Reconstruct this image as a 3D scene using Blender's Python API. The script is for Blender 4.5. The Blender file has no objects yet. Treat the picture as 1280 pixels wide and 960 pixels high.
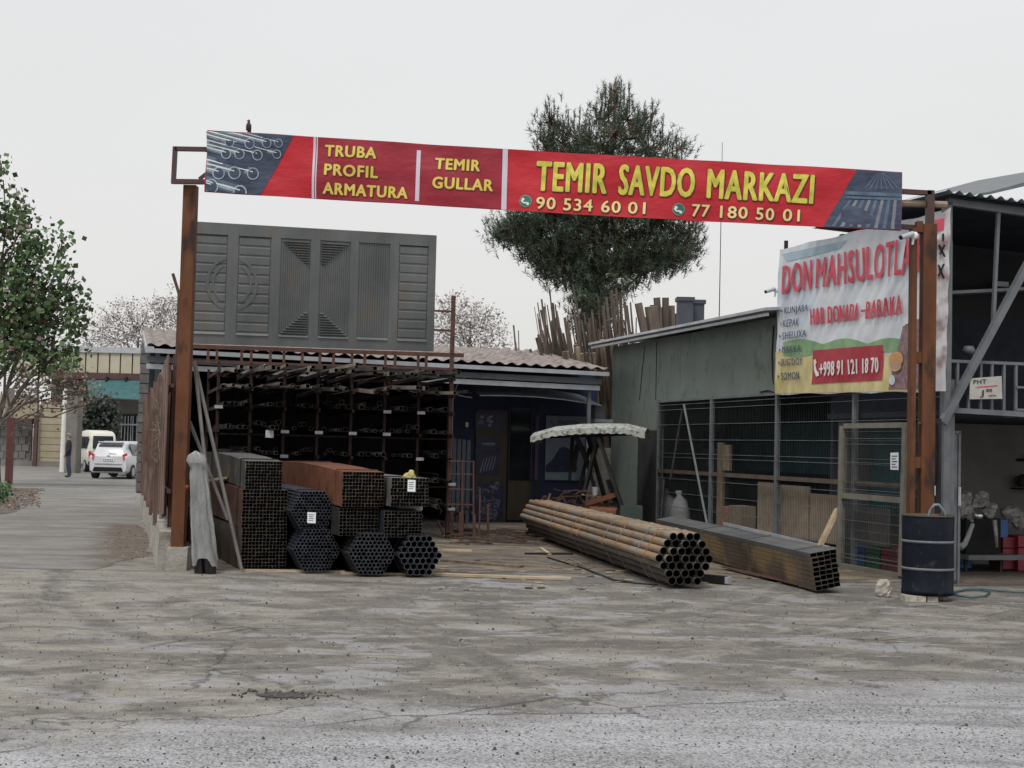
import bpy, math, random
from mathutils import Matrix, Vector
R = math.radians
sc = bpy.context.scene
# ------------------------------------------------------------------ camera
F = 1700.0; CX = 640.0; CY = 480.0; EYE = 1.7
PITCH = R(2.63); ROLL = 0.024
CR = Matrix.Rotation(R(90) + PITCH, 3, 'X') @ Matrix.Rotation(ROLL, 3, 'Z')
cam = bpy.data.cameras.new('camera'); cam.sensor_width = 36; cam.lens = F / 1280 * 36
cam.clip_start = 0.2; cam.clip_end = 3000
camo = bpy.data.objects.new('camera', cam); sc.collection.objects.link(camo)
camo.matrix_world = Matrix.Translation((0, 0, EYE)) @ CR.to_4x4()
sc.camera = camo
# ------------------------------------------------------------------ light: overcast day
SUN_EL, SUN_ROT = R(58), R(200)
w = bpy.data.worlds.new('World'); sc.world = w; w.use_nodes = True
nt = w.node_tree; nt.nodes.clear()
out = nt.nodes.new('ShaderNodeOutputWorld')
sky = nt.nodes.new('ShaderNodeTexSky'); sky.sky_type = 'NISHITA'; sky.sun_disc = False
sky.sun_elevation = SUN_EL; sky.sun_rotation = SUN_ROT; sky.dust_density = 4; sky.air_density = 1.5
b1 = nt.nodes.new('ShaderNodeBackground'); b1.inputs[1].default_value = 0.012
nt.links.new(sky.outputs[0], b1.inputs[0])
b2 = nt.nodes.new('ShaderNodeBackground'); b2.inputs[1].default_value = 1.0
tc = nt.nodes.new('ShaderNodeTexCoord'); sp = nt.nodes.new('ShaderNodeSeparateXYZ')
nt.links.new(tc.outputs['Generated'], sp.inputs[0])
cr = nt.nodes.new('ShaderNodeValToRGB')
cr.color_ramp.elements[0].position = 0.0; cr.color_ramp.elements[0].color = (0.625, 0.62, 0.61, 1)
cr.color_ramp.elements[1].position = 0.9; cr.color_ramp.elements[1].color = (0.74, 0.74, 0.745, 1)
nt.links.new(sp.outputs[2], cr.inputs[0])
nz = nt.nodes.new('ShaderNodeTexNoise'); nz.inputs['Scale'].default_value = 2.2; nz.inputs['Detail'].default_value = 4
mpn = nt.nodes.new('ShaderNodeMapping'); mpn.inputs['Scale'].default_value = (1, 1, 3)
nt.links.new(tc.outputs['Generated'], mpn.inputs[0]); nt.links.new(mpn.outputs[0], nz.inputs[0])
mr = nt.nodes.new('ShaderNodeMapRange'); mr.inputs[3].default_value = 0.93; mr.inputs[4].default_value = 1.05
nt.links.new(nz.outputs[0], mr.inputs[0])
vm = nt.nodes.new('ShaderNodeVectorMath'); vm.operation = 'SCALE'
nt.links.new(cr.outputs[0], vm.inputs[0]); nt.links.new(mr.outputs[0], vm.inputs['Scale'])
nt.links.new(vm.outputs[0], b2.inputs[0])
ad = nt.nodes.new('ShaderNodeAddShader'); nt.links.new(b1.outputs[0], ad.inputs[0]); nt.links.new(b2.outputs[0], ad.inputs[1])
nt.links.new(ad.outputs[0], out.inputs[0])
sl = bpy.data.lights.new('sun', 'SUN'); sl.energy = 1.5; sl.angle = R(14); sl.color = (1, 0.97, 0.93)
so = bpy.data.objects.new('sun', sl); sc.collection.objects.link(so)
# the sky's sun_rotation is measured clockwise from +Y
sdir = Vector((math.sin(SUN_ROT) * math.cos(SUN_EL), math.cos(SUN_ROT) * math.cos(SUN_EL), math.sin(SUN_EL)))
so.rotation_euler = sdir.to_track_quat('Z', 'Y').to_euler(); so.location = (0, 0, 30)
vs = sc.view_settings; vs.view_transform = 'Standard'; vs.look = 'None'; vs.exposure = 0.22; vs.gamma = 1.0
vs.use_curve_mapping = False
sc.cycles.use_denoising = True
sc.cycles.max_bounces = 6; sc.cycles.transparent_max_bounces = 12
# ------------------------------------------------------------------ places: turn a measured direction into a point of the place
EYEP = Vector((0, 0, EYE))
def ray(px, py): return CR @ Vector(((px - CX) / F, -(py - CY) / F, -1))
def G(px, py, z=0.0):
    d = ray(px, py); return EYEP + d * ((z - EYE) / d.z)
def PY(px, py, Y):
    d = ray(px, py); return EYEP + d * (Y / d.y)
def PL(px, py, p0, n):
    d = ray(px, py); return EYEP + d * ((p0 - EYEP).dot(n) / d.dot(n))
# yard frame: u along the street, v back into the yard
YM = Matrix.Translation((-4.33, 17.6, 0)) @ Matrix.Rotation(R(16), 4, 'Z'); YI = YM.inverted()
def yw(u, v, z=0.0): return YM @ Vector((u, v, z))
_co = YI @ EYEP
def YU(px, py, u0):
    d = YI.to_3x3() @ ray(px, py); return _co + d * ((u0 - _co.x) / d.x)
def YV(px, py, v0):
    d = YI.to_3x3() @ ray(px, py); return _co + d * ((v0 - _co.y) / d.y)
# ------------------------------------------------------------------ meshes
class MB:
    def __init__(s, T=None): s.v = []; s.f = []; s.m = []; s.k = 0; s.T = T
    def add(s, vs, fs):
        o = len(s.v)
        for p in vs:
            p = Vector(p); s.v.append(s.T @ p if s.T is not None else p)
        for f in fs: s.f.append([i + o for i in f]); s.m.append(s.k)
    def box(s, x0, x1, y0, y1, z0, z1):
        s.add([(x0,y0,z0),(x1,y0,z0),(x1,y1,z0),(x0,y1,z0),(x0,y0,z1),(x1,y0,z1),(x1,y1,z1),(x0,y1,z1)],
              [(0,3,2,1),(4,5,6,7),(0,1,5,4),(1,2,6,5),(2,3,7,6),(3,0,4,7)])
    def beam(s, p, q, w, h=None, up=(0, 0, 1)):
        p = Vector(p); q = Vector(q); h = h or w; d = (q - p).normalized(); up = Vector(up)
        if abs(d.dot(up)) > 0.98: up = Vector((0, 1, 0)) if abs(d.y) < 0.9 else Vector((1, 0, 0))
        a = d.cross(up).normalized() * w / 2; b = a.normalized().cross(d).normalized() * h / 2
        s.add([p-a-b, p+a-b, p+a+b, p-a+b, q-a-b, q+a-b, q+a+b, q-a+b],
              [(0,3,2,1),(4,5,6,7),(0,1,5,4),(1,2,6,5),(2,3,7,6),(3,0,4,7)])
    def tube(s, p, q, r, r2=None, n=8, caps=True):
        s.path([p, q], [r, r if r2 is None else r2], n, caps)
    def path(s, pts, rs, n=6, caps=True):
        pts = [Vector(p) for p in pts]
        if not hasattr(rs, '__len__'): rs = [rs] * len(pts)
        vs = []; fs = []
        for i, p in enumerate(pts):
            d = (pts[min(i+1, len(pts)-1)] - pts[max(i-1, 0)]).normalized()
            up = Vector((0, 0, 1)) if abs(d.z) < 0.9 else Vector((0, 1, 0))
            a = d.cross(up).normalized(); b = a.cross(d)
            for k in range(n):
                t = 2 * math.pi * k / n; vs.append(p + (a * math.cos(t) + b * math.sin(t)) * rs[i])
        for i in range(len(pts) - 1):
            for k in range(n):
                fs.append((i*n+k, i*n+(k+1) % n, (i+1)*n+(k+1) % n, (i+1)*n+k))
        if caps:
            fs.append(tuple(range(n))[::-1]); fs.append(tuple((len(pts)-1)*n+k for k in range(n)))
        s.add(vs, fs)
    def hollow(s, pts, outp, inp):
        """open-ended profile: outer and inner outlines swept along pts"""
        pts = [Vector(p) for p in pts]; n = len(outp); vs = []; fs = []
        d = (pts[-1] - pts[0]).normalized(); a = d.cross(Vector((0, 0, 1))).normalized(); b = a.cross(d)
        m = len(pts)
        for p in pts:
            for (x, z) in outp: vs.append(p + a * x + b * z)
        for p in (pts[0], pts[0] + (pts[1]-pts[0]).normalized() * 0.7, pts[-1]):
            for (x, z) in inp: vs.append(p + a * x + b * z)
        o2 = m * n
        for i in range(m - 1):
            for k in range(n): fs.append((i*n+k, i*n+(k+1) % n, (i+1)*n+(k+1) % n, (i+1)*n+k))
        n0 = len(fs)
        for k in range(n):
            fs.append((k, o2+k, o2+(k+1) % n, (k+1) % n))
            fs.append(((m-1)*n+k, (m-1)*n+(k+1) % n, o2+2*n+(k+1) % n, o2+2*n+k))
        n1 = len(fs)
        for i in range(2):
            for k in range(n): fs.append((o2+i*n+k, o2+(i+1)*n+k, o2+(i+1)*n+(k+1) % n, o2+i*n+(k+1) % n))
        base = len(s.m); s.add(vs, fs)
        if s.k == 0:
            for q in range(base+n0, base+n1): s.m[q] = 1
            for q in range(base+n1, base+len(fs)): s.m[q] = 2
    def lathe(s, c, prof, n=24):
        c = Vector(c); vs = []; fs = []
        for (r, z) in prof:
            for k in range(n):
                t = 2*math.pi*k/n; vs.append(c + Vector((r*math.cos(t), r*math.sin(t), z)))
        for i in range(len(prof)-1):
            for k in range(n): fs.append((i*n+k, i*n+(k+1) % n, (i+1)*n+(k+1) % n, (i+1)*n+k))
        s.add(vs, fs)
    def prism(s, pts, d):
        """polygon pts extruded by vector d"""
        n = len(pts); pts = [Vector(p) for p in pts]; d = Vector(d)
        s.add(pts + [p + d for p in pts], [tuple(range(n))[::-1], tuple(range(n, 2*n))] +
              [(k, (k+1) % n, n+(k+1) % n, n+k) for k in range(n)])
    def grid(s, fn, nu, nv):
        vs = [fn(i/nu, j/nv) for j in range(nv+1) for i in range(nu+1)]
        fs = [(j*(nu+1)+i, j*(nu+1)+i+1, (j+1)*(nu+1)+i+1, (j+1)*(nu+1)+i) for j in range(nv) for i in range(nu)]
        s.add(vs, fs)
    def blob(s, c, r, rng, n=10, m=6, j=0.12):
        c = Vector(c); rx, ry, rz = r if hasattr(r, '__len__') else (r, r, r); vs = [c - Vector((0, 0, rz))]; fs = []
        for i in range(1, m):
            ph = math.pi * i / m
            for k in range(n):
                t = 2*math.pi*k/n; q = 1 + rng.uniform(-j, j)
                vs.append(c + Vector((rx*math.sin(ph)*math.cos(t)*q, ry*math.sin(ph)*math.sin(t)*q, -rz*math.cos(ph)*q)))
        vs.append(c + Vector((0, 0, rz)))
        for k in range(n): fs.append((0, 1+(k+1) % n, 1+k)); fs.append((len(vs)-1, 1+(m-2)*n+k, 1+(m-2)*n+(k+1) % n))
        for i in range(m-2):
            for k in range(n): fs.append((1+i*n+k, 1+i*n+(k+1) % n, 1+(i+1)*n+(k+1) % n, 1+(i+1)*n+k))
        s.add(vs, fs)
    def mesh(s, name, loc, mats, smooth=False):
        me = bpy.data.meshes.new(name); loc = Vector(loc)
        me.from_pydata([tuple(p - loc) for p in s.v], [], s.f)
        for m in (mats if isinstance(mats, (list, tuple)) else [mats]): me.materials.append(m)
        if any(s.m): me.polygons.foreach_set('material_index', s.m)
        if smooth: me.polygons.foreach_set('use_smooth', [True] * len(s.f))
        me.update(); return me
LOC = {}
def link(name, data, loc, parent=None):
    o = bpy.data.objects.new(name, data); sc.collection.objects.link(o)
    if parent is None: o.location = loc; LOC[o.name] = Vector(loc)
    else: o.parent = parent; LOC[o.name] = LOC[parent.name]
    return o
def tag(o, label=None, cat=None, group=None, kind=None):
    if label: o['label'] = label
    if cat: o['category'] = cat
    if group: o['group'] = group
    if kind: o['kind'] = kind
    return o
def thing(name, loc, label, cat, group=None):
    return tag(link(name, None, loc), label, cat, group)
def part(name, mb, mat, parent, smooth=False, label=None, kind=None):
    return tag(link(name, mb.mesh(name, LOC[parent.name], mat, smooth), None, parent), label, None, None, kind)
def solo(name, mb, mat, label, cat, group=None, loc=None, smooth=False, kind=None):
    if loc is None:
        xs = [p.x for p in mb.v]; ys = [p.y for p in mb.v]; zs = [p.z for p in mb.v]
        loc = ((min(xs)+max(xs))/2, (min(ys)+max(ys))/2, min(zs))
    return tag(link(name, mb.mesh(name, loc, mat, smooth), loc), label, cat, group, kind)
def struct(name, mb, mat, smooth=False):
    return tag(link(name, mb.mesh(name, (0, 0, 0), mat, smooth), (0, 0, 0)), kind='structure')
# ------------------------------------------------------------------ materials
def M(name, c1, c2=None, scale=4, rough=0.7, rough2=None, metal=0.0, bump=0.0, bscale=60, detail=6, st=(1, 1, 1),
      c3=None, scale3=14, t3=(0.55, 0.7), vary=0.0, lo=0.35, hi=0.65, alpha=1.0, spec=0.5, trans=0.0):
    m = bpy.data.materials.new(name); m.use_nodes = True; n = m.node_tree.nodes; L = m.node_tree.links
    p = n['Principled BSDF']; p.inputs['Metallic'].default_value = metal; p.inputs['Roughness'].default_value = rough
    p.inputs['Specular IOR Level'].default_value = spec
    if alpha < 1: p.inputs['Alpha'].default_value = alpha
    if trans: p.inputs['Transmission Weight'].default_value = trans
    tc = n.new('ShaderNodeTexCoord'); mp = n.new('ShaderNodeMapping'); mp.inputs['Scale'].default_value = st
    L.new(tc.outputs['Object'], mp.inputs[0])
    c2 = c2 or tuple(min(1, x * 1.25 + 0.01) for x in c1)
    ns = n.new('ShaderNodeTexNoise'); ns.inputs['Scale'].default_value = scale; ns.inputs['Detail'].default_value = detail
    ns.inputs['Roughness'].default_value = 0.6
    L.new(mp.outputs[0], ns.inputs['Vector'])
    cr = n.new('ShaderNodeValToRGB'); e = cr.color_ramp.elements
    e[0].position = lo; e[0].color = (*c1, 1); e[1].position = hi; e[1].color = (*c2, 1)
    L.new(ns.outputs[0], cr.inputs[0]); col = cr.outputs[0]
    if c3:
        n3 = n.new('ShaderNodeTexNoise'); n3.inputs['Scale'].default_value = scale3; n3.inputs['Detail'].default_value = 8
        L.new(mp.outputs[0], n3.inputs['Vector'])
        r3 = n.new('ShaderNodeMapRange'); r3.inputs[1].default_value = t3[0]; r3.inputs[2].default_value = t3[1]
        L.new(n3.outputs[0], r3.inputs[0])
        mx = n.new('ShaderNodeMix'); mx.data_type = 'RGBA'; mx.inputs[7].default_value = (*c3, 1)
        L.new(r3.outputs[0], mx.inputs[0]); L.new(col, mx.inputs[6]); col = mx.outputs[2]
    if vary:
        oi = n.new('ShaderNodeObjectInfo'); mr = n.new('ShaderNodeMapRange')
        mr.inputs[3].default_value = 1 - vary; mr.inputs[4].default_value = 1 + vary
        L.new(oi.outputs['Random'], mr.inputs[0])
        vm = n.new('ShaderNodeVectorMath'); vm.operation = 'SCALE'
        L.new(col, vm.inputs[0]); L.new(mr.outputs[0], vm.inputs['Scale']); col = vm.outputs[0]
    L.new(col, p.inputs['Base Color'])
    if rough2 is not None:
        rr = n.new('ShaderNodeMapRange'); rr.inputs[1].default_value = lo; rr.inputs[2].default_value = hi
        rr.inputs[3].default_value = rough; rr.inputs[4].default_value = rough2
        L.new(ns.outputs[0], rr.inputs[0]); L.new(rr.outputs[0], p.inputs['Roughness'])
    if bump:
        nb = n.new('ShaderNodeTexNoise'); nb.inputs['Scale'].default_value = bscale; nb.inputs['Detail'].default_value = 5
        L.new(mp.outputs[0], nb.inputs['Vector'])
        bp = n.new('ShaderNodeBump'); bp.inputs['Strength'].default_value = 1.0; bp.inputs['Distance'].default_value = bump
        L.new(nb.outputs[0], bp.inputs['Height']); L.new(bp.outputs[0], p.inputs['Normal'])
    return m
m_rustpost = M('rust_painted_steel', (0.095, 0.036, 0.016), (0.15, 0.06, 0.028), 3, 0.7, bump=0.004, bscale=20, c3=(0.035, 0.02, 0.017), scale3=5, t3=(.52, .66), spec=.25, st=(1, 1, 0.4))
m_rustdark = M('dark_rust_steel', (0.055, 0.026, 0.02), (0.11, 0.045, 0.03), 6, 0.7, bump=0.002)
m_maroon = M('maroon_painted_steel', (0.05, 0.022, 0.024), (0.07, 0.03, 0.03), 5, 0.55)
m_dsteel = M('dark_mill_steel', (0.016, 0.016, 0.018), (0.036, 0.033, 0.032), 5, 0.6, bump=0.001, spec=.25)
m_rim = M('cut_steel_edge', (0.055, 0.05, 0.044), (0.105, 0.095, 0.08), 9, 0.6, spec=.3)
m_rimb = M('blue_cut_steel_edge', (0.06, 0.068, 0.085), (0.11, 0.12, 0.145), 9, 0.55, spec=.3)
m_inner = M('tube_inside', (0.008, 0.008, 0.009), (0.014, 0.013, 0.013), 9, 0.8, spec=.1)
m_rackd = M('dark_rack_steel', (0.022, 0.014, 0.012), (0.05, 0.03, 0.024), 6, 0.7, spec=.25)  # darker steel for the rack's inner posts, arms and shelf rails
m_bsteel = M('blue_black_steel', (0.018, 0.022, 0.034), (0.035, 0.04, 0.055), 5, 0.5, spec=.3)
m_gsteel = M('grey_painted_steel', (0.1, 0.112, 0.125), (0.145, 0.155, 0.165), 4, 0.55)
m_galv = M('galvanised_steel', (0.34, 0.36, 0.39), (0.47, 0.49, 0.52), 3, 0.45, metal=0.2)
m_wire = M('galvanised_wire', (0.1, 0.115, 0.12), (0.16, 0.175, 0.18), 3, 0.6)
m_wire2 = M('dark_thin_wire', (0.03, 0.035, 0.036), (0.05, 0.056, 0.058), 3, 0.7, spec=.2)
m_conc = M('rough_concrete', (0.25, 0.23, 0.2), (0.4, 0.385, 0.35), 3, 0.9, bump=0.012, bscale=25, c3=(0.14, 0.125, 0.105), scale3=5)
m_block = M('grey_cement_block', (0.13, 0.13, 0.125), (0.2, 0.2, 0.19), 9, 0.95, bump=0.006, vary=0.14)
m_mortar = M('mortar', (0.1, 0.1, 0.095), (0.14, 0.14, 0.13), 9, 0.95)
m_fboard = M('rusty_fence_board', (0.105, 0.055, 0.04), (0.19, 0.13, 0.105), 5, 0.8, bump=0.004, st=(1, 1, 0.25), c3=(0.24, 0.2, 0.18), scale3=9, vary=0.25)
m_black = M('black', (0.008, 0.008, 0.009), (0.015, 0.015, 0.017), 4, 0.7, spec=.25)
m_tyre = M('tyre_rubber', (0.014, 0.014, 0.015), (0.022, 0.022, 0.022), 8, 0.8)
m_glass = M('dark_car_glass', (0.012, 0.015, 0.022), (0.02, 0.024, 0.03), 2, 0.08)
m_wcar = M('white_car_paint', (0.58, 0.59, 0.62), (0.64, 0.65, 0.68), 2, 0.25)
m_scar = M('silver_car_paint', (0.4, 0.43, 0.46), (0.45, 0.48, 0.5), 2, 0.28, metal=0.3)
m_cream = M('cream_van_paint', (0.62, 0.61, 0.54), (0.68, 0.67, 0.6), 2, 0.35)
m_red = M('red_lamp', (0.5, 0.03, 0.05), (0.6, 0.06, 0.08), 6, 0.2)
m_white = M('white_paint', (0.68, 0.68, 0.66), (0.78, 0.78, 0.76), 6, 0.6)
m_paper = M('white_paper', (0.72, 0.75, 0.8), (0.82, 0.84, 0.87), 8, 0.8)
m_ink = M('black_ink', (0.03, 0.03, 0.035), (0.06, 0.06, 0.065), 30, 0.7)
m_wood = M('weathered_wood', (0.16, 0.115, 0.08), (0.3, 0.235, 0.17), 7, 0.85, bump=0.004, st=(1, 1, 0.2), vary=0.3)
m_wood2 = M('fresh_board', (0.34, 0.26, 0.16), (0.5, 0.42, 0.29), 6, 0.8, bump=0.002, st=(0.4, 1, 1), vary=0.15)
m_logs = M('bleached_timber', (0.075, 0.057, 0.046), (0.17, 0.135, 0.108), 5, 0.9, bump=0.006, st=(1.5, 1.5, 0.15), vary=0.35)
m_green = M('green_grey_plaster', (0.13, 0.158, 0.14), (0.165, 0.195, 0.175), 1.2, 0.85, bump=0.01, bscale=5, c3=(0.1, 0.115, 0.098), scale3=5, t3=(.56, .74), st=(1, 1, 0.6))
m_teal = M('teal_sheet', (0.03, 0.1, 0.105), (0.05, 0.135, 0.14), 2, 0.7, c3=(.09, .13, .13), scale3=3, spec=.3)
m_navy = M('navy_barrel_paint', (0.005, 0.007, 0.014), (0.009, 0.012, 0.022), 5, 0.5, c3=(0.04, 0.038, 0.04), scale3=9, t3=(0.6, 0.75), spec=.15)
m_card = M('cardboard', (0.24, 0.19, 0.14), (0.33, 0.27, 0.2), 4, 0.9)
m_stone = M('pale_stone', (0.3, 0.275, 0.235), (0.46, 0.43, 0.38), 8, 0.9, bump=0.01, bscale=20)
m_tile = M('faded_roof_sheet', (0.17, 0.135, 0.125), (0.3, 0.265, 0.25), 3, 0.85, c3=(0.1, 0.085, 0.08), scale3=7, bump=0.003)
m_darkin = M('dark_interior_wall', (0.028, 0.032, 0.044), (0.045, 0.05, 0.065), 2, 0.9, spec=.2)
m_blue = M('deep_blue_cladding', (0.028, 0.038, 0.08), (0.04, 0.052, 0.1), 2, 0.7, spec=.25)
m_brownp = M('brown_door_panel', (0.05, 0.038, 0.028), (0.07, 0.054, 0.038), 5, 0.6, st=(1, 1, 0.3))
# ------------------------------------------------------------------ ground
def ground_mat(name, dry, damp, wetc, patch=0.9, wet=0.55, grain=60, bump=0.006, wr=0.28, speck=None, track=0.0, seed=0, soil=None):
    m = bpy.data.materials.new(name); m.use_nodes = True; n = m.node_tree.nodes; L = m.node_tree.links
    p = n['Principled BSDF']; tc = n.new('ShaderNodeTexCoord')
    def noise(s, d=6, st=(1, 1, 1), rot=0, off=0, ro=0.6):
        mp = n.new('ShaderNodeMapping'); mp.inputs['Scale'].default_value = st; mp.inputs['Rotation'].default_value = (0, 0, rot)
        mp.inputs['Location'].default_value = (off + seed, off, 0); L.new(tc.outputs['Object'], mp.inputs[0])
        x = n.new('ShaderNodeTexNoise'); x.inputs['Scale'].default_value = s; x.inputs['Detail'].default_value = d
        x.inputs['Roughness'].default_value = ro; L.new(mp.outputs[0], x.inputs['Vector']); return x.outputs[0]
    def rng(x, a, b, c=0.0, d=1.0):
        r = n.new('ShaderNodeMapRange'); r.inputs[1].default_value = a; r.inputs[2].default_value = b
        r.inputs[3].default_value = c; r.inputs[4].default_value = d; L.new(x, r.inputs[0]); return r.outputs[0]
    def mix(f, a, b):
        x = n.new('ShaderNodeMix'); x.data_type = 'RGBA'
        L.new(f, x.inputs[0])
        for s, v in ((6, a), (7, b)):
            if isinstance(v, tuple): x.inputs[s].default_value = (*v, 1)
            else: L.new(v, x.inputs[s])
        return x.outputs[2]
    def mul(a, b):
        x = n.new('ShaderNodeMath'); x.operation = 'MULTIPLY'; L.new(a, x.inputs[0])
        if isinstance(b, float): x.inputs[1].default_value = b
        else: L.new(b, x.inputs[1])
        return x.outputs[0]
    f1 = rng(noise(patch, 8, (0.75, 1.25, 1), ro=0.66), 0.43, 0.57)
    c = mix(f1, damp, dry)
    tr = rng(noise(1.0, 5, (0.22, 1.9, 1), rot=R(-24), off=7), 0.46, 0.6)
    c = mix(mul(tr, 0.55), c, tuple(x * 0.72 for x in damp))
    fw = rng(noise(patch * 0.8, 7, (0.55, 1.3, 1), off=31, ro=0.62), wet, wet + 0.07)
    c = mix(fw, c, wetc)
    g = noise(grain, 3, off=3, ro=0.7)
    c = mix(mul(rng(g, 0.35, 0.65), 0.35), c, tuple(x * 0.35 for x in damp))
    if speck:
        vo = n.new('ShaderNodeTexVoronoi'); vo.inputs['Scale'].default_value = speck; L.new(tc.outputs['Object'], vo.inputs['Vector'])
        vsep = n.new('ShaderNodeSeparateColor'); L.new(vo.outputs['Color'], vsep.inputs[0])
        c = mix(rng(vsep.outputs[0], 0.45, 0.75), c, tuple(min(1, x * 1.2) for x in dry))
        c = mix(rng(vsep.outputs[1], 0.86, 0.92), c, (0.07, 0.066, 0.066))
    if soil:
        sx = n.new('ShaderNodeSeparateXYZ'); L.new(tc.outputs['Object'], sx.inputs[0])
        def mth(op, a, b_):
            x = n.new('ShaderNodeMath'); x.operation = op
            for k_, v_ in ((0, a), (1, b_)):
                if isinstance(v_, (int, float)): x.inputs[k_].default_value = v_
                else: L.new(v_, x.inputs[k_])
            return x.outputs[0]
        dx, dy = mth('ADD', sx.outputs[0], 4.33), mth('SUBTRACT', sx.outputs[1], 17.6)
        U = mth('ADD', mth('MULTIPLY', dx, math.cos(R(16))), mth('MULTIPLY', dy, math.sin(R(16))))
        V = mth('ADD', mth('MULTIPLY', dx, -math.sin(R(16))), mth('MULTIPLY', dy, math.cos(R(16))))
        nn = mth('MULTIPLY', mth('SUBTRACT', noise(1.6, 8, off=44, ro=.7), .5), 1.6)
        s1 = mul(rng(mth('ADD', U, nn), -1.15, -.75), rng(mth('ADD', V, nn), 10.2, 9.2))
        c = mix(s1, c, mix(rng(noise(6, 6, off=8), .35, .65), tuple(x*.55 for x in soil), soil))
    L.new(c, p.inputs['Base Color'])
    L.new(rng(fw, 0, 1, 0.82, wr), p.inputs['Roughness'])
    bp = n.new('ShaderNodeBump'); bp.inputs['Distance'].default_value = bump; bp.inputs['Strength'].default_value = 1
    if speck:
        h = n.new('ShaderNodeMath'); h.operation = 'SUBTRACT'; h.inputs[0].default_value = 1; L.new(vo.outputs['Distance'], h.inputs[1]); hh = h.outputs[0]
    else: hh = g
    L.new(hh, bp.inputs['Height']); b2 = n.new('ShaderNodeBump'); b2.inputs['Distance'].default_value = 0.03
    b2.inputs['Strength'].default_value = 0.6
    L.new(noise(5, 6, off=11), b2.inputs['Height']); L.new(bp.outputs[0], b2.inputs['Normal'])
    L.new(b2.outputs[0], p.inputs['Normal'])
    return m
def yard_ground():
    """damp trodden yard that passes gradually into the coarse asphalt of the road"""
    m = bpy.data.materials.new('damp_yard_and_road'); m.use_nodes = True; n = m.node_tree.nodes; L = m.node_tree.links
    p = n['Principled BSDF']; tc = n.new('ShaderNodeTexCoord'); O = tc.outputs['Object']
    def noise(s, d=6, st=(1, 1, 1), rot=0, off=0, ro=0.6, dist=0.0, src=None):
        mp = n.new('ShaderNodeMapping'); mp.inputs['Scale'].default_value = st; mp.inputs['Rotation'].default_value = (0, 0, rot)
        mp.inputs['Location'].default_value = (off, off*.7, 0); L.new(src or O, mp.inputs[0])
        x = n.new('ShaderNodeTexNoise'); x.inputs['Scale'].default_value = s; x.inputs['Detail'].default_value = d
        x.inputs['Roughness'].default_value = ro; x.inputs['Distortion'].default_value = dist; L.new(mp.outputs[0], x.inputs['Vector']); return x.outputs[0]
    def rng(x, a, b, c=0.0, d=1.0):
        r = n.new('ShaderNodeMapRange'); r.inputs[1].default_value = a; r.inputs[2].default_value = b
        r.inputs[3].default_value = c; r.inputs[4].default_value = d; L.new(x, r.inputs[0]); return r.outputs[0]
    def mth(op, a, b):
        x = n.new('ShaderNodeMath'); x.operation = op
        for k, v in ((0, a), (1, b)):
            if isinstance(v, (int, float)): x.inputs[k].default_value = v
            else: L.new(v, x.inputs[k])
        return x.outputs[0]
    def mix(f, a, b):
        x = n.new('ShaderNodeMix'); x.data_type = 'RGBA'
        if isinstance(f, float): x.inputs[0].default_value = f
        else: L.new(f, x.inputs[0])
        for s_, v in ((6, a), (7, b)):
            if isinstance(v, tuple): x.inputs[s_].default_value = (*v, 1)
            else: L.new(v, x.inputs[s_])
        return x.outputs[2]
    sx = n.new('ShaderNodeSeparateXYZ'); L.new(O, sx.inputs[0]); X, Y = sx.outputs[0], sx.outputs[1]
    line = mth('SUBTRACT', mth('ADD', mth('MULTIPLY', X, .42), 9.15), Y)
    rag = mth('MULTIPLY', mth('SUBTRACT', noise(1.1, 7, (.8, 1.2, 1), off=3, ro=.62), .5), 3.2)
    d = mth('ADD', line, rag); road = rng(d, -.35, 1.0)
    # yard: dark damp base, pale dusty islands, tracks
    base = mix(rng(noise(.9, 6, off=2), .35, .65), (.1, .092, .083), (.16, .149, .135))
    big = rng(noise(.22, 3, (1, 1, 1), off=17), .4, .62)
    leftdry = rng(X, -1.0, -4.0, 0, .09); 
    dusty = noise(1.5, 11, (.85, 1.1, 1), rot=R(-18), off=5, ro=.68, dist=.6)
    dm = rng(mth('ADD', mth('ADD', dusty, leftdry), mth('MULTIPLY', big, .05)), .50, .62)
    c = mix(dm, base, mix(rng(noise(3, 5, off=9), .35, .65), (.235, .22, .187), (.31, .295, .258)))
    t1 = rng(noise(1.0, 6, (.16, 2.1, 1), rot=R(22), off=40, ro=.55, dist=.4), .54, .61)
    t2 = rng(noise(1.0, 6, (.14, 1.7, 1), rot=R(-33), off=60, ro=.55, dist=.5), .55, .62)
    c = mix(mth('MULTIPLY', t1, .5), c, (.1, .088, .078)); c = mix(mth('MULTIPLY', t2, .3), c, (.25, .236, .205))
    brk = rng(noise(2.2, 7, off=29, ro=.65), .4, .58)
    for cx_, cy_, r_, st_ in ((8, 20, 13.9, .8), (8, 20, 15.4, .8), (-9, 22, 14.9, .7), (-9, 22, 13.4, .7), (3, -14, 26.2, .55), (3, -14, 27.6, .55), (-20, 4, 19.5, .5), (-20, 4, 21, .5)):
        dd = mth('SQRT', mth('ADD', mth('POWER', mth('SUBTRACT', X, cx_), 2), mth('POWER', mth('SUBTRACT', Y, cy_), 2)), 0)
        dd = mth('ADD', dd, mth('MULTIPLY', mth('SUBTRACT', noise(.9, 3, off=cx_), .5), .5))
        ae = mth('ABSOLUTE', mth('SUBTRACT', dd, r_), 0)
        c = mix(mth('MULTIPLY', mth('MULTIPLY', rng(ae, .14, .09), brk), st_), c, (.092, .084, .076))
        c = mix(mth('MULTIPLY', mth('MULTIPLY', rng(mth('ABSOLUTE', mth('SUBTRACT', ae, .19), 0), .05, .02), brk), st_*.7), c, (.27, .257, .23))
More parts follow.
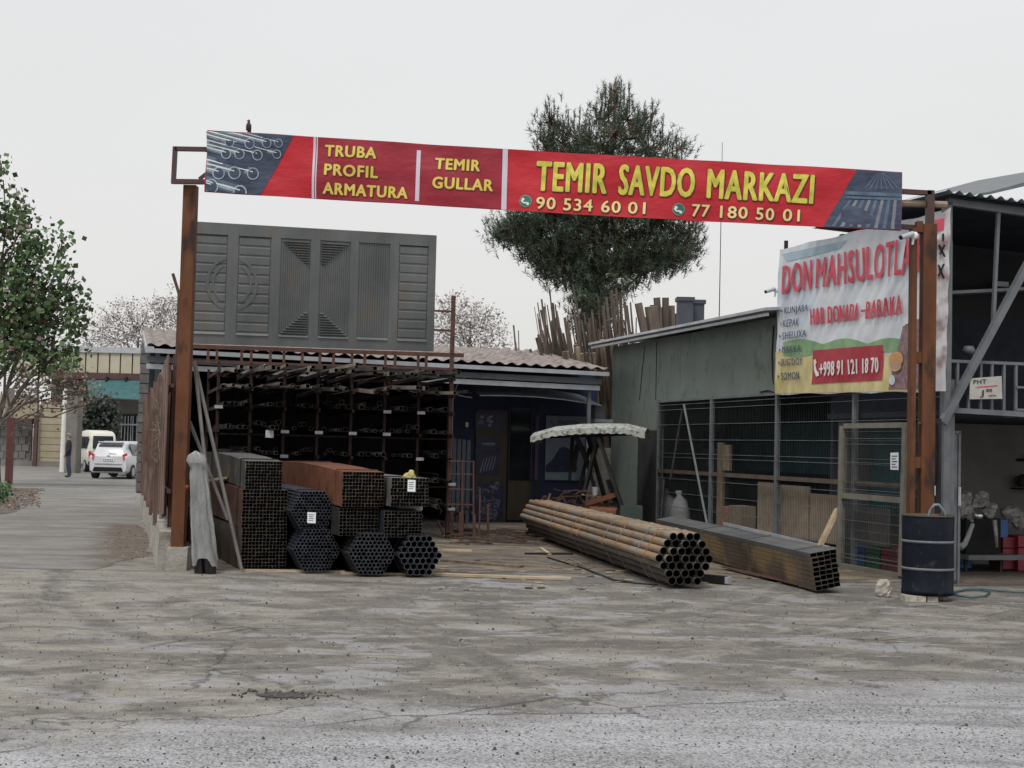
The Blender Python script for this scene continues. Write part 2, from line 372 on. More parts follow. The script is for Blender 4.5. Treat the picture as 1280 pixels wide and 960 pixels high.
    wet = rng(noise(1.15, 9, (.75, 1.2, 1), rot=R(6), off=81, ro=.68, dist=.3), .54, .61)
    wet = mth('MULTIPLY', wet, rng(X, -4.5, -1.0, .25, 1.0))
    c = mix(mth('MULTIPLY', wet, .85), c, (.33, .334, .35))  # pale sky sheen of the wet patches, painted into the colour
    grit = noise(75, 3, off=1, ro=.75)
    mid = noise(16, 8, (.8, 1.1, 1), off=15, ro=.75)
    c = mix(mth('MULTIPLY', rng(mid, .5, .66), .5), c, (.085, .077, .07)); c = mix(mth('MULTIPLY', rng(mid, .47, .33), .45), c, (.33, .315, .285))
    c = mix(mth('MULTIPLY', rng(grit, .5, .68), .7), c, (.06, .054, .049)); c = mix(mth('MULTIPLY', rng(grit, .47, .32), .5), c, (.42, .4, .37))
    # road: fine coarse-grained asphalt with pale grit
    vo = n.new('ShaderNodeTexVoronoi'); vo.inputs['Scale'].default_value = 75; L.new(O, vo.inputs['Vector'])
    vs2 = n.new('ShaderNodeSeparateColor'); L.new(vo.outputs['Color'], vs2.inputs[0])
    rc_ = mix(rng(noise(1.6, 8, (.5, 1.3, 1), off=23, ro=.65), .38, .6), (.19, .188, .192), (.36, .36, .378))
    rc_ = mix(mth('MULTIPLY', rng(vs2.outputs[0], .35, .8), .6), rc_, (.52, .52, .54)); rc_ = mix(mth('MULTIPLY', rng(vs2.outputs[1], .8, .9), .8), rc_, (.05, .048, .048))
    rt_ = rng(noise(1.0, 5, (.2, 2.4, 1), rot=R(-14), off=70, ro=.6), .54, .62); rc_ = mix(mth('MULTIPLY', rt_, .5), rc_, (.12, .115, .112))
    c = mix(road, c, rc_)
    # crack and dirt seam along the old asphalt edge
    ab = n.new('ShaderNodeMath'); ab.operation = 'ABSOLUTE'; L.new(d, ab.inputs[0])
    seam = mth('MULTIPLY', rng(ab.outputs[0], .05, .015), rng(noise(.8, 3, off=55), .42, .55)); c = mix(mth('MULTIPLY', seam, .75), c, (.05, .045, .042))
    c2 = n.new('ShaderNodeTexVoronoi'); c2.feature = 'DISTANCE_TO_EDGE'; c2.inputs['Scale'].default_value = .55
    ns = noise(3, 4, off=13); wv = n.new('ShaderNodeVectorMath'); wv.operation = 'ADD'; L.new(O, wv.inputs[0])
    cx = n.new('ShaderNodeCombineXYZ'); L.new(mth('MULTIPLY', ns, .5), cx.inputs[0]); L.new(mth('MULTIPLY', ns, .3), cx.inputs[1]); L.new(cx.outputs[0], wv.inputs[1]); L.new(wv.outputs[0], c2.inputs['Vector'])
    crk = mth('MULTIPLY', rng(c2.outputs['Distance'], .012, .004), rng(noise(.5, 2, off=37), .5, .58)); c = mix(mth('MULTIPLY', crk, .7), c, (.045, .04, .038))
    L.new(c, p.inputs['Base Color'])
    wetall = mth('MAXIMUM', wet, mth('MULTIPLY', road, rng(noise(1.3, 7, (.5, 1.2, 1), off=91), .4, .6, .35, 1)))
    L.new(rng(wetall, 0, 1, .85, .36), p.inputs['Roughness']); L.new(rng(wetall, 0, 1, .3, .9), p.inputs['Specular IOR Level'])
    h = mth('ADD', mth('MULTIPLY', grit, .35), mth('MULTIPLY', noise(14, 6, off=19, ro=.6), 1.0))
    bp = n.new('ShaderNodeBump'); bp.inputs['Distance'].default_value = .016; bp.inputs['Strength'].default_value = .9; L.new(h, bp.inputs['Height'])
    b3 = n.new('ShaderNodeBump'); b3.inputs['Distance'].default_value = .006; L.new(mth('MULTIPLY', mth('SUBTRACT', 1.0, vo.outputs['Distance']), road), b3.inputs['Height']); L.new(bp.outputs[0], b3.inputs['Normal'])
    b2 = n.new('ShaderNodeBump'); b2.inputs['Distance'].default_value = .05; b2.inputs['Strength'].default_value = .6; L.new(noise(2.2, 7, off=11), b2.inputs['Height']); L.new(b3.outputs[0], b2.inputs['Normal'])
    L.new(b2.outputs[0], p.inputs['Normal'])
    return m
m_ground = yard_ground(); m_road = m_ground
m_alley = ground_mat('worn_concrete_lane', (0.28, 0.27, 0.25), (0.19, 0.18, 0.165), (0.2, 0.2, 0.198), patch=0.9, wet=0.54, bump=0.008, wr=0.4, seed=9, soil=(.17, .138, .11))
m_soil = ground_mat('brown_soil', (0.18, 0.145, 0.115), (0.1, 0.08, 0.064), (0.13, 0.1, 0.075), patch=3, wet=0.6, bump=0.02, wr=0.6, grain=30, seed=13)
m_yard = ground_mat('trodden_yard_floor', (0.27, 0.225, 0.165), (0.11, 0.09, 0.072), (0.16, 0.155, 0.15), patch=2.6, wet=0.57, bump=0.012, wr=0.35, grain=30, seed=21)
b = MB(); b.add([(-600, -60, 0), (600, -60, 0), (600, 1500, 0), (-600, 1500, 0)], [(0, 1, 2, 3)])
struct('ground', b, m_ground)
rng = random.Random(3)
def sheet(name, pts, z, mat, jit=0.12, step=0.5):
    """flat sheet with a ragged outline"""
    P = []
    for i, a in enumerate(pts):
        c = pts[(i+1) % len(pts)]; a = Vector((a[0], a[1])); c = Vector((c[0], c[1]))
        k = max(1, int((c - a).length / step)) if (c - a).length < 60 else 2
        for j in range(k):
            q = a.lerp(c, j / k); d = (c - a).normalized(); nrm = Vector((-d.y, d.x))
            q = q + nrm * rng.uniform(-jit, jit); P.append((q.x, q.y, z))
    b = MB(); b.add(P, [tuple(range(len(P)))]); return struct(name, b, mat)
e = [G(-60, 935), G(60, 922), G(150, 895), G(330, 893), G(420, 884), G(560, 876), G(700, 864), G(860, 862), G(1010, 848), G(1340, 828)]
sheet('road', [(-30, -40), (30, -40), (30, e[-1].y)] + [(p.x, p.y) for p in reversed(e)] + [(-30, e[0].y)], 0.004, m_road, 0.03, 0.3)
yv = lambda u, v: tuple(yw(u, v)[:2])
sheet('lane', [yv(-0.2, 2.6), yv(-0.2, 26), tuple(G(178, 600)[:2]), tuple(G(20, 602)[:2]), tuple(G(-300, 604)[:2]), tuple(G(-300, 700)[:2]), tuple(G(40, 712)[:2]), yv(-0.9, 0.1)], 0.004, m_alley, 0.12)
sheet('street', [(-90, 47.5), (20, 47.5), (20, 100), (-90, 100)], 0.008, m_alley, 0.1)
0 and sheet('soil_strip', [yv(-0.16, 0.2), yv(-0.16, 9.5), yv(-0.7, 9.3), yv(-0.85, 6), yv(-1.05, 4), yv(-0.95, 2), yv(-0.55, 0.3)], 0.01, m_soil, 0.14, 0.12)
sheet('verge', [tuple(G(52, 611)[:2]), tuple(G(40, 630)[:2]), tuple(G(-20, 652)[:2]), tuple(G(-260, 660)[:2]), tuple(G(-260, 606)[:2])], 0.012, m_soil, 0.15, 0.4)
sheet('yard_floor', [yv(0.35, 0.1), yv(2.5, -0.25), yv(5.6, -0.5), yv(8.6, -1.9), yv(9.8, -1.9), yv(9.8, 11.4), yv(0.3, 11.4)], 0.005, m_yard, 0.1, 0.3)
# gravel and crumbs
b = MB()
for _ in range(3600):
    y = 6.6 + 10.5 * rng.random() ** 1.3; x = rng.uniform(-0.42, 0.42) * y
    r = rng.uniform(0.003, 0.009) * (2 if rng.random() < 0.04 else 1)
    b.k = 0 if rng.random() < 0.82 else 1
    a = rng.uniform(0, 3)
    pts = [(math.cos(a+t*1.57)*r*rng.uniform(.6, 1.2), math.sin(a+t*1.57)*r*rng.uniform(.6, 1.2)) for t in range(4)]
    b.add([(x+p[0], y+p[1], 0.003) for p in pts] + [(x+p[0]*.5, y+p[1]*.5, 0.003+r) for p in pts],
          [(0, 1, 5, 4), (1, 2, 6, 5), (2, 3, 7, 6), (3, 0, 4, 7), (4, 5, 6, 7)])
m_peb = M('dark_pebble', (0.03, 0.028, 0.028), (0.07, 0.065, 0.06), 20, 0.7)
o = solo('gravel', b, [m_peb, m_stone], 'dark loose stone crumbs scattered over the wet asphalt', 'gravel', loc=(0, 0, 0), kind='stuff')
# pothole: a shallow broken patch in the asphalt
pc = G(352, 869)
b = MB(); rr = random.Random(8)
ring = [(pc.x + math.cos(t*0.35)*0.27*rr.uniform(.55, 1.15)*.85, pc.y + math.sin(t*0.35)*0.11*rr.uniform(.5, 1.3), 0.006) for t in range(18)]
b.add(ring, [tuple(range(18))])
struct('pothole', b, m_peb)
b = MB()
for k in range(60):
    t = rr.uniform(0, 6.28); q = rr.random() ** 0.5
    b.blob((pc.x + math.cos(t)*0.34*q, pc.y+math.sin(t)*0.18*q, 0.006), rr.uniform(0.004, 0.011), rr, 5, 4, 0.3)
solo('broken_asphalt', b, [m_peb], 'crumbled dark stones inside the shallow pothole', 'rubble', loc=(pc.x, pc.y, 0), kind='stuff')
# ------------------------------------------------------------------ low wall, fence and block pillar on the left
wl = thing('low_wall', yw(0, 0), 'low rough concrete wall under the rusty board fence', 'wall')
b = MB(YM)
def lowwall(s, t):
    return None
n = 24; rr = random.Random(4)
prof = []
for i in range(n+1):
    v = 0.25 + i * 16.4 / n; h = 0.49 - 0.03 * i / n + rr.uniform(-0.012, 0.012)
    prof.append([(-0.17 + rr.uniform(-.012, .012), v, -0.05), (-0.15 + rr.uniform(-.01, .01), v, h), (0.17, v, h + rr.uniform(-.01, .01)), (0.19, v, -0.05)])
vs_ = [p for q in prof for p in q]
b.add(vs_, [(i*4+k, i*4+k+1, (i+1)*4+k+1, (i+1)*4+k) for i in range(n) for k in range(3)] + [(0, 3, 2, 1), (n*4, n*4+1, n*4+2, n*4+3)])
part('wall_body', b, m_conc, wl)
fe = thing('board_fence', yw(0, 0.3, 0.55), 'rusty brown board fence standing on the low concrete wall beside the lane', 'fence')
rr = random.Random(11)
v = 0.45; i = 0
while v < 15.2:
    wv = rr.uniform(0.3, 0.5)
    bb = MB(YM); z0 = 0.66 - 0.012*v + rr.uniform(-.05, .12); z1 = 2.72 + rr.uniform(-0.18, 0.12) - 0.012*v
    u0 = -0.12 + rr.uniform(-0.02, 0.02)
    ln = rr.uniform(-.02, .02)
    bb.add([(u0, v, z0), (u0+.02, v, z0), (u0+.02, v+wv, z0), (u0, v+wv, z0), (u0, v+ln, z1), (u0+.02, v+ln, z1), (u0+.02, v+wv+ln, z1+rr.uniform(-.04, .04)), (u0, v+wv+ln, z1)],
           [(0,3,2,1),(4,5,6,7),(0,1,5,4),(1,2,6,5),(2,3,7,6),(3,0,4,7)])
    part('board', bb, m_fboard, fe); v += wv + rr.uniform(0.015, 0.05)
for z in (0.95, 2.35):
    bb = MB(YM); bb.beam((-0.05, 0.4, z+.05), (-0.05, 15.4, z-.15), 0.05, 0.05); part('rail', bb, m_rustdark, fe)
for v in (1.2, 3.8, 6.4, 9.0, 11.6, 14.2):
    bb = MB(YM); bb.beam((0.01, v, 0.4), (0.01, v, 2.85), 0.07); part('post', bb, m_rustdark, fe)
    bb = MB(YM); bb.beam((-0.17, v+.9, 0.45), (-0.17, v+.9+rr.uniform(-.2, .2), 2.6), 0.06, 0.05); part('batten', bb, m_fboard, fe)
# dry twigs pushed through the fence
b = MB(YM)
for k in range(60):
    v = rr.uniform(0.6, 2.6); z = rr.uniform(1.2, 2.2); p = Vector((-0.17, v, z))
    q = p + Vector((rr.uniform(-.12, .02), rr.uniform(-.25, .25), rr.uniform(-.3, .3))); b.tube(p, q, 0.006, 0.003, 4, False)
solo('dry_twigs', b, M('dry_twig', (0.16, 0.125, 0.1), (0.24, 0.2, 0.16), 5, 0.9), 'tangle of dry pale twigs stuck through the fence behind the left post', 'twigs', kind='stuff')
# thin rusty post standing above the fence
b = MB(); p = PY(221, 452, 18.6); b.tube((p.x, p.y, 0.5), PY(224, 368, 18.6), 0.025, n=6); b.tube(PY(224, 368, 18.6), PY(216, 342, 18.6), 0.022, n=6)
solo('fence_pipe', b, m_rustdark, 'thin rusty pipe with bent tip rising above the fence beside the left sign post', 'pipe')
bp_ = thing('block_pillar', yw(-0.1, 15.7, 0.4), 'tall grey cement block pillar at the far end of the board fence', 'pillar')
b = MB(YM); b.box(-0.27, 0.12, 15.53, 16.13, 0.38, 3.98); part('mortar_core', b, m_mortar, bp_)
z = 0.42; k = 0
while z < 3.9:
    bb = MB(YM)
    o_ = rr.uniform(-.006, .006)
    bb.box(-0.29+o_, 0.14+o_, 15.5, 16.16, z, z+0.21); part('block', bb, m_block, bp_); z += 0.235
# ------------------------------------------------------------------ sign gantry
def Yd(px): return 17.55 + (px - 230) / 930 * (16.85 - 17.55)
gt = thing('sign_gantry', (-4.3, 17.6, 0), 'brown rusty steel gantry of two tall posts that carries the red banner', 'gantry')
lp = G(222, 712); lp.z = 0
b = MB(); b.beam((lp.x, lp.y, 0.28), (lp.x, lp.y, 5.02), 0.165); part('post', b, m_rustpost, gt, label='square left post with brown rusty paint')
b = MB(); b.prism([(lp.x-.13, lp.y-.13, -.02), (lp.x+.14, lp.y-.12, -.02), (lp.x+.13, lp.y+.13, -.02), (lp.x-.13, lp.y+.13, -.02)], (0.01, 0.01, 0.32)); part('footing', b, m_conc, gt)
b = MB()
def bar(b, p, q, w): b.beam(p, q, w)
bk = [PY(219, 186, 17.6), PY(300, 187.5, 17.6), PY(217, 224, 17.6), PY(300, 228, 17.6)]
b.beam(bk[0], bk[1], .055); b.beam(bk[2] + Vector((0, 0, -.03)), bk[3], .06); b.beam(bk[0] + Vector((-.0, 0, .027)), bk[2] + Vector((0, 0, -.06)), .055)
b.beam(PY(249, 224, 17.6), PY(258, 217, 17.6), .04)
part('bracket_frame', b, m_maroon, gt)
R0 = PY(1158, 240, 16.9)
b = MB(); b.beam(PY(257, 187, 17.62), PY(1163, 241.5, 16.95), .06); b.beam(PY(257, 228, 17.62), PY(1150, 285, 16.95), .06)
part('crossbar', b, m_maroon, gt)
# right lattice column
rb = G(1150, 742.5); cxr = PY(1159.5, 281, 16.85).x
b = MB()
yr = 16.85; xr = PY(1158.5, 500, yr).x
zt = PY(1159, 281, yr).z
b.beam((xr, yr, 0), (xr, yr, zt), .165); part('post', b, m_rustpost, gt, label='thick brown right post behind the blue barrel')
b = MB(); xl = PY(1139.5, 500, yr).x; b.beam((xl, yr, 0), (xl, yr, zt-.05), .06, .16, up=(0, 1, 0)); part('channel', b, m_rustpost, gt)
for py in (284, 447, 578, 690):
    z = PY(1145, py, yr).z; b = MB(); b.box(xl+.031, xr-.084, yr-.06, yr+.06, z-.07, z+.07); part('batten_plate', b, m_rustpost, gt)
b = MB(); b.beam((xr+.02, yr+.02, zt-.02), (xr+.02, yr+.02, PY(1160, 238, yr).z), .09); b.beam(PY(1126, 240, yr), PY(1164, 241, yr), .05)
part('top_frame', b, m_maroon, gt)
b = MB(); b.tube(PY(1120, 254, 16.9), PY(1183, 256, 16.95), .045, n=8); part('cross_pole', b, m_wood, gt)
# ------------------------------------------------------------------ text
_tc = {}
def text2d(s, bold=0.0):
    k = (s, bold)
    if k in _tc: return _tc[k]
    cu = bpy.data.curves.new('t', 'FONT'); cu.body = s; cu.offset = bold; cu.resolution_u = 3; cu.space_character = 1.12
    ob = bpy.data.objects.new('t', cu); sc.collection.objects.link(ob)
    dg = bpy.context.evaluated_depsgraph_get(); me = bpy.data.meshes.new_from_object(ob.evaluated_get(dg))
    vs = [(v.co.x, v.co.y) for v in me.vertices]; fs = [tuple(p.vertices) for p in me.polygons]
    bpy.data.objects.remove(ob); bpy.data.curves.remove(cu); bpy.data.meshes.remove(me)
    x0 = min(v[0] for v in vs) + bold; x1 = max(v[0] for v in vs) - bold
    cap = 0.729 if True else 0
    _tc[k] = ([((x-x0)/(x1-x0), y/cap) for x, y in vs], fs); return _tc[k]
def text_on(mb, s, BL, BR, TL, TR, fn, off, bold=0.5):
    """lettering laid in the quad given by its four corners; struck several times, slightly shifted, for a bold stroke"""
    vs, fs = text2d(s, 0.0)
    sh = [(0, 0)] + ([(math.cos(k*math.pi/4)*bold, math.sin(k*math.pi/4)*bold*.7) for k in range(8)] if bold else [])
    for j, (sx, sy) in enumerate(sh):
        P = []
        for (u, v) in vs:
            x = (BL[0]*(1-u)+BR[0]*u)*(1-v) + (TL[0]*(1-u)+TR[0]*u)*v
            y = (BL[1]*(1-u)+BR[1]*u)*(1-v) + (TL[1]*(1-u)+TR[1]*u)*v
            P.append(fn(x+sx, y+sy, off*1.5+j*.0002))
        mb.add(P, fs)
def clip(poly, a, b_, c):
    """keep a*x+b*y<=c"""
    outp = []
    for i in range(len(poly)):
        p, q = poly[i], poly[(i+1) % len(poly)]; dp = a*p[0]+b_*p[1]-c; dq = a*q[0]+b_*q[1]-c
        if dp <= 0: outp.append(p)
        if dp*dq < 0: t = dp/(dp-dq); outp.append((p[0]+(q[0]-p[0])*t, p[1]+(q[1]-p[1])*t))
    return outp
# ------------------------------------------------------------------ red banner
q0 = PY(261, 200, 17.45); q1 = PY(1127, 250, 16.75)
bn = Vector((q1.y-q0.y, -(q1.x-q0.x), 0)).normalized()
if bn.y > 0: bn = -bn
def rip(P):
    s = (P - q0).x
    return (0.014*math.sin(s*1.3+P.z*2.2) + 0.010*math.sin(s*4.1-P.z*6+math.sin(s)) + 0.004*math.sin(s*8+P.z*9+1.0)
            + 0.006*math.sin(P.z*9 + 1.5*math.sin(s*2.1)))
def BPn(px, py, off=0.0):
    P = PL(px, py, q0, bn); return P + bn * (off + rip(P) + 0.06)
def Lrp(a, b_, t): return (a[0]+(b_[0]-a[0])*t, a[1]+(b_[1]-a[1])*t)
TLb, TRb, BRb, BLb = (261, 164), (1127, 216), (1125, 290), (257, 241)
def edge_top(x): return 164 + (x-261)/866*52 + 1.0*math.sin((x-261)/866*math.pi)
def edge_bot(x): return 241 + (x-257)/868*49 + 1.5*math.sin((x-257)/868*math.pi)
def bq(s, t):
    xt = 261 + s*866; xb = 257 + s*868; return (xt*(1-t)+xb*t, edge_top(xt)*(1-t)+edge_bot(xb)*t)
m_banner = M('red_banner_vinyl', (0.4, 0.012, 0.022), (0.5, 0.02, 0.032), 1.5, 0.5, bump=0.022, bscale=2.4, st=(1, 1, 2.2), spec=.35)
m_crim = M('crimson_banner_print', (0.25, 0.012, 0.026), (0.31, 0.018, 0.035), 1.5, 0.5, bump=0.022, bscale=2.4, st=(1, 1, 2.2), spec=.35)
m_strip = M('pale_lilac_strip', (0.55, 0.48, 0.58), (0.62, 0.56, 0.64), 3, 0.6)
m_yel = M('yellow_lettering', (0.62, 0.46, 0.06), (0.72, 0.56, 0.12), 5, 0.6)
m_yel2 = M('yellow_green_lettering', (0.42, 0.42, 0.04), (0.74, 0.62, 0.1), 9, 0.6)
m_yel3 = M('cream_numerals', (0.7, 0.56, 0.2), (0.8, 0.66, 0.3), 5, 0.6)
m_out = M('letter_shadow_print', (0.1, 0.012, 0.012), (0.13, 0.02, 0.015), 5, 0.6)
m_imgn = M('navy_photo_print', (0.02, 0.03, 0.06), (0.05, 0.07, 0.12), 6, 0.5, st=(1, 1, 3))
m_imgl = M('pale_blue_photo_print', (0.2, 0.27, 0.33), (0.42, 0.5, 0.56), 9, 0.5)
m_imgm = M('mid_blue_photo_print', (0.05, 0.08, 0.13), (0.1, 0.15, 0.22), 9, 0.5)
bo = thing('shop_banner', q0, 'long red banner with yellow lettering TEMIR SAVDO MARKAZI stretched between the tall posts', 'banner')
b = MB(); b.grid(lambda s, t: BPn(*bq(s, t)), 420, 28); b.grid(lambda s, t: BPn(*bq(s, t), -0.006), 190, 14)
part('banner_sheet', b, m_banner, bo, True)
def patch(mb, corners, off, nx=24, ny=28):
    """corners TL TR BR BL"""
    nx = max(nx, int(abs(corners[1][0]-corners[0][0])/2.1)+1); off = off*1.6
    a, c, d, e_ = corners
    mb.grid(lambda s, t: BPn(*Lrp(Lrp(a, c, s), Lrp(e_, d, s), t), off), nx, ny)
def band(x0t, x1t, x0b, x1b, m=0.0):
    return ((x0t, edge_top(x0t)+m), (x1t, edge_top(x1t)+m), (x1b, edge_bot(x1b)-m), (x0b, edge_bot(x0b)-m))
b = MB(); patch(b, band(399, 628.5, 397, 627, .6), 0.003, 40); part('panel_print', b, m_crim, bo, True)
for cs_, of_ in ((band(393.5, 396.5, 391, 394, .3), .004), (band(397.5, 399, 395, 396.5, .3), .004), (((522, 189), (527, 189.3), (525, 253), (520, 252.7)), .006), (band(629, 635.5, 627, 633.5, .3), .006)):
    b = MB(); patch(b, cs_, of_, 1); part('divider_strip', b, m_strip, bo, True)
# left photo print: round pipes
b = MB(); patch(b, band(262, 369, 258, 327, .6), 0.003, 16); part('pipe_photo_print', b, m_imgn, bo, True)
b = MB()
def cpoly(poly, off, mat):
    # stay inside the slanted photo area
    poly = clip(poly, -1, 0, -260.0); poly = clip(poly, 75, 42-0, 75*368+42*171-60)
    poly = clip(poly, -0.06, 1, 241-0.06*257-1.0+0); poly = clip(poly, 0.06, -1, -(164-0.06*261+1.5))
    if len(poly) < 3: return
    b.k = mat; b.add([BPn(p[0], p[1], off*1.6+.004) for p in poly], [tuple(range(len(poly)))])
rings = [(517,228,36),(665,240,38),(790,238,35),(875,238,31),(492,312,38),(590,315,38),(720,322,38),(860,315,32),(438,452,46),(552,450,46),(685,455,44),(385,548,52),(590,588,50)]
for (x, y, r) in rings:
    x = 200 + x/5.82; y = 140 + y/5.82; r /= 5.82
    ln = 90; dx, dy = -ln, -ln*0.27
    for (o1, o2, mt, zz) in ((-1.0, -0.55, 2, .004), (-0.5, 0.1, 1, .0045), (0.1, 0.45, 2, .004), (-0.35, -0.2, 3, .009)):
        cpoly([(x, y+r*o1), (x, y+r*o2), (x+dx, y+dy+r*o2), (x+dx, y+dy+r*o1)], zz, mt)
for (x, y, r) in rings:
    x = 200 + x/5.82; y = 140 + y/5.82; r /= 5.82
    cpoly([(x+math.cos(t*.45)*r, y+math.sin(t*.45)*r*1.03) for t in range(14)], .006, 1)
    cpoly([(x+math.cos(t*.45)*r*.8, y+math.sin(t*.45)*r*.83) for t in range(14)], .0075, 0)
part('pipe_print', b, [m_imgn, m_imgl, m_imgm, m_white], bo)
# right photo print: dark roof sheets
b = MB(); patch(b, band(1070, 1126.5, 1028, 1124.5, .6), 0.003, 10); part('roof_photo_print', b, m_imgn, bo, True)
b = MB()
for (x0, x1, y0, y1) in ((1055, 1126, 240, 244.5), (1056, 1125, 246, 249)):
    b.add([BPn(x0, y0, .009), BPn(x1, y0+3, .009), BPn(x1, y1+3, .009), BPn(x0, y1, .009)], [(0, 1, 2, 3)])
for k in range(9):
    t0 = 1060 + k*8; t1 = 1038 + k*10.5
    if t1 > 1118: break
    b.k = k % 2
    b.add([BPn(t0, 251, .009), BPn(t0+3.6, 251.3, .009), BPn(t1+4.5, 284.5+k*.5, .009), BPn(t1, 284+k*.5, .009)], [(0, 1, 2, 3)])
for k in range(7):
    b.k = 0; b.add([BPn(1096+k*1.2, 217, .009), BPn(1097+k*1.2, 217, .009), BPn(1080+k*7.2, 238, .009), BPn(1078+k*7.2, 238, .009)], [(0, 1, 2, 3)])
part('roof_print', b, [m_imgm, M('slate_photo_print', (0.12, 0.14, 0.17), (0.2, 0.22, 0.25), 9, 0.5)], bo)
def lettering(s, BL, BR, TL, TR, mat, bold, ob):
    b = MB(); sh = 0.5
    text_on(b, s, (BL[0]+sh, BL[1]+sh), (BR[0]+sh, BR[1]+sh), (TL[0]+sh, TL[1]+sh), (TR[0]+sh, TR[1]+sh), BPn, 0.006, ob)
    part('letter_outline', b, m_out, bo)
    b = MB(); text_on(b, s, BL, BR, TL, TR, BPn, 0.009, bold); part('lettering', b, mat, bo)
def row(s, x0, y0, x1, y1, h, h2, mat, bold, ob, lean=0.06):
    lettering(s, (x0, y0), (x1, y1), (x0+h*lean, y0-h), (x1+h2*lean, y1-h2), mat, bold, ob)
row('TRUBA', 408, 196.5, 471, 199.8, 14.2, 14.2, m_yel, .75, 1.7)
row('PROFIL', 407.5, 220, 473, 224, 14.2, 14.2, m_yel, .75, 1.7)
row('ARMATURA', 405.5, 243.2, 510, 249.7, 14.4, 14.4, m_yel, .75, 1.7)
row('TEMIR', 545, 212.3, 600, 215.4, 14.2, 14.2, m_yel, .75, 1.7)
row('GULLAR', 542, 236.5, 616, 240, 14.4, 14.4, m_yel, .75, 1.7)
row('TEMIR', 670.5, 238.6, 757, 242.3, 38, 37.5, m_yel2, 1.3, 2.3)
row('SAVDO', 773.5, 243.2, 866, 247.5, 37.5, 37, m_yel2, 1.3, 2.3)
row('MARKAZI', 883.5, 248.2, 1014, 255.3, 37, 36, m_yel2, 1.3, 2.3)
for s, x0, x1, y0, y1 in (('90', 670.6, 694, 261.9, 262.6), ('534', 704.5, 740, 263.6, 265.1), ('60', 751.5, 775, 266, 266.8), ('01', 785, 806, 267.6, 268.4),
                          ('77', 864.6, 886, 270.9, 271.8), ('180', 899.5, 933, 273, 274.6), ('50', 944, 966, 275.6, 276.6), ('01', 977.5, 998, 277.2, 278)):
    row(s, x0, y0, x1, y1, 15.3, 15.0, m_yel3, .45, 1.2)
def disc(mb, cx, cy, r, off, n=16, fn=None): 
    off = off*1.5; fn = fn or BPn; mb.add([fn(cx+math.cos(6.2832*k/n)*r, cy+math.sin(6.2832*k/n)*r, off) for k in range(n)], [tuple(range(n))])
m_dgreen = M('green_icon', (0.02, 0.12, 0.09), (0.03, 0.16, 0.11), 5, 0.6)
for (x, y) in ((657.4, 252.5), (848, 262.7)):
    b = MB(); b.k = 1; disc(b, x, y, 7.8, .006); b.k = 0; disc(b, x, y, 6.6, .0075)
    b.k = 2
    arc = [(x-3.6+math.cos(t)*5.2+1.6, y-2.0+math.sin(t)*5.2) for t in (3.0, 2.6, 2.2, 1.8, 1.4, 1.0)]; arc2 = [(x-3.6+math.cos(t)*3.2+1.6, y-2.0+math.sin(t)*3.4) for t in (1.0, 1.4, 1.8, 2.2, 2.6, 3.0)]
    pp = arc + arc2; b.add([BPn(p[0]+1.2, p[1], .014) for p in pp], [(i, i+1, 10-i, 11-i) for i in range(5)])
    disc(b, x-3.1, y-2.2, 1.9, .0095, 8); disc(b, x+2.6, y+3.4, 1.9, .0095, 8)
    part('phone_icon', b, [m_dgreen, M('icon_rim', (0.1, 0.25, 0.2), (0.14, 0.3, 0.24), 4, .6), m_white], bo)
# bird on the banner
bc = PY(310.5, 167.5, 17.4)
bd = thing('bird', bc, 'small dark brown bird perched on top edge of the red banner', 'bird')
m_bird = M('brown_feathers', (0.03, 0.018, 0.016), (0.06, 0.035, 0.028), 30, 0.8)
b = MB()
pr = [(0, 0.0), (0.012, 0.01), (0.026, 0.035), (0.033, 0.065), (0.031, 0.095), (0.022, 0.12), (0.016, 0.132), (0.018, 0.148), (0.014, 0.163), (0.0, 0.17)]
b.lathe(bc + Vector((0, 0, 0.02)), pr, 12)
part('body', b, m_bird, bd, True)
b = MB(); b.prism([bc + Vector((0.012, -.012, .06)), bc + Vector((0.03, .012, .05)), bc + Vector((0.035, .01, -.01)), bc + Vector((0.02, -.01, -.012))], (0, .012, 0)); part('tail', b, m_bird, bd)
b = MB(); b.tube(bc + Vector((-.015, -.005, .172)), bc + Vector((-.035, -.01, .168)), .005, .001, 5); part('beak', b, m_ink, bd)
for s in (-1, 1):
    b = MB(); b.tube(bc + Vector((s*.01, 0, .03)), bc + Vector((s*.012, 0, -.012)), .003, n=4); part('leg', b, m_ink, bd)
    b = MB(); b.blob(bc + Vector((s*.028, .005, .085)), (.008, .02, .045), random.Random(1), 8, 6, 0); part('wing', b, m_bird, bd, True)
# ------------------------------------------------------------------ embossed steel gate sheets over the rack
VF = 6.17
tl = YV(242, 277, VF); tr = YV(545, 294.5, VF); bl = YV(240, 427, VF); br = YV(541, 442, VF)
us0, us1 = YV(238, 350, VF).x, YV(544, 350, VF).x; zs1 = (tl.z + tr.z)/2; zs0 = (bl.z + br.z)/2
m_sheet = M('dull_grey_green_sheet_steel', (0.085, 0.093, 0.095), (0.14, 0.148, 0.148), 1.2, 0.38, bump=0.004, bscale=4, st=(1, 1, 0.5), metal=.3, c3=(0.13, 0.115, 0.085), scale3=2.2, t3=(0.56, 0.72))
W_, H_ = us1-us0, zs1-zs0
def zl(z, u): return z + (tr.z - tl.z) * ((u-us0)/W_ - 0.5)       # the row of sheets sits a touch out of level
gs = thing('gate_sheets', yw((us0+us1)/2, VF, zs0), 'row of grey embossed steel gate sheets mounted above the pipe rack', 'gate sheets')
bd_ = [0, .163, .333, .495, .655, .822, 1.0]
fields = [(.011, .141), (.184, .314), (.353, .474), (.513, .638), (.673, .803), (.842, .967)]
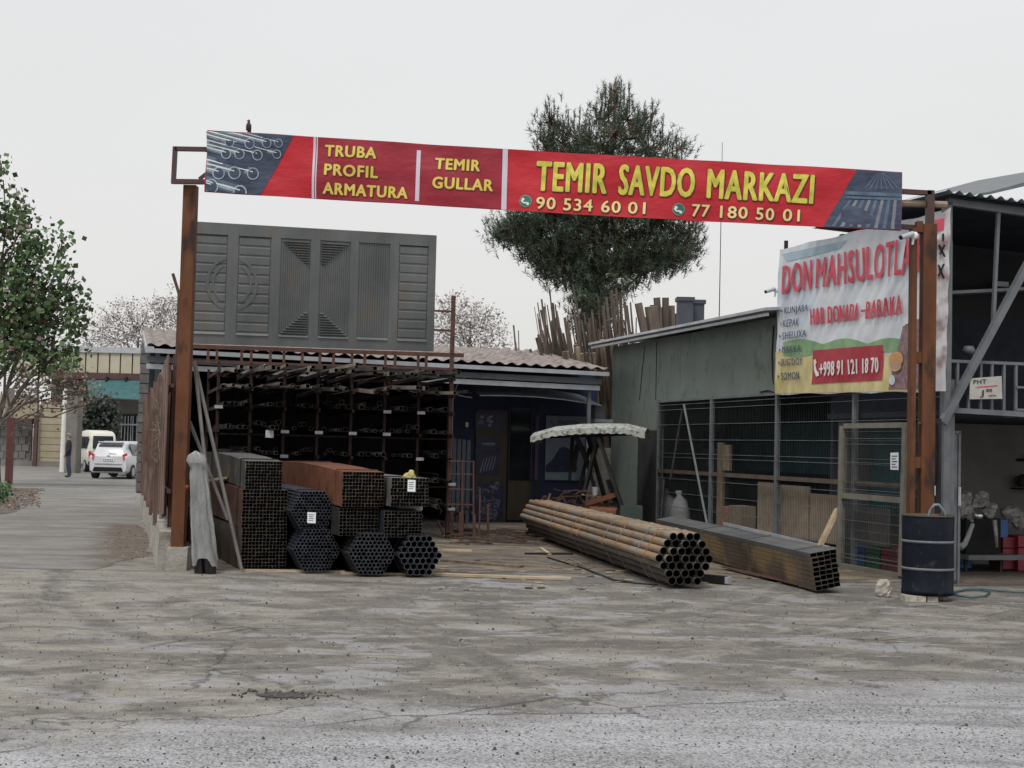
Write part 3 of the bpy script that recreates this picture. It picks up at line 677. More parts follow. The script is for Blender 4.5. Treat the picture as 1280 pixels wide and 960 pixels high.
class SB(MB):
    def bx(s, a, c, y0, y1, z0, z1):   # fractions of the sheet row, thickness in metres
        x0, x1 = us0 + a*W_, us0 + c*W_; Z = lambda f, x: zl(zs1 - f*H_, x)
        s.add([(x0, y0, Z(z1, x0)), (x1, y0, Z(z1, x1)), (x1, y1, Z(z1, x1)), (x0, y1, Z(z1, x0)), (x0, y0, Z(z0, x0)), (x1, y0, Z(z0, x1)), (x1, y1, Z(z0, x1)), (x0, y1, Z(z0, x0))],
              [(0,3,2,1),(4,5,6,7),(0,1,5,4),(1,2,6,5),(2,3,7,6),(3,0,4,7)])
def wedge(s, a, c, yf, yb, yt, z0, z1):   # face leaning back towards the top, so that it catches the sky
    x0, x1 = us0 + a*W_, us0 + c*W_; Z = lambda f, x: zl(zs1 - f*H_, x)
    s.add([(x0, yf, Z(z1, x0)), (x1, yf, Z(z1, x1)), (x1, yb, Z(z1, x1)), (x0, yb, Z(z1, x0)), (x0, yt, Z(z0, x0)), (x1, yt, Z(z0, x1)), (x1, yb, Z(z0, x1)), (x0, yb, Z(z0, x0))],
          [(0,3,2,1),(4,5,6,7),(0,1,5,4),(1,2,6,5),(2,3,7,6),(3,0,4,7)])
T0, T1 = .09, .905
for k in range(6):
    a, c = bd_[k]+.0001, bd_[k+1]-.0001; f0, f1 = fields[k]
    b = SB(YM); y0, y1 = VF-.03, VF
    b.bx(a, f0, y0, y1, 0, 1); b.bx(f1, c, y0, y1, 0, 1); b.bx(f0+.0002, f1-.0002, y0+.001, y1, 0, T0); b.bx(f0+.0002, f1-.0002, y0+.001, y1, T1, 1)
    b.bx(f0, f1, VF-.008, VF, T0, T1)
    sp_ = part('sheet_panel', b, m_sheet, gs)
    # raised lip round the pressed field
    b = SB(YM); e1 = .003
    b.bx(f0+.001, f1-.001, VF-.045, VF-.0305, T0-.008, T0+.008); part('field_lip', b, m_sheet, sp_)
    b = SB(YM); wedge(b, f0+.001, f1-.001, VF-.055, VF-.0305, VF-.032, T1-.006, T1+.014); part('field_lip', b, m_sheet, sp_)
    if k in (0, 1, 5):
        n = 10
        for j in range(n):
            b = SB(YM); z0 = T0 + .012 + j*(T1-T0-.02)/n; z1 = z0 + (T1-T0-.02)/n - .012
            b.bx(f0+.004, f1-.004, VF-.026, VF-.0085, z0+.012, z1); wedge(b, f0+.004, f1-.004, VF-.0262, VF-.0086, VF-.009, z0, z0+.0118)
            part('slat', b, m_sheet, sp_)
            b = None
    if k in (2, 3):
        b = SB(YM); n = 13
        for j in range(n):
            x = f0+.006 + j*(f1-f0-.012)/n; b.bx(x, x+.0052, VF-.022, VF-.0085, T0+.01, T1-.01)
        part('ribs', b, m_sheet, sp_, kind='stuff')
        b = SB(YM)
        for j in range(9):
            ln = (f1-f0-.012)*(1-j/9.5); z = T0+.022+j*.0212
            x0, x1 = (f1-.005-ln, f1-.005) if k == 2 else (f0+.005, f0+.005+ln)
            wedge(b, (x0), (x1), VF-.06, VF-.0225, VF-.026, z, z+.014)
            z = T1-.03-j*.0212; wedge(b, x0, x1, VF-.06, VF-.0225, VF-.026, z, z+.014)
        part('louvres', b, m_sheet, sp_, kind='stuff')
    if k == 4:
        b = SB(YM); n = 12
        for j in range(n):
            x = f0+.006 + j*(f1-f0-.012)/n; b.bx(x, x+.006, VF-.02, VF-.0085, T0+.01, T1-.01)
        part('ribs', b, m_sheet, sp_, kind='stuff')
    if k in (0, 1):
        b = MB(YM); cu = us0 + .1627*W_; cz = zs1 - .5*H_
        lim = (fields[0][1]*W_+us0 - .01) if k == 0 else (fields[1][0]*W_+us0 + .01)
        for r0, r1 in ((.40, .45), (.305, .345)):
            N = 40
            for j in range(N):
                t0, t1 = 2*math.pi*j/N, 2*math.pi*(j+1)/N
                p = [(cu+r*math.cos(t), cz+r*1.08*math.sin(t)) for t, r in ((t0, r0), (t0, r1), (t1, r1), (t1, r0))]
                if all((q[0] < lim) if k == 0 else (q[0] > lim) for q in p):
                    b.prism([(q[0], VF-.04, q[1]) for q in p], (0, .0155, 0))
        part('ring', b, m_sheet, sp_)
# ------------------------------------------------------------------ storage rack
rk = thing('pipe_rack', yw(2.6, VF, 0), 'tall rusty steel storage rack with many shelves full of long profiles', 'rack')
zbar = lambda u: zl(zs0, u) - 0.05
b = MB(YM); b.beam((us0-.1, VF, zbar(us0)), (5.33, VF, zbar(5.3)), .07); part('top_rail', b, m_rustdark, rk)
b = MB(YM); b.beam((us0-.1, VF, zbar(us0)-.26), (5.2, VF, zbar(5.2)-.26), .045); part('top_rail', b, m_rustdark, rk)
pu = YV(563, 520, VF).x
pt = YV(567, 370, VF); pb = YV(556, 672, VF)
b = MB(YM); b.beam((pu, VF, 0), (pu, VF, pt.z), .07); part('post', b, m_rustdark, rk, label='tall rusty outer post at the right end')
for py in (389, 413):
    z = YV(555, py, VF).z; b = MB(YM); b.beam((us1-.02, VF, z), (pu, VF, z), .035); part('tie_bar', b, m_rustdark, rk)
for px in (260, 271, 302, 314, 338, 355, 378, 400, 417, 440, 456, 482, 494, 523, 533):
    u = YV(px, 446, VF).x; b = MB(YM); b.beam((u, VF+.002, zbar(u)-.27), (u, VF+.002, zbar(u)), .045); part('picket', b, m_rustdark, rk)
pus = [YV(px, 540, VF).x for px in (271, 312, 354, 396, 438, 480, 522)]
lev = [YV(438, py, VF).z for py in (470, 491, 514, 542, 572, 603, 634)]
rp_ = random.Random(17)
for u in pus + [pu]:
    for v in ((VF,) if u == pu else (VF, VF+2.9)):
        if u != pu: b = MB(YM); b.beam((u, v, 0), (u, v, zbar(u)-.25), .05); part('post', b, m_rackd, rk)
    for i, z in enumerate(lev):
        b = MB(YM); b.beam((u, VF-.25, z), (u, VF+2.9, z), .045, .06); part('shelf_arm', b, m_rackd, rk)
        if i > 1 and rp_.random() < .55: b = MB(YM); b.box(u-.07, u+.07, VF-.27, VF-.252, z-.025, z+.03); part('end_plate', b, m_galv, rk)
for z in lev[3::2]:
    b = MB(YM); b.beam((pus[0], VF+.04, z-.06), (pu, VF+.04, z-.06), .022); part('shelf_rail', b, m_rackd, rk)
# long profiles on the shelves
rr = random.Random(21)
m_prof = M('mill_scale_profile', (0.03, 0.028, 0.03), (0.085, 0.075, 0.068), 3, 0.55, metal=0.2, vary=0.5)
m_prof2 = M('dusty_profile', (0.16, 0.135, 0.115), (0.27, 0.235, 0.2), 3, 0.7, vary=0.35)
def sq(r, th): return ([(-r,-r),(r,-r),(r,r),(-r,r)], [(-r+th,-r+th),(r-th,-r+th),(r-th,r-th),(-r+th,r-th)])
def circ(r, n=12): return [(math.cos(6.28318*k/n)*r, math.sin(6.28318*k/n)*r) for k in range(n)]
ord_ = ['first', 'second', 'third', 'fourth', 'fifth', 'sixth', 'seventh']
bay_names = ['leftmost bay', 'second bay', 'third bay', 'fourth bay', 'fifth bay', 'sixth bay', 'rightmost bay']
shelf_names = ['top shelf', 'second shelf from top', 'third shelf from top', 'middle shelf', 'shelf below the middle', 'second shelf from ground', 'lowest shelf']
for i, z in enumerate(lev):
    for j in range(len(pus)):
        u0 = pus[j]; u1 = (pus+[pu])[j+1]
        k = rr.randint(4, 6) + (1 if i < 2 else 0)
        for q in range(k):
            u = u0 + .09 + (u1-u0-.16)*(q+.5)/k + rr.uniform(-.02, .02); r = rr.uniform(.022, .042) if i > 1 else rr.uniform(.022, .036)
            st = VF - (rr.uniform(.3, 1.9) if i < 2 else rr.uniform(-.1, .75)); skew = rr.uniform(-.15, .15) if i < 2 else rr.uniform(-.04, .04)
            zz = z + .031 + r + (r*2+.004 if rr.random() < .25 else 0)
            b = MB(YM); o_, i_ = sq(r, .005) if rr.random() < .7 else (circ(r), circ(r-.005))
            sag = rr.uniform(0, .08) if i < 2 else 0
            b.hollow([(u+skew, st, zz-sag), (u+skew*.3, VF+.3, zz), (u, VF+3.0, zz)], o_, i_)
            light = (i < 2 and rr.random() < .6)
            solo('steel_profile', b, [m_prof2 if light else m_prof, m_rim, m_inner],
                 ('pale' if light else 'dark') + ' steel profile, ' + ord_[q] + ' from left, ' + shelf_names[i] + ', ' + bay_names[j] + ' of the rack', 'steel profile', ('pale' if light else 'dark') + ' profiles on the ' + shelf_names[i] + ' in the ' + bay_names[j])
# price tag hanging in the rack
b = MB(YM); p = YV(337, 542, VF-.3); b.box(p.x-.07, p.x+.07, p.y, p.y+.003, p.z-.07, p.z+.06); solo('price_tag', b, m_paper, 'white paper tag hanging on the left part of the pipe rack', 'tag')
# ------------------------------------------------------------------ shed behind the rack
sh = thing('open_shed', yw(4.9, 9.4, 0), 'long open fronted storage shed with faded corrugated roof and white gutter', 'shed')
VS = 9.3; VB = 14.6
gl = YV(240, 439.5, VS); gr = YV(758, 467, VS); ZE = (gl.z+gr.z)/2; UL = -.25; UR = gr.x
def zroof(v, u): return ZE + .08 + (v-VS)*0.135 + (gr.z-gl.z)*((u-UL)/(UR-UL)-.5)
b = MB(YM)
nu = int((UR-UL)/.045)
b.grid(lambda s, t: Vector((UL+s*(UR-UL), VS-.12+t*(VB-VS), zroof(VS+t*(VB-VS), UL+s*(UR-UL)) + .028*math.sin(s*nu*.045/.27*2*math.pi) + (.02 if int(t*20) % 5 == 0 else 0))), nu, 20)
part('roof_sheet', b, m_tile, sh, True, label='faded pinkish corrugated roof')
b = MB(YM); b.box(UL, UR, VS, VB-.2, 0, 0) if 0 else None
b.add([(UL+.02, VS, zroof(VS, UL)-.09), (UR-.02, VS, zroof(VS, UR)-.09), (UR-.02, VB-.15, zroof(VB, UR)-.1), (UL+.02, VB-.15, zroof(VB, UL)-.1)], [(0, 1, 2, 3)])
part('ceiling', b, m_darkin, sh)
zg = lambda u: zroof(VS, u) - .1
b = MB(YM); b.beam((UL, VS-.13, zg(UL)), (UR, VS-.13, zg(UR)), .1, .085); part('gutter', b, m_galv, sh)
b = MB(YM); b.beam((UL, VS, zg(UL)-.16), (UR-.1, VS, zg(UR)-.16), .05, .12); part('fascia_board', b, m_gsteel, sh)
b = MB(YM); b.beam((UL, VS, zg(UL)-.3), (UR-.15, VS, zg(UR)-.3), .06, .1); part('eave_beam', b, m_galv, sh)
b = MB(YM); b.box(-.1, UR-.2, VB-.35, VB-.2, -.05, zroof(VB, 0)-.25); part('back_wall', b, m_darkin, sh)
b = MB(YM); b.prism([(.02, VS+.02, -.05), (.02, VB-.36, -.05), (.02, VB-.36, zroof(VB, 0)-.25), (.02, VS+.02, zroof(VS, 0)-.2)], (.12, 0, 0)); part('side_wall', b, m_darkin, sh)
b = MB(YM); b.prism([(-.12, VB-.1, zroof(VB, UL)-.02), (-.28, VB-.1, zroof(VB, UL)-.02), (-.28, VS-.1, zroof(VS, UL)-.02), (-.12, VS-.1, zroof(VS, UL)-.02)], (0, 0, -.12)); part('barge_board', b, m_galv, sh)
for px in (562, 735):
    u = YV(px, 560, VS+.1).x
    b = MB(YM); b.beam((u, VS+.1, 0), (u, VS+.1, zg(u)-.36), .07 if px > 600 else .09); part('post', b, m_gsteel, sh)
# shopfront inside the shed: door leaves and posters
VD = 11.4
sf = thing('shop_building', yw(7.4, VD, 0), 'dark blue shop front with brown door and posters at back of the shed', 'shop front')
def rc(px0, py0, px1, py1, v): a = YV(px0, py1, v); c = YV(px1, py0, v); return a.x, c.x, max(a.z, .0), c.z
def slab(par, name, px0, py0, px1, py1, v, th, mat, **k):
    a, c, z0, z1 = rc(px0, py0, px1, py1, v); b = MB(YM); b.box(a, c, v, v+th, z0, z1); return part(name, b, mat, par, **k)
ul_, ur_ = YV(566, 560, VD+.1).x, 9.95
b = MB(YM); b.box(ul_, ur_-.1, VD+.05, VD+.2, -.02, ZE+.1); part('wall', b, m_blue, sf)
b = MB(YM); b.box(ul_-.1, ul_-.001, VD+.05, VB-.36, -.02, ZE+.1); part('side_wall', b, m_darkin, sf)
d_ = slab(sf, 'door', 592, 513, 635, 652, VD-.02, .06, m_brownp)
def poster(px0, py0, px1, py1, v, parent, mat, style, seed, label=None):
    a, c, z0, z1 = rc(px0, py0, px1, py1, v); b = MB(YM); b.box(a, c, v-.012, v, z0, z1); o = part('poster', b, mat, parent, label=label)
    r = random.Random(seed); b = MB(YM); L_ = lambda s, t: (a+(c-a)*s, v-.015, z0+(z1-z0)*t)
    if style == 'scroll':
        for k in range(46):
            s, t = r.uniform(.12, .88), r.uniform(.06, .94); rad = r.uniform(.03, .09); a0 = r.uniform(0, 6)
            pts = [Vector(L_(s, t)) + Vector((math.cos(a0+j*.6)*rad*(1-j*.09), 0, math.sin(a0+j*.6)*rad*(1-j*.09))) for j in range(7)]
            for p, q in zip(pts, pts[1:]): b.beam(p, q, .004, .014, up=(0, 0, 1))
    if style == 'rails':
        for k in range(5):
            s = .2+k*.13; b.beam(L_(s, .05+.02*k), L_(s+.16, .42+.02*k), .004, .02)
        b.beam(L_(.25, .80), L_(.82, .80), .004, .03); b.beam(L_(.25, .76), L_(.82, .76), .004, .012)
    if style == 'flowers':
        for k in range(9):
            s, t = r.uniform(.1, .9), r.uniform(.2, .8); b.prism([Vector(L_(s, t)) + Vector((math.cos(j*1.05)*r.uniform(.03, .07), 0, math.sin(j*1.05)*r.uniform(.02, .06))) for j in range(6)], (0, .002, 0))
    if b.v: part('poster_print', b, M('poster_print_' + style, (0.16, 0.18, 0.27), (0.3, 0.3, 0.4), 20, .6), o)
    return o
m_post = M('navy_poster', (0.015, 0.02, 0.05), (0.035, 0.04, 0.085), 9, 0.4)
poster(594, 517, 631, 535, VD-.025, d_ if 0 else sf, m_post, 'flowers', 1, 'wide poster above the door with pale flowers')
poster(594, 545, 624, 593, VD-.025, sf, m_post, 'rails', 2, 'dark poster in the upper door panel')
poster(592, 603, 629, 650, VD-.025, sf, m_post, 'scroll', 3, 'poster of pale wrought iron scrolls in the lower door panel')
slab(sf, 'door_leaf', 634.5, 601, 664, 650, VD-.025, .05, m_brownp)
for px in (636, 664, 672):
    slab(sf, 'mullion', px-1.2, 505, px+1.2, 650, VD-.05, .05, m_brownp)
slab(sf, 'window_pane', 637.5, 510, 663, 600, VD-.01, .03, m_glass)
slab(sf, 'pink_strip', 668, 520, 674, 600, VD-.06, .01, M('faded_pink_panel', (0.07, 0.045, 0.08), (0.1, 0.06, 0.1), 4, .6))
m_pp = M('pale_poster', (0.13, 0.16, 0.21), (0.18, 0.22, 0.27), 3, .5)
pq = slab(sf, 'poster', 681, 521, 732, 600, VD-.06, .012, m_pp, label='large pale grey poster with dark building picture')
b = MB(YM); V_ = VD-.064
def yp(px, py, v=V_): return YV(px, py, v)
b.prism([yp(682, 590), yp(720, 590), yp(722, 586), yp(714, 563), yp(705, 558), yp(700, 560), yp(690, 575), yp(682, 582)], (0, .002, 0))
part('poster_print', b, m_post, pq)
b = MB(YM); YPf = lambda x, y, o: YV(x, y, V_-o)
text_on(b, 'AL MARDON', (687, 530.5), (725, 532), (687, 524.5), (725, 526), YPf, 0.002, .03); part('lettering', b, m_ink, pq)
b = MB(YM); b.prism([yp(682, 592, V_), yp(719, 592, V_), yp(719, 600, V_), yp(682, 599, V_)], (0, .002, 0)); part('poster_print', b, M('poster_cyan', (0.16, 0.24, 0.28), (0.2, 0.28, 0.32), 9, .6), pq)
# stacked bluish sheets left of the door
for k in range(4):
    b = MB(YM); p = YV(568+k*5.6, 590, VD-.2); b.box(p.x-.05, p.x+.035, VD-.2-.02*k, VD-.1, 0, YV(570, 548+k*.6, VD-.2).z)
    solo('metal_sheet', b, M('pale_blue_sheet', (0.09, 0.12, 0.16), (0.14, 0.17, 0.21), 3, .5) if k == 0 else bpy.data.materials['pale_blue_sheet'],
         'narrow pale blue sheet leaning by the shop door, ' + ['leftmost', 'second from left', 'third from left', 'rightmost'][k] + ' of four', 'sheet', 'pale sheets beside the shop door')
slab(sf, 'light_switch', 582, 528, 585.5, 534, VD-.16, .04, m_white)
# bowed pale awning
ba = thing('bowed_awning', yw(7.8, 9.7, 2.6), 'thin bowed pale plastic awning sheet above the shop door', 'awning')
va = 9.75; pts = [(600, 495), (635, 495.2), (670, 496.7), (705, 500), (735, 504.5), (752, 507.5)]
Q = [YV(x, y, va) for x, y in pts]
b = MB(YM)
for i in range(5):
    a, c = Q[i], Q[i+1]; e2 = Vector((0, 1.5, .28)); t = Vector((0, 0, .018))
    b.add([a, c, c+e2, a+e2, a+t, c+t, c+e2+t, a+e2+t], [(0,3,2,1),(4,5,6,7),(0,1,5,4),(2,3,7,6)])
part('awning_sheet', b, M('pale_polycarbonate', (0.5, 0.55, 0.62), (0.6, 0.64, 0.7), 3, .35), ba)
b = MB(YM); b.tube(Q[0]+Vector((0, .75, .1)), Q[0]+Vector((0, 1.7, .3)), .02, n=6); b.tube(Q[5]+Vector((-.3, .2, 0)), Q[5]+Vector((-.3, 1.7, .3)), .02, n=6); b.beam(Q[0]+Vector((0, 1.5, .27)), Q[5]+Vector((0, 1.5, .27)), .03); part('bracket', b, m_gsteel, ba)
# cable loop hanging at the left end of the shop front
b = MB(YM); b.path([YV(x, y, VS+.3) for x, y in ((588, 470), (578, 474), (571, 482), (569, 490), (573, 494), (582, 496), (590, 497))], .012, 5); solo('hanging_cable', b, m_galv, 'pale cable loop hanging under the eave above the metal stand', 'cable')
# grey box and plate on the right under the eave
b = MB(YM); a, c, z0, z1 = rc(744, 507, 757, 524, 9.9); b.box(a, c, 9.9, 10.2, z0, z1); solo('bucket', b, m_gsteel, 'grey box sitting on the small shelf right of the shed post', 'box')
b = MB(YM); a, c, z0, z1 = rc(740, 524.5, 762, 528, 9.9); b.box(a, c, 9.7, 10.3, z0, z1); solo('wall_shelf', b, m_galv, 'pale small shelf between the shed post and green wall', 'shelf')
# ------------------------------------------------------------------ steel bundles
def prof_pts(kind, r, th):
    if kind == 'sq': return sq(r, th)
    if kind == 'round': return circ(r), circ(r-th)
def bundle(fc, ang, length, cells, kind, r, th, mat, label, name='tube_bundle', pieces=False, pname='tube', bend=None, jit=0.015, cat='steel bundle', group=None, mats=None, seed=1, straps=3, smat=None, size=(.4, .4), sub=5, rim=None):
    jit = max(jit, .028)
    """fc: centre of the front face, ang: degrees left of straight back, cells: (dx, dz) from fc"""
    rr = random.Random(seed); d = Vector((-math.sin(R(ang)), math.cos(R(ang)), 0)); a = Vector((d.y, -d.x, 0))
    t = thing(name, (fc.x, fc.y, max(0, fc.z-size[1])), label, cat, group)
    bend = bend or (lambda s: 0.0)
    o_, i_ = prof_pts(kind, r, th) if not callable(kind) else kind()
    J = MB()
    for ci, (dx, dz) in enumerate(cells):
        st = rr.uniform(-jit, jit); P = []
        for k in range(sub+1):
            s = k / sub; P.append(fc + a*dx + Vector((0, 0, dz + bend(s))) + d*(st + s*length))
        if pieces:
            b = MB(); b.hollow(P, o_, i_); part(pname, b, [(mats(ci, dx, dz) if mats else mat), rim or m_rim, m_inner], t)
        else: J.hollow(P, o_, i_)
    if not pieces: part(pname+'s', J, [mat, rim or m_rim, m_inner], t, kind='stuff')
    for k in range(straps):
        s = (k+.5)/straps + rr.uniform(-.05, .05) if k else 0.06
        w_, h_ = size; c = fc + d*(s*length) + Vector((0, 0, bend(s)))
        b = MB()
        if kind == 'round':
            ring = [c + a*(w_*math.cos(R(60*j))) + Vector((0, 0, w_*math.sin(R(60*j)))) for j in range(6)]
        else:
            ring = [c + a*x*w_ + Vector((0, 0, z*h_)) for x, z in ((-1, -1), (1, -1), (1, 1), (-1, 1))]
        for p, q in zip(ring, ring[1:]+ring[:1]): b.beam(p, q, .02, .006, up=d)
        part('strap', b, smat or m_dsteel, t)
    return t
def sqcells(nx, nz, p, q=None): q = q or p; return [((i-(nx-1)/2)*p, (j-(nz-1)/2)*q) for j in range(nz) for i in range(nx)]
def hexcells(n, p):
    out_ = []
    for j in range(-(n-1), n):
        m = 2*n-1-abs(j)
        for i in range(m): out_.append(((i-(m-1)/2)*p, j*p*.866))
    return out_
def sc_(Y): return F / Y
m_brb = M('brown_rusted_tube', (0.065, 0.032, 0.021), (0.13, 0.06, 0.038), 2, .6, st=(1, 1, 2), c3=(0.04, 0.03, 0.027), scale3=3, bump=.001)
m_brb2 = M('dull_brown_tube', (0.05, 0.036, 0.028), (0.088, 0.062, 0.045), 2, .6, bump=.001)
m_grb = M('grey_green_tube', (0.06, 0.062, 0.058), (0.1, 0.1, 0.09), 2, .6, c3=(0.22, 0.19, 0.13), scale3=4, t3=(.55, .7))
m_rsb = M('bright_rust_tube', (0.12, 0.047, 0.025), (0.185, 0.072, 0.038), 2.5, .75, c3=(0.08, 0.035, 0.022), scale3=4, t3=(.5, .68), spec=.25, bump=.001)
m_grt = M('grey_dusty_tube', (0.085, 0.08, 0.078), (0.16, 0.15, 0.14), 3, .6, bump=.001)
def fpt(px, py, Y): return PY(px, py, Y)
AN = 21
YA = 17.9
def sqb(x0, y0, x1, y1, Y, nx, nz, mat, label, length=6, ang=AN, bend=None, seed=1, smat=None):
    p0 = PY(x0, y1, Y); p1 = PY(x1, y0, Y); w_ = (p1.x-p0.x)/math.cos(R(ang)); h_ = p1.z-p0.z; c = (p0+p1)/2
    px_, pz_ = w_/nx, h_/nz
    o_ = [(-px_/2*.985, -pz_/2*.985), (px_/2*.985, -pz_/2*.985), (px_/2*.985, pz_/2*.985), (-px_/2*.985, pz_/2*.985)]; k = .86
    i_ = [(x*k, z*k) for x, z in o_]
    return bundle(c, ang, length, sqcells(nx, nz, px_, pz_), lambda: (o_, i_), 0, 0, mat, label, bend=bend, seed=seed, group=None, size=(w_/2+.004, h_/2+.004), smat=smat)
# left stack of three
sqb(303, 660.5, 357, 711, YA, 13, 12, m_brb2, 'bottom bundle of dull brown square tubes in the leftmost stack', seed=1)
sqb(304, 613, 358, 659.5, YA, 13, 11, m_brb, 'middle bundle of reddish brown square tubes in the leftmost stack', seed=2, bend=lambda s: .05*math.sin(s*3.1))
sqb(308, 577, 352, 611.5, YA, 12, 9, m_grb, 'topmost bundle of grey green square tubes arching over the leftmost stack', seed=3, bend=lambda s: .10*math.sin(s*3.1)-.04*s)
b = MB()
for s in (.3, 3.2): 
    p = PY(333, 612, YA) ; d = Vector((-math.sin(R(AN)), math.cos(R(AN)), 0)); a = Vector((d.y, -d.x, 0)); c = p + d*(s+.6)
    b.beam(c-a*.5+Vector((0, 0, .0)), c+a*.3, .05, .03)
# hexagonal bundles
def hexb(x0, x1, yb, Y, n, r_k, mat, label, ang=AN-2, seed=1, pieces=False, zc=None, pname='pipe'):
    p0 = PY(x0, 600, Y); p1 = PY(x1, 600, Y); w_ = (p1.x-p0.x)/math.cos(R(ang)); p = w_/(2*n-1)
    cz = zc if zc is not None else (n-1)*p*.866 + p/2 + 0.03
    c = Vector(((p0.x+p1.x)/2, Y, cz))
    return bundle(c, ang, 6, hexcells(n, p), 'round', p/2*.985, p/2*(1-r_k), mat, label, seed=seed, size=(w_/2+.006, w_/2), pieces=pieces, pname=pname, cat='pipe bundle', name='pipe_bundle', sub=3, rim=m_rimb)
hexb(370.5, 427, 716, 17.65, 7, .84, m_bsteel, 'lower hexagonal bundle of thin blue black pipes below the tagged one', seed=4)
zc2 = PY(394, 639, 17.7).z
hexb(366, 420, 664, 17.7, 7, .84, m_bsteel, 'upper hexagonal bundle of thin pipes with a white paper tag on its face', seed=5, zc=zc2)
hexb(440, 496, 720, 17.35, 6, .84, m_dsteel, 'hexagonal bundle of dark pipes on the ground between two others', seed=6, ang=AN-3)
hexb(501, 554, 720, 17.45, 4, .88, m_dsteel, 'rightmost hexagonal bundle of thicker dark round pipes on the ground', seed=7, ang=AN-3, pieces=True)
sqb(424.5, 636, 472, 669, 17.5, 11, 8, m_dsteel, 'dark square tube bundle lying under the bright rust one', seed=8)
sqb(480.5, 639.5, 527, 671, 17.5, 11, 8, m_bsteel, 'blue black square tube bundle under the tagged grey one', seed=9)
sqb(428.5, 590.5, 480, 633, 17.45, 13, 10, m_rsb, 'bright orange rust square tube bundle on top of the middle stack', seed=10, bend=lambda s: .07*math.sin(s*3.1), smat=m_rsb)
sqb(489, 598, 535, 632.5, 17.5, 12, 8, m_grt, 'grey dusty square tube bundle with a white tag, top of right stack', seed=11)
# hidden bearer blocks and tags
for x, y, Y, w_, h_, lb in ((389.5, 647, 17.68, .055, .07, 'white paper tag fixed to the upper hexagonal pipe bundle'), (514.5, 607, 17.45, .05, .075, 'white paper tag on the grey square tube bundle at the top right')):
    p = PY(x, y, Y-.03); b = MB(); b.prism([p+Vector((-w_, 0, -h_)), p+Vector((w_, 0, -h_*1.05)), p+Vector((w_, 0, h_*.95)), p+Vector((-w_, 0, h_))], (0, -.004, 0))
    o = thing('paper_tag', p, lb, 'tag'); part('sheet', b, m_paper, o)
    b = MB()
    for k in range(4): b.prism([p+Vector((-w_*.7, -.006, h_*(.6-k*.35))), p+Vector((w_*(.6-.2*(k % 2)), -.006, h_*(.6-k*.35))), p+Vector((w_*(.6-.2*(k % 2)), -.006, h_*(.5-k*.35))), p+Vector((-w_*.7, -.006, h_*(.5-k*.35)))], (0, -.001, 0))
    part('writing', b, m_gsteel, o)
rr = random.Random(5)
p = PY(511, 596, 17.7); b = MB(); b.blob(p+Vector((0, 0, -.02)), (.1, .08, .07), rr, 12, 8, .25); b.blob(p+Vector((-.09, -.02, -.04)), (.09, .05, .03), rr, 10, 6, .25); b.blob(p+Vector((.03, 0, .05)), (.04, .04, .04), rr, 8, 6, .3)
solo('yellow_rag', b, M('yellow_rag', (0.42, 0.36, 0.14), (0.6, 0.52, 0.25), 9, .9, c3=(.2, .1, .05), scale3=9), 'crumpled yellow rag on top of the tagged grey tube bundle', 'rag')
# white board and bearers between the stacked bundles
def solo_beam(name, p, q, w_, h_, mat, label, cat, group=None):
    b = MB(); b.beam(p, q, w_, h_); return solo(name, b, mat, label, cat, group)
p = PY(522, 637, 18.2); b = MB(); b.prism([PY(495, 633.5, 18.1), PY(527, 632.6, 17.9), PY(527, 639.4, 17.9), PY(503, 636.8, 18.1)], (-.1, .6, 0)); solo('pale_board', b, m_white, 'pale board wedged between the two square bundles of the right stack', 'board')
b = MB(); b.prism([PY(250, 600, 19.3), PY(284, 596, 19.0), PY(284, 598.5, 19.0), PY(250, 603, 19.3)], (-.02, .3, 0)); solo('pale_strip', b, m_wood2, 'pale wooden strip between the top and middle bundles on the far left', 'wooden strip')
for k, (x0, x1, y, Y) in enumerate(((298, 430, 713, 17.95), (425, 560, 716.5, 17.7))):
    q0_, q1_ = G(x0, y+2), G(x1, y+3.5); solo_beam('wooden_bearer', q0_+Vector((0, .1, .012)), q1_+Vector((0, .1, .012)), .1, .03, m_wood2, ['long pale plank under the front of the left bundles', 'long pale plank under the front of the right bundles'][k], 'plank')
# large pipe bundle, 37 pipes
m_pa = M('ochre_rusty_pipe', (0.19, 0.125, 0.075), (0.31, 0.205, 0.12), 2.5, .75, st=(3, .7, 3), c3=(0.22, 0.2, 0.17), scale3=2.2, t3=(.48, .6), bump=.002, vary=.15)
m_pb = M('grey_brown_pipe', (0.1, 0.085, 0.07), (0.17, 0.145, 0.115), 2.5, .75, st=(3, .7, 3), c3=(0.19, 0.17, 0.145), scale3=4, bump=.002, vary=.2)
m_pc = M('dark_pipe', (0.04, 0.036, 0.034), (0.08, 0.07, 0.062), 3, .7, st=(3, .7, 3), bump=.002, vary=.2)
P_ = .104
fc = Vector((2.175, 16.8, 3*P_*.866 + P_/2 + .05))
bp = bundle(fc, 9.6, 9.6, hexcells(4, P_), 'round', P_/2*.97, .005, m_pa, 'large hexagonal bundle of long ochre rusty pipes lying on open ground', name='pipe_bundle', pieces=True, pname='pipe', cat='pipe bundle',
            mats=lambda i, dx, dz: m_pa if dz > .0 - .01 and (dz > .2 or dx < -.2) else (m_pb if dz > -.12 else m_pc), seed=12, straps=0, jit=.05, size=(.36, .36), sub=4)
d = Vector((-math.sin(R(9.6)), math.cos(R(9.6)), 0)); a = Vector((d.y, -d.x, 0))
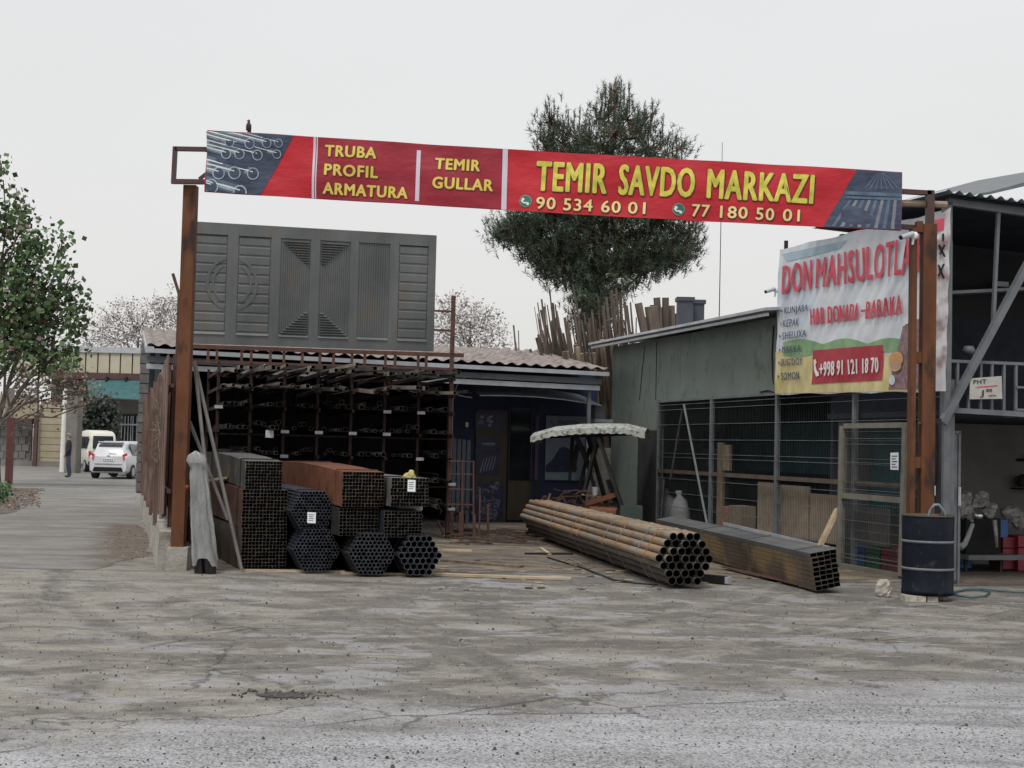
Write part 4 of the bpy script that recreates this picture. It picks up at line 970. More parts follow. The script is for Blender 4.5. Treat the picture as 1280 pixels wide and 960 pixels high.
for s in (.06, .1, .22, .3, .47, .52, .7):
    c = fc + d*s*9.6; b = MB(); rad = P_*3.58
    ring = [c + a*(rad*math.cos(R(60*j))) + Vector((0, 0, rad*math.sin(R(60*j)))) for j in range(6)]
    ring = [Vector(p) for p in ring]
    for p, q in zip(ring, ring[1:]+ring[:1]): b.beam(p, q, .008, .008, up=d)
    part('wire_tie', b, m_wood, bp)
# rectangular tube bundle on the right
fc2 = (PY(1009, 698, 16.65)+PY(1046, 690, 16.8)+PY(1056, 731, 16.75)+PY(1018, 741.5, 16.6))/4
m_rt = M('stained_rect_tube', (0.07, 0.05, 0.036), (0.11, 0.085, 0.06), 2, .65, c3=(0.21, 0.145, 0.07), scale3=1.6, t3=(.47, .6), st=(1, 1, 1), bump=.001, vary=.1)
m_rt2 = M('grey_rect_tube', (0.07, 0.072, 0.075), (0.11, 0.11, 0.11), 2, .6, bump=.001, vary=.12)
RX, RZ = .089, .058
rt = thing('tube_bundle', (fc2.x, fc2.y, 0), 'bundle of stained rectangular steel tubes tipped over beside the mesh wall', 'steel bundle')
d = Vector((-math.sin(R(8.5)), math.cos(R(8.5)), 0)); a0 = Vector((d.y, -d.x, 0)); tilt = R(9)
a = a0*math.cos(tilt) + Vector((0, 0, math.sin(tilt))); upv = -a0*math.sin(tilt) + Vector((0, 0, math.cos(tilt)))
fc2.z = .285
rr = random.Random(31)
for j in range(8):
    for i in range(4):
        b = MB(); st = rr.uniform(-.02, .02) + .02*(i-1); c = fc2 + a*((i-1.5)*RX) + upv*((j-3.5)*RZ) + d*st
        ox, oz = RX/2*.96, RZ/2*.92; vs = []
        for (s_, kx) in ((0, 1), (7.4, 1), (0, .9), (.8, .9)):
            kz = kx if kx == 1 else .84
            for (x, z) in ((-1, -1), (1, -1), (1, 1), (-1, 1)): vs.append(c + a*(x*ox*kx) + upv*(z*oz*kz) + d*s_)
        fs = [(k, (k+1) % 4, 4+(k+1) % 4, 4+k) for k in range(4)] + [(4, 5, 6, 7)] + [(k, 8+k, 8+(k+1) % 4, (k+1) % 4) for k in range(4)] + [(8+k, 12+k, 12+(k+1) % 4, 8+(k+1) % 4) for k in range(4)] + [(12, 13, 14, 15)]
        b.add(vs, fs); b.m = [0]*5+[1]*4+[2]*5; part('tube', b, [m_rt2 if j == 7 else m_rt, m_rim, m_inner], rt)
for s in (.5, 2.4, 4.6):
    b = MB(); c = fc2 + d*s; ring = [c + a*x*(RX*2+.004) + upv*z*(RZ*4+.004) for x, z in ((-1, -1), (1, -1), (1, 1), (-1, 1))]
    for p, q in zip(ring, ring[1:]+ring[:1]): b.beam(p, q, .012, .004, up=d)
    part('strap', b, m_rt2, rt)
# ------------------------------------------------------------------ leaning rods and wrapped bundle by the left post
for k, (x0, y0, x1, y1, Y0, Y1, lb) in enumerate(((243, 452, 271, 712, 18.0, 17.35, 'long thin steel rod leaning left, its top behind the left sign post'),
        (244, 456, 302, 712, 18.05, 17.55, 'long steel rod leaning most steeply across the leftmost bundles'),
        (237, 527, 285, 650, 18.0, 17.8, 'short steel rod leaning behind the other two near the left post'))):
    b = MB(); b.tube(PY(x0, y0, Y0), PY(x1, y1, Y1), .024, n=8); solo('steel_rod', b, m_grt, lb, 'steel rod')
wp = thing('wrapped_profiles', G(253, 713), 'upright bundle of dark profiles wrapped in torn translucent white plastic', 'wrapped bundle')
Yw = 17.3; base = PY(256, 713, Yw); base.z = 0; topp = PY(243, 574, Yw)
for dx, dy in ((-.1, 0), (-.04, -.04), (.02, .03), (.12, -.02), (.06, -.05), (-.02, .06)):
    b = MB(); b.beam(base+Vector((dx, dy, 0)), Vector((topp.x+dx*.5, topp.y+dy+.08, topp.z-.05)), .05, .05); part('profile', b, m_black, wp)
rr = random.Random(41); NP = 40
def wrap(s, t):
    ang = s*2*math.pi; c = base.lerp(topp, t); q = .085*(1-t)**.8 + .07 + .035*math.exp(-((t-.93)/.045)**2) - .012*math.exp(-((t-.84)/.03)**2)
    if t > .96: q *= max(.08, math.sqrt(max(0, 1-((t-.96)/.04)**2)))
    fold = 1 + .16*abs(math.sin(ang*2.5+t*1.3+.7*math.sin(t*5))) - .1*abs(math.sin(ang*4+1-t*2)) + .05*math.sin(ang*9-t*4+2*math.sin(t*7)) + .03*math.sin(ang*17+t*31)*math.sin(t*13)
    return Vector((c.x + math.cos(ang)*q*fold, c.y + .06*t + math.sin(ang)*q*.75*fold, .15+.06*math.sin(ang*3)*(1-t)+ t*(topp.z-.05) + (.01*math.sin(ang*9+t*40))))
b = MB(); b.grid(wrap, NP*2, 26)
m_plas = M('translucent_plastic_wrap', (0.4, 0.41, 0.41), (0.62, 0.63, 0.63), 5, .25, st=(2, 2, .6), alpha=.4, bump=.01, bscale=9)
part('plastic_wrap', b, m_plas, wp, True)
0
b = None

m_rpl0 = M('dull_red_plastic', (.2, .02, .03), (.26, .03, .04), 5, .6)
b = MB(); c = PY(234, 609, 17.4); b.blob(c, (.022, .022, .03), rr, 10, 8, .1)
solo('red_cap', b, m_rpl0, 'small red cap showing between the left post and plastic wrap', 'cap')
# ------------------------------------------------------------------ low metal stand and scrap by the rack
ms = thing('metal_stand', G(596, 665), 'small rusty metal stand of thin bars right of the rack', 'stand')
Ym = 24.3
for x, y0, y1 in ((578, 577, 660), (592, 576, 668), (600, 612, 640), (575, 640, 668)):
    p = PY(x, y1, Ym); b = MB(); b.beam(Vector((p.x, Ym, 0)), PY(x, y0, Ym), .03); part('upright', b, m_rustdark, ms)
for y in (577, 593, 612, 631):
    b = MB(); b.beam(PY(561, y-1, Ym), PY(592, y, Ym), .022); part('cross_bar', b, m_rustdark, ms)
for k, (x, y0, y1) in enumerate(((565, 640, 673), (578, 638, 671), (593, 643, 676), (610, 630, 672))):
    p = G(x, y1+1); b = MB(); b.beam(Vector((p.x, p.y, 0)), PY(x, y0, p.y), .045); solo('short_post', b, m_rustdark, 'short rusty upright post in front of the shop door, ' + ['leftmost', 'second from the left', 'third from the left', 'rightmost'][k] + ' of four', 'post', 'short posts by the scrap heap')
sc1 = MB(); rr = random.Random(51)
for k in range(70):
    p = G(rr.uniform(556, 640), rr.uniform(666, 682)); l = rr.uniform(.2, .9); an = rr.uniform(-.5, .5)
    sc1.beam(p+Vector((0, 0, rr.uniform(.02, .13))), p+Vector((l*math.cos(an), l*math.sin(an), rr.uniform(.02, .1))), rr.uniform(.015, .05), .02)
for k in range(25):
    p = G(rr.uniform(540, 590), rr.uniform(650, 672)); sc1.beam(p+Vector((0, 0, rr.uniform(.02, .5))), p+Vector((rr.uniform(-.3, .3), rr.uniform(.3, 1.5), rr.uniform(.02, .5))), .03, .03)
solo('scrap_heap', sc1, [M('rusty_scrap', (0.04, 0.026, 0.022), (0.1, 0.065, 0.05), 12, .8)], 'low heap of rusty scrap offcuts on the ground beside the rack', 'scrap heap', kind='stuff')
# planks and bits lying on the yard floor
for (x0, y0, x1, y1, w_, h_, mt, nm, lb, cat) in (
    (553, 689, 590, 690, .11, .03, m_wood2, 'wooden_plank', 'short pale plank sticking out right of the thick pipe bundle', 'plank'),
    (553, 702, 652, 710, .13, .03, m_wood, 'wooden_plank', 'brown plank with dark end lying in the middle of the yard', 'plank'),
    (545, 720, 714, 725.5, .15, .03, m_wood2, 'wooden_plank', 'long yellowish plank lying nearest the street', 'plank'),
    (656, 693.5, 716, 694, .05, .03, m_dsteel, 'steel_bar', 'dark flat bar lying left of the large pipe bundle', 'bar'),
    (676, 686, 687, 694, .06, .02, m_wood2, 'wooden_strip', 'tiny pale strip lying across the dark flat bar', 'strip'),
    (628, 674, 652, 680, .2, .06, m_rustdark, 'scrap_plate', 'dark reddish scrap plate at the right end of scrap heap', 'scrap'),
    (700, 640, 740, 644, .1, .06, m_wood, 'wooden_plank', 'brown plank under the canopy swing', 'plank')):
    solo_beam(nm, G(x0, y0)+Vector((0, 0, h_/2+.006)), G(x1, y1)+Vector((0, 0, h_/2+.006)), w_, h_, mt, lb, cat)
rr = random.Random(77)
b = MB()
for k in range(150):
    p = G(rr.uniform(545, 1000), rr.uniform(668, 738)); r = rr.uniform(.01, .06); b.k = rr.randint(0, 2); a_ = rr.uniform(0, 3)
    b.prism([p + Vector((math.cos(a_)*r*2, math.sin(a_)*r, .007)), p+Vector((math.cos(a_+1.6)*r, math.sin(a_+1.6)*r, .007)), p+Vector((math.cos(a_+3.1)*r*2, math.sin(a_+3.1)*r, .007)), p+Vector((math.cos(a_+4.6)*r, math.sin(a_+4.6)*r, .007))], (0, 0, rr.uniform(.004, .012)))
solo('litter', b, [m_wood, m_wood2, m_rustdark], 'scattered wood chips and scraps over the yard floor', 'litter', kind='stuff', loc=(0, 18, 0))
b = MB(); b.path([G(x, y)+Vector((0, 0, .02)) for x, y in ((684, 698), (703, 704), (722, 709), (745, 718), (768, 727), (795, 731), (822, 733))], .011, 5); solo('loose_cable', b, m_black, 'thin black cord winding on the ground beside the large pipe bundle', 'cable')
b = MB(); b.path([G(x, y)+Vector((0, 0, .02)) for x, y in ((705, 703), (712, 700), (724, 706), (738, 712), (716, 708), (706, 704))], .008, 5); solo('wire_coil', b, m_wood, 'loose loop of thin rusty wire beside the black cord', 'wire')
# reddish strips behind the large bundle
for k, (x0, y0, x1, y1, w_) in enumerate(((880, 696, 1010, 737, .12), (893, 699, 985, 722, .18), (905, 712, 1000, 735, .1), (920, 706, 1000, 728, .05))):
    solo_beam('rusty_strip', G(x0, y0)+Vector((0, 0, .018+.012*k)), G(x1, y1)+Vector((0, 0, .018+.012*k)), w_, .012, [m_rustpost, m_wood, m_brb, m_wood2][k], ['wide reddish flat strip', 'brown flat board', 'dark brown flat strip', 'narrow pale strip'][k] + ' lying between the pipe bundle and the rectangular tubes', 'strip', None)
bt = thing('black_box_section', G(890, 726), 'short black box section with pale end beside the pipe bundle mouth', 'box section')
p, q = G(868, 727)+Vector((0, 0, .06)), G(908, 731)+Vector((0, 0, .06)); b = MB(); b.beam(p, q, .1, .1); part('section', b, m_black, bt)
b = MB(); dd = (q-p).normalized(); b.beam(q, q+dd*.05, .085, .085); part('end_cap', b, m_galv, bt)
# ------------------------------------------------------------------ green building (its face is the plane u = UF)
UF = 9.95; V0 = -2.4; V1 = 10.78
gb = thing('green_building', yw(UF, 6, 0), 'low grey green plastered building with thin pale roof edge', 'building')
zm = YU(900, 496, UF).z
vm = YU(821, 560, UF).y
m_dark = m_darkin
b = MB(YM); b.box(UF, UF+.15, vm, V1, -.02, 4.0); part('wall', b, m_green, gb)
vW = .72
for (a_, c_) in ((vW, YU(971, 440, UF).y), (YU(971, 440, UF).y+.012, YU(851, 440, UF).y), (YU(851, 440, UF).y+.012, vm-.002)):
    b = MB(YM); b.box(UF, UF+.15, a_, c_, zm, 4.0 - .0); part('wall_panel', b, m_green, gb)
b = MB(YM); b.box(UF, UF+.03, V0+.15, vW-.01, zm, 4.6); part('wall_panel', b, m_green, gb)
b = MB(YM); b.box(UF+.16, 16, V1-.15, V1, -.02, 4.0); part('side_wall', b, m_green, gb)
rz = YU(742, 425, UF-.5).z
b = MB(YM)
vb = YU(971, 400, UF-.2).y
b.prism([(UF-.42, V1+.5, 4.06), (UF-.42, vb, 4.06), (UF+.02, vb-.01, 4.1), (UF+.02, vW, 4.1), (16.5, vW, 4.75), (16.5, V1+.5, 4.75)], (0, 0, .05)); part('roof', b, m_galv, gb)
b = MB(YM); b.beam((UF-.35, V1+.45, 4.0), (UF-.35, vb+.03, 4.0), .04, .05); part('fascia', b, m_galv, gb)
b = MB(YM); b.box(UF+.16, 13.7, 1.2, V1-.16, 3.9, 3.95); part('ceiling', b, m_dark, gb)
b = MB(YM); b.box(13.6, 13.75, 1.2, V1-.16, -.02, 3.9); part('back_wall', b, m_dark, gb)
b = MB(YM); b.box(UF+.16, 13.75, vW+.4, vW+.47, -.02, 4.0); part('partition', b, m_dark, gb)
b = MB(YM); b.path([YU(x, y, UF-.015) for x, y in ((967, 407), (965, 440), (966, 475), (972, 492), (960, 488), (950, 490))], .012, 5); part('cable', b, m_black, gb)
for x0 in (806, 821):
    b = MB(YM); p = YU(x0, 440, UF-.002); b.beam((UF-.003, p.y, 3.95 if x0 > 810 else 3.9), (UF-.003, p.y+(.0 if x0 > 810 else .25), zm+.02 if x0 > 810 else 2.75), .02, .006); part('seam', b, m_black, gb)
b = MB(YM); p0, p1 = YU(820.5, 600, UF-.05), YU(797, 600, UF-.05); b.box(UF-.06, UF-.02, p0.y, p1.y, .02, YU(808, 538, UF-.05).z)
solo('dark_sheet', b, M('dark_panel', (0.022, 0.024, 0.026), (0.04, 0.04, 0.042), 3, .7), 'dark tall sheet leaning on the green wall left of the mesh wall', 'sheet')
# ------------------------------------------------------------------ mesh wall
mw = thing('mesh_wall', yw(UF, 4, 0), 'welded wire mesh wall in steel frames below the green plaster', 'mesh wall')
pvs = [YU(x, 590, UF-.02).y for x in (822, 889, 971, 1068)] + [V0+.08]
for v in pvs:
    b = MB(YM); b.beam((UF-.02, v, 0), (UF-.02, v, zm+.02), .07); part('post', b, m_gsteel, mw)
zr = YU(930, 595, UF-.02).z
for a_, c_ in zip(pvs, pvs[1:]):
    b = MB(YM); b.beam((UF-.02, a_-.036, zr), (UF-.02, c_+.036, zr), .05, .07); part('mid_rail', b, M('brown_rail', (0.075, 0.055, 0.045), (0.11, 0.085, 0.07), 4, .7) if a_ == pvs[0] else bpy.data.materials['brown_rail'], mw)
    b = MB(YM); b.beam((UF-.02, a_-.036, zm-.02), (UF-.02, c_+.036, zm-.02), .04, .04); part('top_rail', b, m_gsteel, mw)
    b = MB(YM); n = int((a_-c_)/.055)
    for k in range(1, n): v = a_ + (c_-a_)*k/n; b.beam((UF-.022, v, .1), (UF-.022, v, zm-.04), .004, .004)
    part('upright_wires', b, m_wire2, mw, kind='stuff')
    for z in [zm-.1, zm-.2, zm-.5, zm-.8, zm-1.07, zm-1.15, zr-.14, zr-.42, zr-.7, .35, .15]:
        if z < .1: continue
        b = MB(YM); b.beam((UF-.03, a_, z), (UF-.03, c_, z), .007, .009); part('wire', b, m_wire, mw)
# leaning rods in front of it
for k, (x0, y0, x1, y1) in enumerate(((855, 506, 884, 656), (853, 512, 838, 600), (830, 600, 826, 652))):
    p, q = YU(x0, y0, UF-.08), YU(x1, y1, UF-.45); b = MB(YM); b.tube(p, q, .022, n=6); solo('steel_rod', b, m_gsteel if k == 0 else m_dsteel, ['grey rod leaning on the first bay of the mesh wall', 'dark rod crossing the grey one on the mesh wall', 'short dark rod low in front of white sacks'][k], 'steel rod')
# ------------------------------------------------------------------ things behind the mesh
m_sack = M('white_sack', (0.26, 0.27, 0.28), (0.4, 0.41, 0.42), 6, .8, bump=.01, bscale=12)
rr = random.Random(61)
def yq(px, py, u): return YU(px, py, u)
for k, (x, y0, y1, wv) in enumerate(((831, 612, 664, .33), (849, 614, 664, .24))):
    p = yq(x, 655, UF+.5); z1 = yq(x, y0, UF+.5).z; c = yw(p.x, p.y, z1/2)
    b = MB(); b.path([yw(p.x, p.y, 0), yw(p.x, p.y, z1*.2), yw(p.x, p.y+.02, z1*.5), yw(p.x, p.y-.02, z1*.78), yw(p.x, p.y+.03, z1*.9), yw(p.x, p.y+.05, z1)], [wv*.9, wv*1.05, wv*.95, wv*.6, wv*.2, wv*.32], 9); solo('white_sack', b, m_sack, ['full white sack standing behind first bay of the mesh', 'narrow grey white sack right beside the full one'][k], 'sack', smooth=True)
sheets = ((948, 970, 603, 664), (973, 1012, 607, 668), (1014, 1047, 618, 676))
for k, (x0, x1, y0, y1) in enumerate(sheets):
    a_, c_ = yq(x0, 640, UF+.12), yq(x1, 640, UF+.12); b = MB(YM); zt = yq((x0+x1)/2, y0, UF+.12).z; b.box(UF+.1, UF+.13, c_.y, a_.y, .3, zt)
    solo('cardboard_sheet', b, m_card, 'brown cardboard sheet behind the mesh, ' + ['leftmost of three', 'middle of three', 'rightmost of three'][k], 'cardboard')
def ybox(x0, x1, y0, y1, u, th, mat, name, label, cat, group=None, z0=None):
    a_, c_ = yq(x0, (y0+y1)/2, u), yq(x1, (y0+y1)/2, u); zt = yq((x0+x1)/2, y0, u).z; zb = yq((x0+x1)/2, y1, u).z if z0 is None else z0
    b = MB(YM); b.box(u, u+th, c_.y, a_.y, zb, zt); return solo(name, b, mat, label, cat, group)
m_pp2 = M('red_printed_carton', (0.4, 0.33, 0.27), (0.42, 0.14, 0.1), 14, .8)
ybox(901, 910, 633, 658, UF+.3, .3, m_pp2, 'carton', 'small carton with red print behind the second bay of the mesh', 'carton', z0=0)
ybox(911, 926, 632, 658, UF+.3, .3, m_card, 'carton', 'plain brown carton right of the red printed one', 'carton', z0=0)
ybox(896, 903, 553, 650, UF+.7, .05, m_wood2, 'wooden_board', 'tall pale board standing inside the second mesh bay', 'board', z0=0)
ybox(904, 912, 556, 588, UF+.6, .05, m_wood2, 'wooden_board', 'short pale board hanging beside the tall one behind mesh', 'board')
m_tarp = M('teal_tarp', (0.02, 0.075, 0.09), (0.035, 0.11, 0.125), 2, .7, bump=.01, bscale=4)
m_bpl = M('blue_crate_plastic', (0.03, 0.1, 0.3), (0.05, 0.14, 0.36), 4, .5); m_gpl = M('green_crate_plastic', (0.02, 0.13, 0.07), (0.03, 0.17, 0.09), 4, .5)
m_rpl = M('red_crate_plastic', (0.2, 0.022, 0.035), (0.26, 0.035, 0.05), 4, .5)
ybox(900, 1046, 530, 590, UF+2.6, .1, m_tarp, 'teal_tarp', 'dark teal tarp hanging across the room behind the mesh', 'tarp')
ybox(824, 893, 540, 600, UF+2.2, .1, M('navy_cloth', (0.02, 0.035, 0.07), (0.03, 0.05, 0.1), 3, .8), 'navy_cloth', 'dark navy cloth covering goods behind the first mesh bay', 'cloth')
ybox(862, 885, 560, 650, UF+1.6, .5, m_gsteel, 'storage_box', 'grey tall storage box deep behind first mesh bay', 'box', z0=0)
def crate(x0, x1, y0, u, mat, label, group=None, th=.35):
    a_, c_ = yq(x0, 680, u), yq(x1, 680, u); zt = yq((x0+x1)/2, y0, u).z
    t = thing('crate', yw(u, (a_.y+c_.y)/2, 0), label, 'crate', group)
    n = 3
    for k in range(n):
        b = MB(YM); h = zt/n; b.box(u, u+th, c_.y+.01, a_.y-.01, k*h+.01, (k+1)*h-.012); part('side', b, mat, t)
    b = MB(YM); b.box(u-.015, u+th+.015, c_.y, a_.y, zt-.05, zt); part('rim', b, mat, t)
cols = [m_bpl, m_bpl, m_rpl, m_bpl, m_rpl, m_rpl, m_rpl]
for k in range(7):
    x0 = 930 + k*17; x1 = x0+15.5
    crate(x0, x1, 668+k*3.2, UF+.18, cols[k], ['blue', 'blue', 'red', 'blue', 'red', 'red', 'red'][k] + ' plastic crate on the floor behind the ladder, number ' + ['one', 'two', 'three', 'four', 'five', 'six', 'seven'][k] + ' from the left', None, .3)
for k, (x0, x1, mt, nm) in enumerate(((1058, 1081, m_bpl, 'big blue'), (1082, 1100, m_gpl, 'green'), (1101, 1122, m_rpl, 'dark red'))):
    crate(x0, x1, 682+k*1.5, UF+.35, mt, nm + ' plastic crate behind the leaning mesh door', None, .4)
ybox(1062, 1110, 634, 680, UF+.22, .03, M('grey_ribbed_sheet', (0.1, 0.095, 0.09), (0.14, 0.13, 0.125), 3, .8, st=(1, 1, .2)), 'ribbed_sheet', 'grey ribbed sheet behind the lower half of the mesh door', 'sheet')
ybox(1060, 1124, 530, 640, UF+.62, .04, m_tarp, 'teal_curtain', 'dark teal curtain hanging behind the leaning mesh door', 'curtain')
# ladder lying on its side
ld = thing('ladder', yw(UF-.15, 4, 0), 'pale wooden ladder lying on its edge along the foot of the mesh wall', 'ladder')
l0, l1 = yq(905, 660, UF-.14), yq(1046, 695, UF-.14)
b = MB(YM); za, zb_ = yq(905, 654.5, UF-.14).z, yq(1046, 687, UF-.14).z
b.beam((UF-.14, l0.y, za), (UF-.14, l1.y, zb_), .04, .05); part('rail', b, m_galv, ld)
b = MB(YM); b.beam((UF-.14, l0.y, za-.3), (UF-.14, l1.y, zb_-.3), .04, .05); part('rail', b, m_galv, ld)
for k in range(22):
    s = (k+.5)/22; v = l0.y+(l1.y-l0.y)*s; z = za+(zb_-za)*s; b = MB(YM); b.beam((UF-.14, v, z-.28), (UF-.14, v, z-.02), .025, .025); part('rung', b, m_galv, ld)
b = MB(YM); b.beam(YU(1022, 688, UF-.55), YU(1047, 636, UF-.12), .13, .05, up=(1, 0, 0)); solo('wooden_beam', b, m_wood2, 'pale wooden beam leaning against the left frame of the mesh door', 'beam')
# leaning mesh door
md = thing('mesh_door', yw(UF-.2, .2, 0), 'loose wire mesh door with wooden coloured frame leaning on the mesh wall', 'door')
m_frame = M('olive_brown_frame', (0.14, 0.135, 0.11), (0.2, 0.19, 0.155), 4, .7)
ua, ub = UF-.20, UF-.16
dA, dB = YU(1049.5, 708, ua), YU(1128, 722, ua); zt = YU(1090, 532, ub).z
def dp(s, t): return Vector((ua+(ub-ua)*t, dA.y+(dB.y-dA.y)*s, .04+(zt-.04)*t))
for (s0, t0, s1, t1, w_) in ((0, 0, 0, 1, .09), (1, 0, 1, 1, .09), (0, 1, 1, 1, .075), (0, 0, 1, 0, .07), (0, .5, 1, .5, .08)):
    b = MB(YM); e = .0 if s0 != s1 else 0; b.beam(dp(s0+(.03 if s0 != s1 else 0), t0), dp(s1-(.03 if s0 != s1 else 0), t1), w_, w_, up=(1, 0, 0)); part('frame_bar', b, m_frame, md)
b = MB(YM)
for k in range(1, 34): b.beam(dp(k/34, .02), dp(k/34, .98), .004, .004, up=(1, 0, 0))
part('upright_wires', b, m_wire2, md, kind='stuff')
for t in (.06, .09, .2, .33, .45, .55, .6, .74, .87, .91, .96):
    b = MB(YM); b.beam(dp(.02, t)-Vector((.008, 0, 0)), dp(.98, t)-Vector((.008, 0, 0)), .006, .009, up=(1, 0, 0)); part('wire', b, m_wire, md)
b = MB(YM); b.prism([YU(1113, 566, ub-.1), YU(1123, 565.5, ub-.1), YU(1123, 587.5, ub-.1), YU(1113, 587, ub-.1)], (.003, 0, 0)); o = thing('paper_notice', yw(*YU(1118, 580, ub-.1)), 'white paper notice on the upper right of the mesh door', 'notice'); part('sheet', b, m_paper, o)
b = MB(YM)
for k in range(5): y = 569.5+k*3.4; b.prism([YU(1114.5, y, ub-.104), YU(1121.5-(k % 2)*2, y, ub-.104), YU(1121.5-(k % 2)*2, y+1.2, ub-.104), YU(1114.5, y+1.2, ub-.104)], (.001, 0, 0))
part('writing', b, m_gsteel, o)
# ------------------------------------------------------------------ DON MAHSULOTLARI banner on the face
un = YM.to_3x3() @ Vector((-1, 0, 0)); du0 = yw(UF-.1, 2, 3)
def wr(v, z):
    return .010*math.sin(3.2*v+4.2*z) + .004*math.sin(9*v+10*z+1) + .002*math.sin(19*v+17*z) + .006*math.sin(1.3*v-2*z) + (.0035*math.sin(15*(v+.8*z)+2*math.sin(v*2)) + .0022*math.sin(29*(v+.75*z)+3*math.sin(z*3)))*(.6+.4*math.sin(2.3*v+z))
def DP(px, py, off=0.0):
    p = YU(px, py, UF-.13); return yw(p.x-off-wr(p.y, p.z), p.y, p.z)
m_vin = M('pale_blue_vinyl', (0.5, 0.57, 0.64), (0.68, 0.71, 0.74), 1.1, .4, bump=.01, bscale=3)
m_viny = M('wheat_yellow_print', (0.5, 0.42, 0.17), (0.66, 0.58, 0.32), 6, .55, bump=.004, bscale=6, st=(1, 1, .5))
m_vgr = M('green_hill_print', (0.16, 0.3, 0.16), (0.27, 0.42, 0.22), 5, .6); m_vred = M('rose_red_print', (0.5, 0.05, 0.085), (0.62, 0.09, 0.13), 4, .6)
m_vbox = M('red_box_print', (0.36, 0.03, 0.05), (0.42, 0.045, 0.065), 4, .6); m_vnav = M('dark_blue_lettering', (0.06, 0.07, 0.13), (0.09, 0.1, 0.17), 4, .6)
m_vor = M('orange_print', (0.5, 0.26, 0.1), (0.58, 0.34, 0.16), 9, .6); m_vbr = M('brown_purple_print', (0.16, 0.09, 0.1), (0.3, 0.2, 0.2), 14, .6); m_vsky = M('sky_blue_print', (0.28, 0.42, 0.5), (0.42, 0.52, 0.58), 3, .6)
dbn = thing('feed_shop_banner', du0, 'wrinkled pale banner reading DON MAHSULOTLARI tied on the building corner', 'banner')
DTL, DTR, DBR, DBL = (974, 312), (1187, 262), (1181, 489), (969, 493)
def dq(s, t): return Lrp(Lrp(DTL, DTR, s), Lrp(DBL, DBR, s), t)
b = MB(); b.grid(lambda s, t: DP(*dq(s, t+.004*math.sin(s*25))), 220, 110); part('banner_sheet', b, m_vin, dbn, True)
def dpatch(name, pts, off, mat, nx=30, ny=10):
    b = MB(); a, c, d_, e_ = pts; b.grid(lambda s, t: DP(*Lrp(Lrp(a, c, s), Lrp(e_, d_, s), t), off), nx, ny); return part(name, b, mat, dbn, True)
b = MB()
b.grid(lambda s, t: DP(*Lrp((970+s*212, 440-4*math.sin(s*7)-s*3), (969.2+s*212, 492-s*4), t), .006), 60, 14); part('field_print', b, m_viny, dbn, True)
b = MB(); b.grid(lambda s, t: DP(*Lrp((980+s*160, 431-7*abs(math.sin(s*9+.4))-s*2), (980+s*160, 444-s*2+3*math.sin(s*14)), t), .009), 70, 4); part('hill_print', b, m_vgr, dbn, True)
dpatch('sky_print', ((977, 318), (1060, 300), (1050, 311), (985, 327)), .006, m_vsky, 20, 4)
dpatch('number_box_print', ((1017, 438), (1104, 431), (1104, 475), (1015.5, 480)), .014, m_vbox)
b = MB(); disc(b, 1178, 437, 1, .0, 3, DP) if 0 else None
b.grid(lambda s, t: DP(*Lrp((1128+s*54, 408-10*math.sin(s*3.1)), (1112+s*69, 487-s*1), t), .011), 24, 16); part('grain_print', b, m_vbr, dbn, True)
b = MB(); disc(b, 1122, 449, 9.5, .017, 16, DP); part('round_print', b, m_vor, dbn)
b = MB(); disc(b, 1122, 457, 7.5, .02, 16, DP); part('round_print', b, M('tan_print', (0.4, 0.22, 0.16), (0.46, 0.28, 0.2), 8, .6), dbn)
b = MB(); b.add([DP(1117+3.6*math.cos(k*.52), 475+6.5*math.sin(k*.52), .02) for k in range(12)], [tuple(range(12))]); part('pale_oval_print', b, m_vin, dbn)
def dt(s, BL, BR, TL, TR, mat, bold=.5, off=.022):
    b = MB(); text_on(b, s, BL, BR, TL, TR, DP, off, bold); part('lettering', b, mat, dbn)
words = [('DON', 980.5, 1015, 367, 360.5, 329, 321), ('MAHSULOTLARI', 1021.5, 1180, 360, 330, 320, 276)]
dt('DON', (980.5, 367.5), (1015, 361.5), (981.5, 331), (1016, 322.5), m_vred, .7)
dt('MAHSULOTLA', (1022, 360.3), (1142, 341), (1023, 321.5), (1143, 293), m_vred, .7)
dt('RI', (1146, 340), (1181, 330), (1147, 291), (1183, 277), m_vred, 1.0)
dt('HAR DONADA', (1016.5, 406), (1075, 399.5), (1016, 385), (1076, 377.5), m_vred, .55)
dt('BARAKA', (1084.5, 398.6), (1129, 392), (1085.5, 376), (1129.5, 367.5), m_vred, .55)
b = MB(); b.add([DP(x, y, .022) for x, y in ((1077, 387.5), (1084, 386.6), (1084, 389.4), (1077, 390.4))], [(0, 1, 2, 3)]); part('lettering', b, m_vred, dbn)
for s, x0, x1, y0, y1, h in (('KUNJARA', 982, 1012.5, 392.5, 388.5, 8.5), ('KEPAK', 981, 1001.5, 409.2, 406.8, 9.5), ('SHELUXA', 980.3, 1010.7, 424.6, 421, 9.3), ('MAKKA', 980, 1003.7, 441.5, 439.5, 9), ("BUG'DOY", 979.2, 1005, 457.5, 455.8, 9), ('SOMON', 978.8, 1000.7, 475.2, 474, 9.8)):
    dt(s, (x0, y0), (x1, y1), (x0+.3, y0-h), (x1+.3, y1-h*1.03), m_vnav, .12)
    b = MB(); b.add([DP(x, y, .022) for x, y in ((x0-4.5, y0-h*.7), (x0-2.5, y0-h*.45), (x0-4.5, y0-h*.2))], [(0, 1, 2)]); part('bullet_print', b, m_vnav, dbn)
dt('+998 91 121 18 70', (1028, 470.3), (1099.5, 465.2), (1028, 451.8), (1099.5, 445.6), m_white, .4, .026)
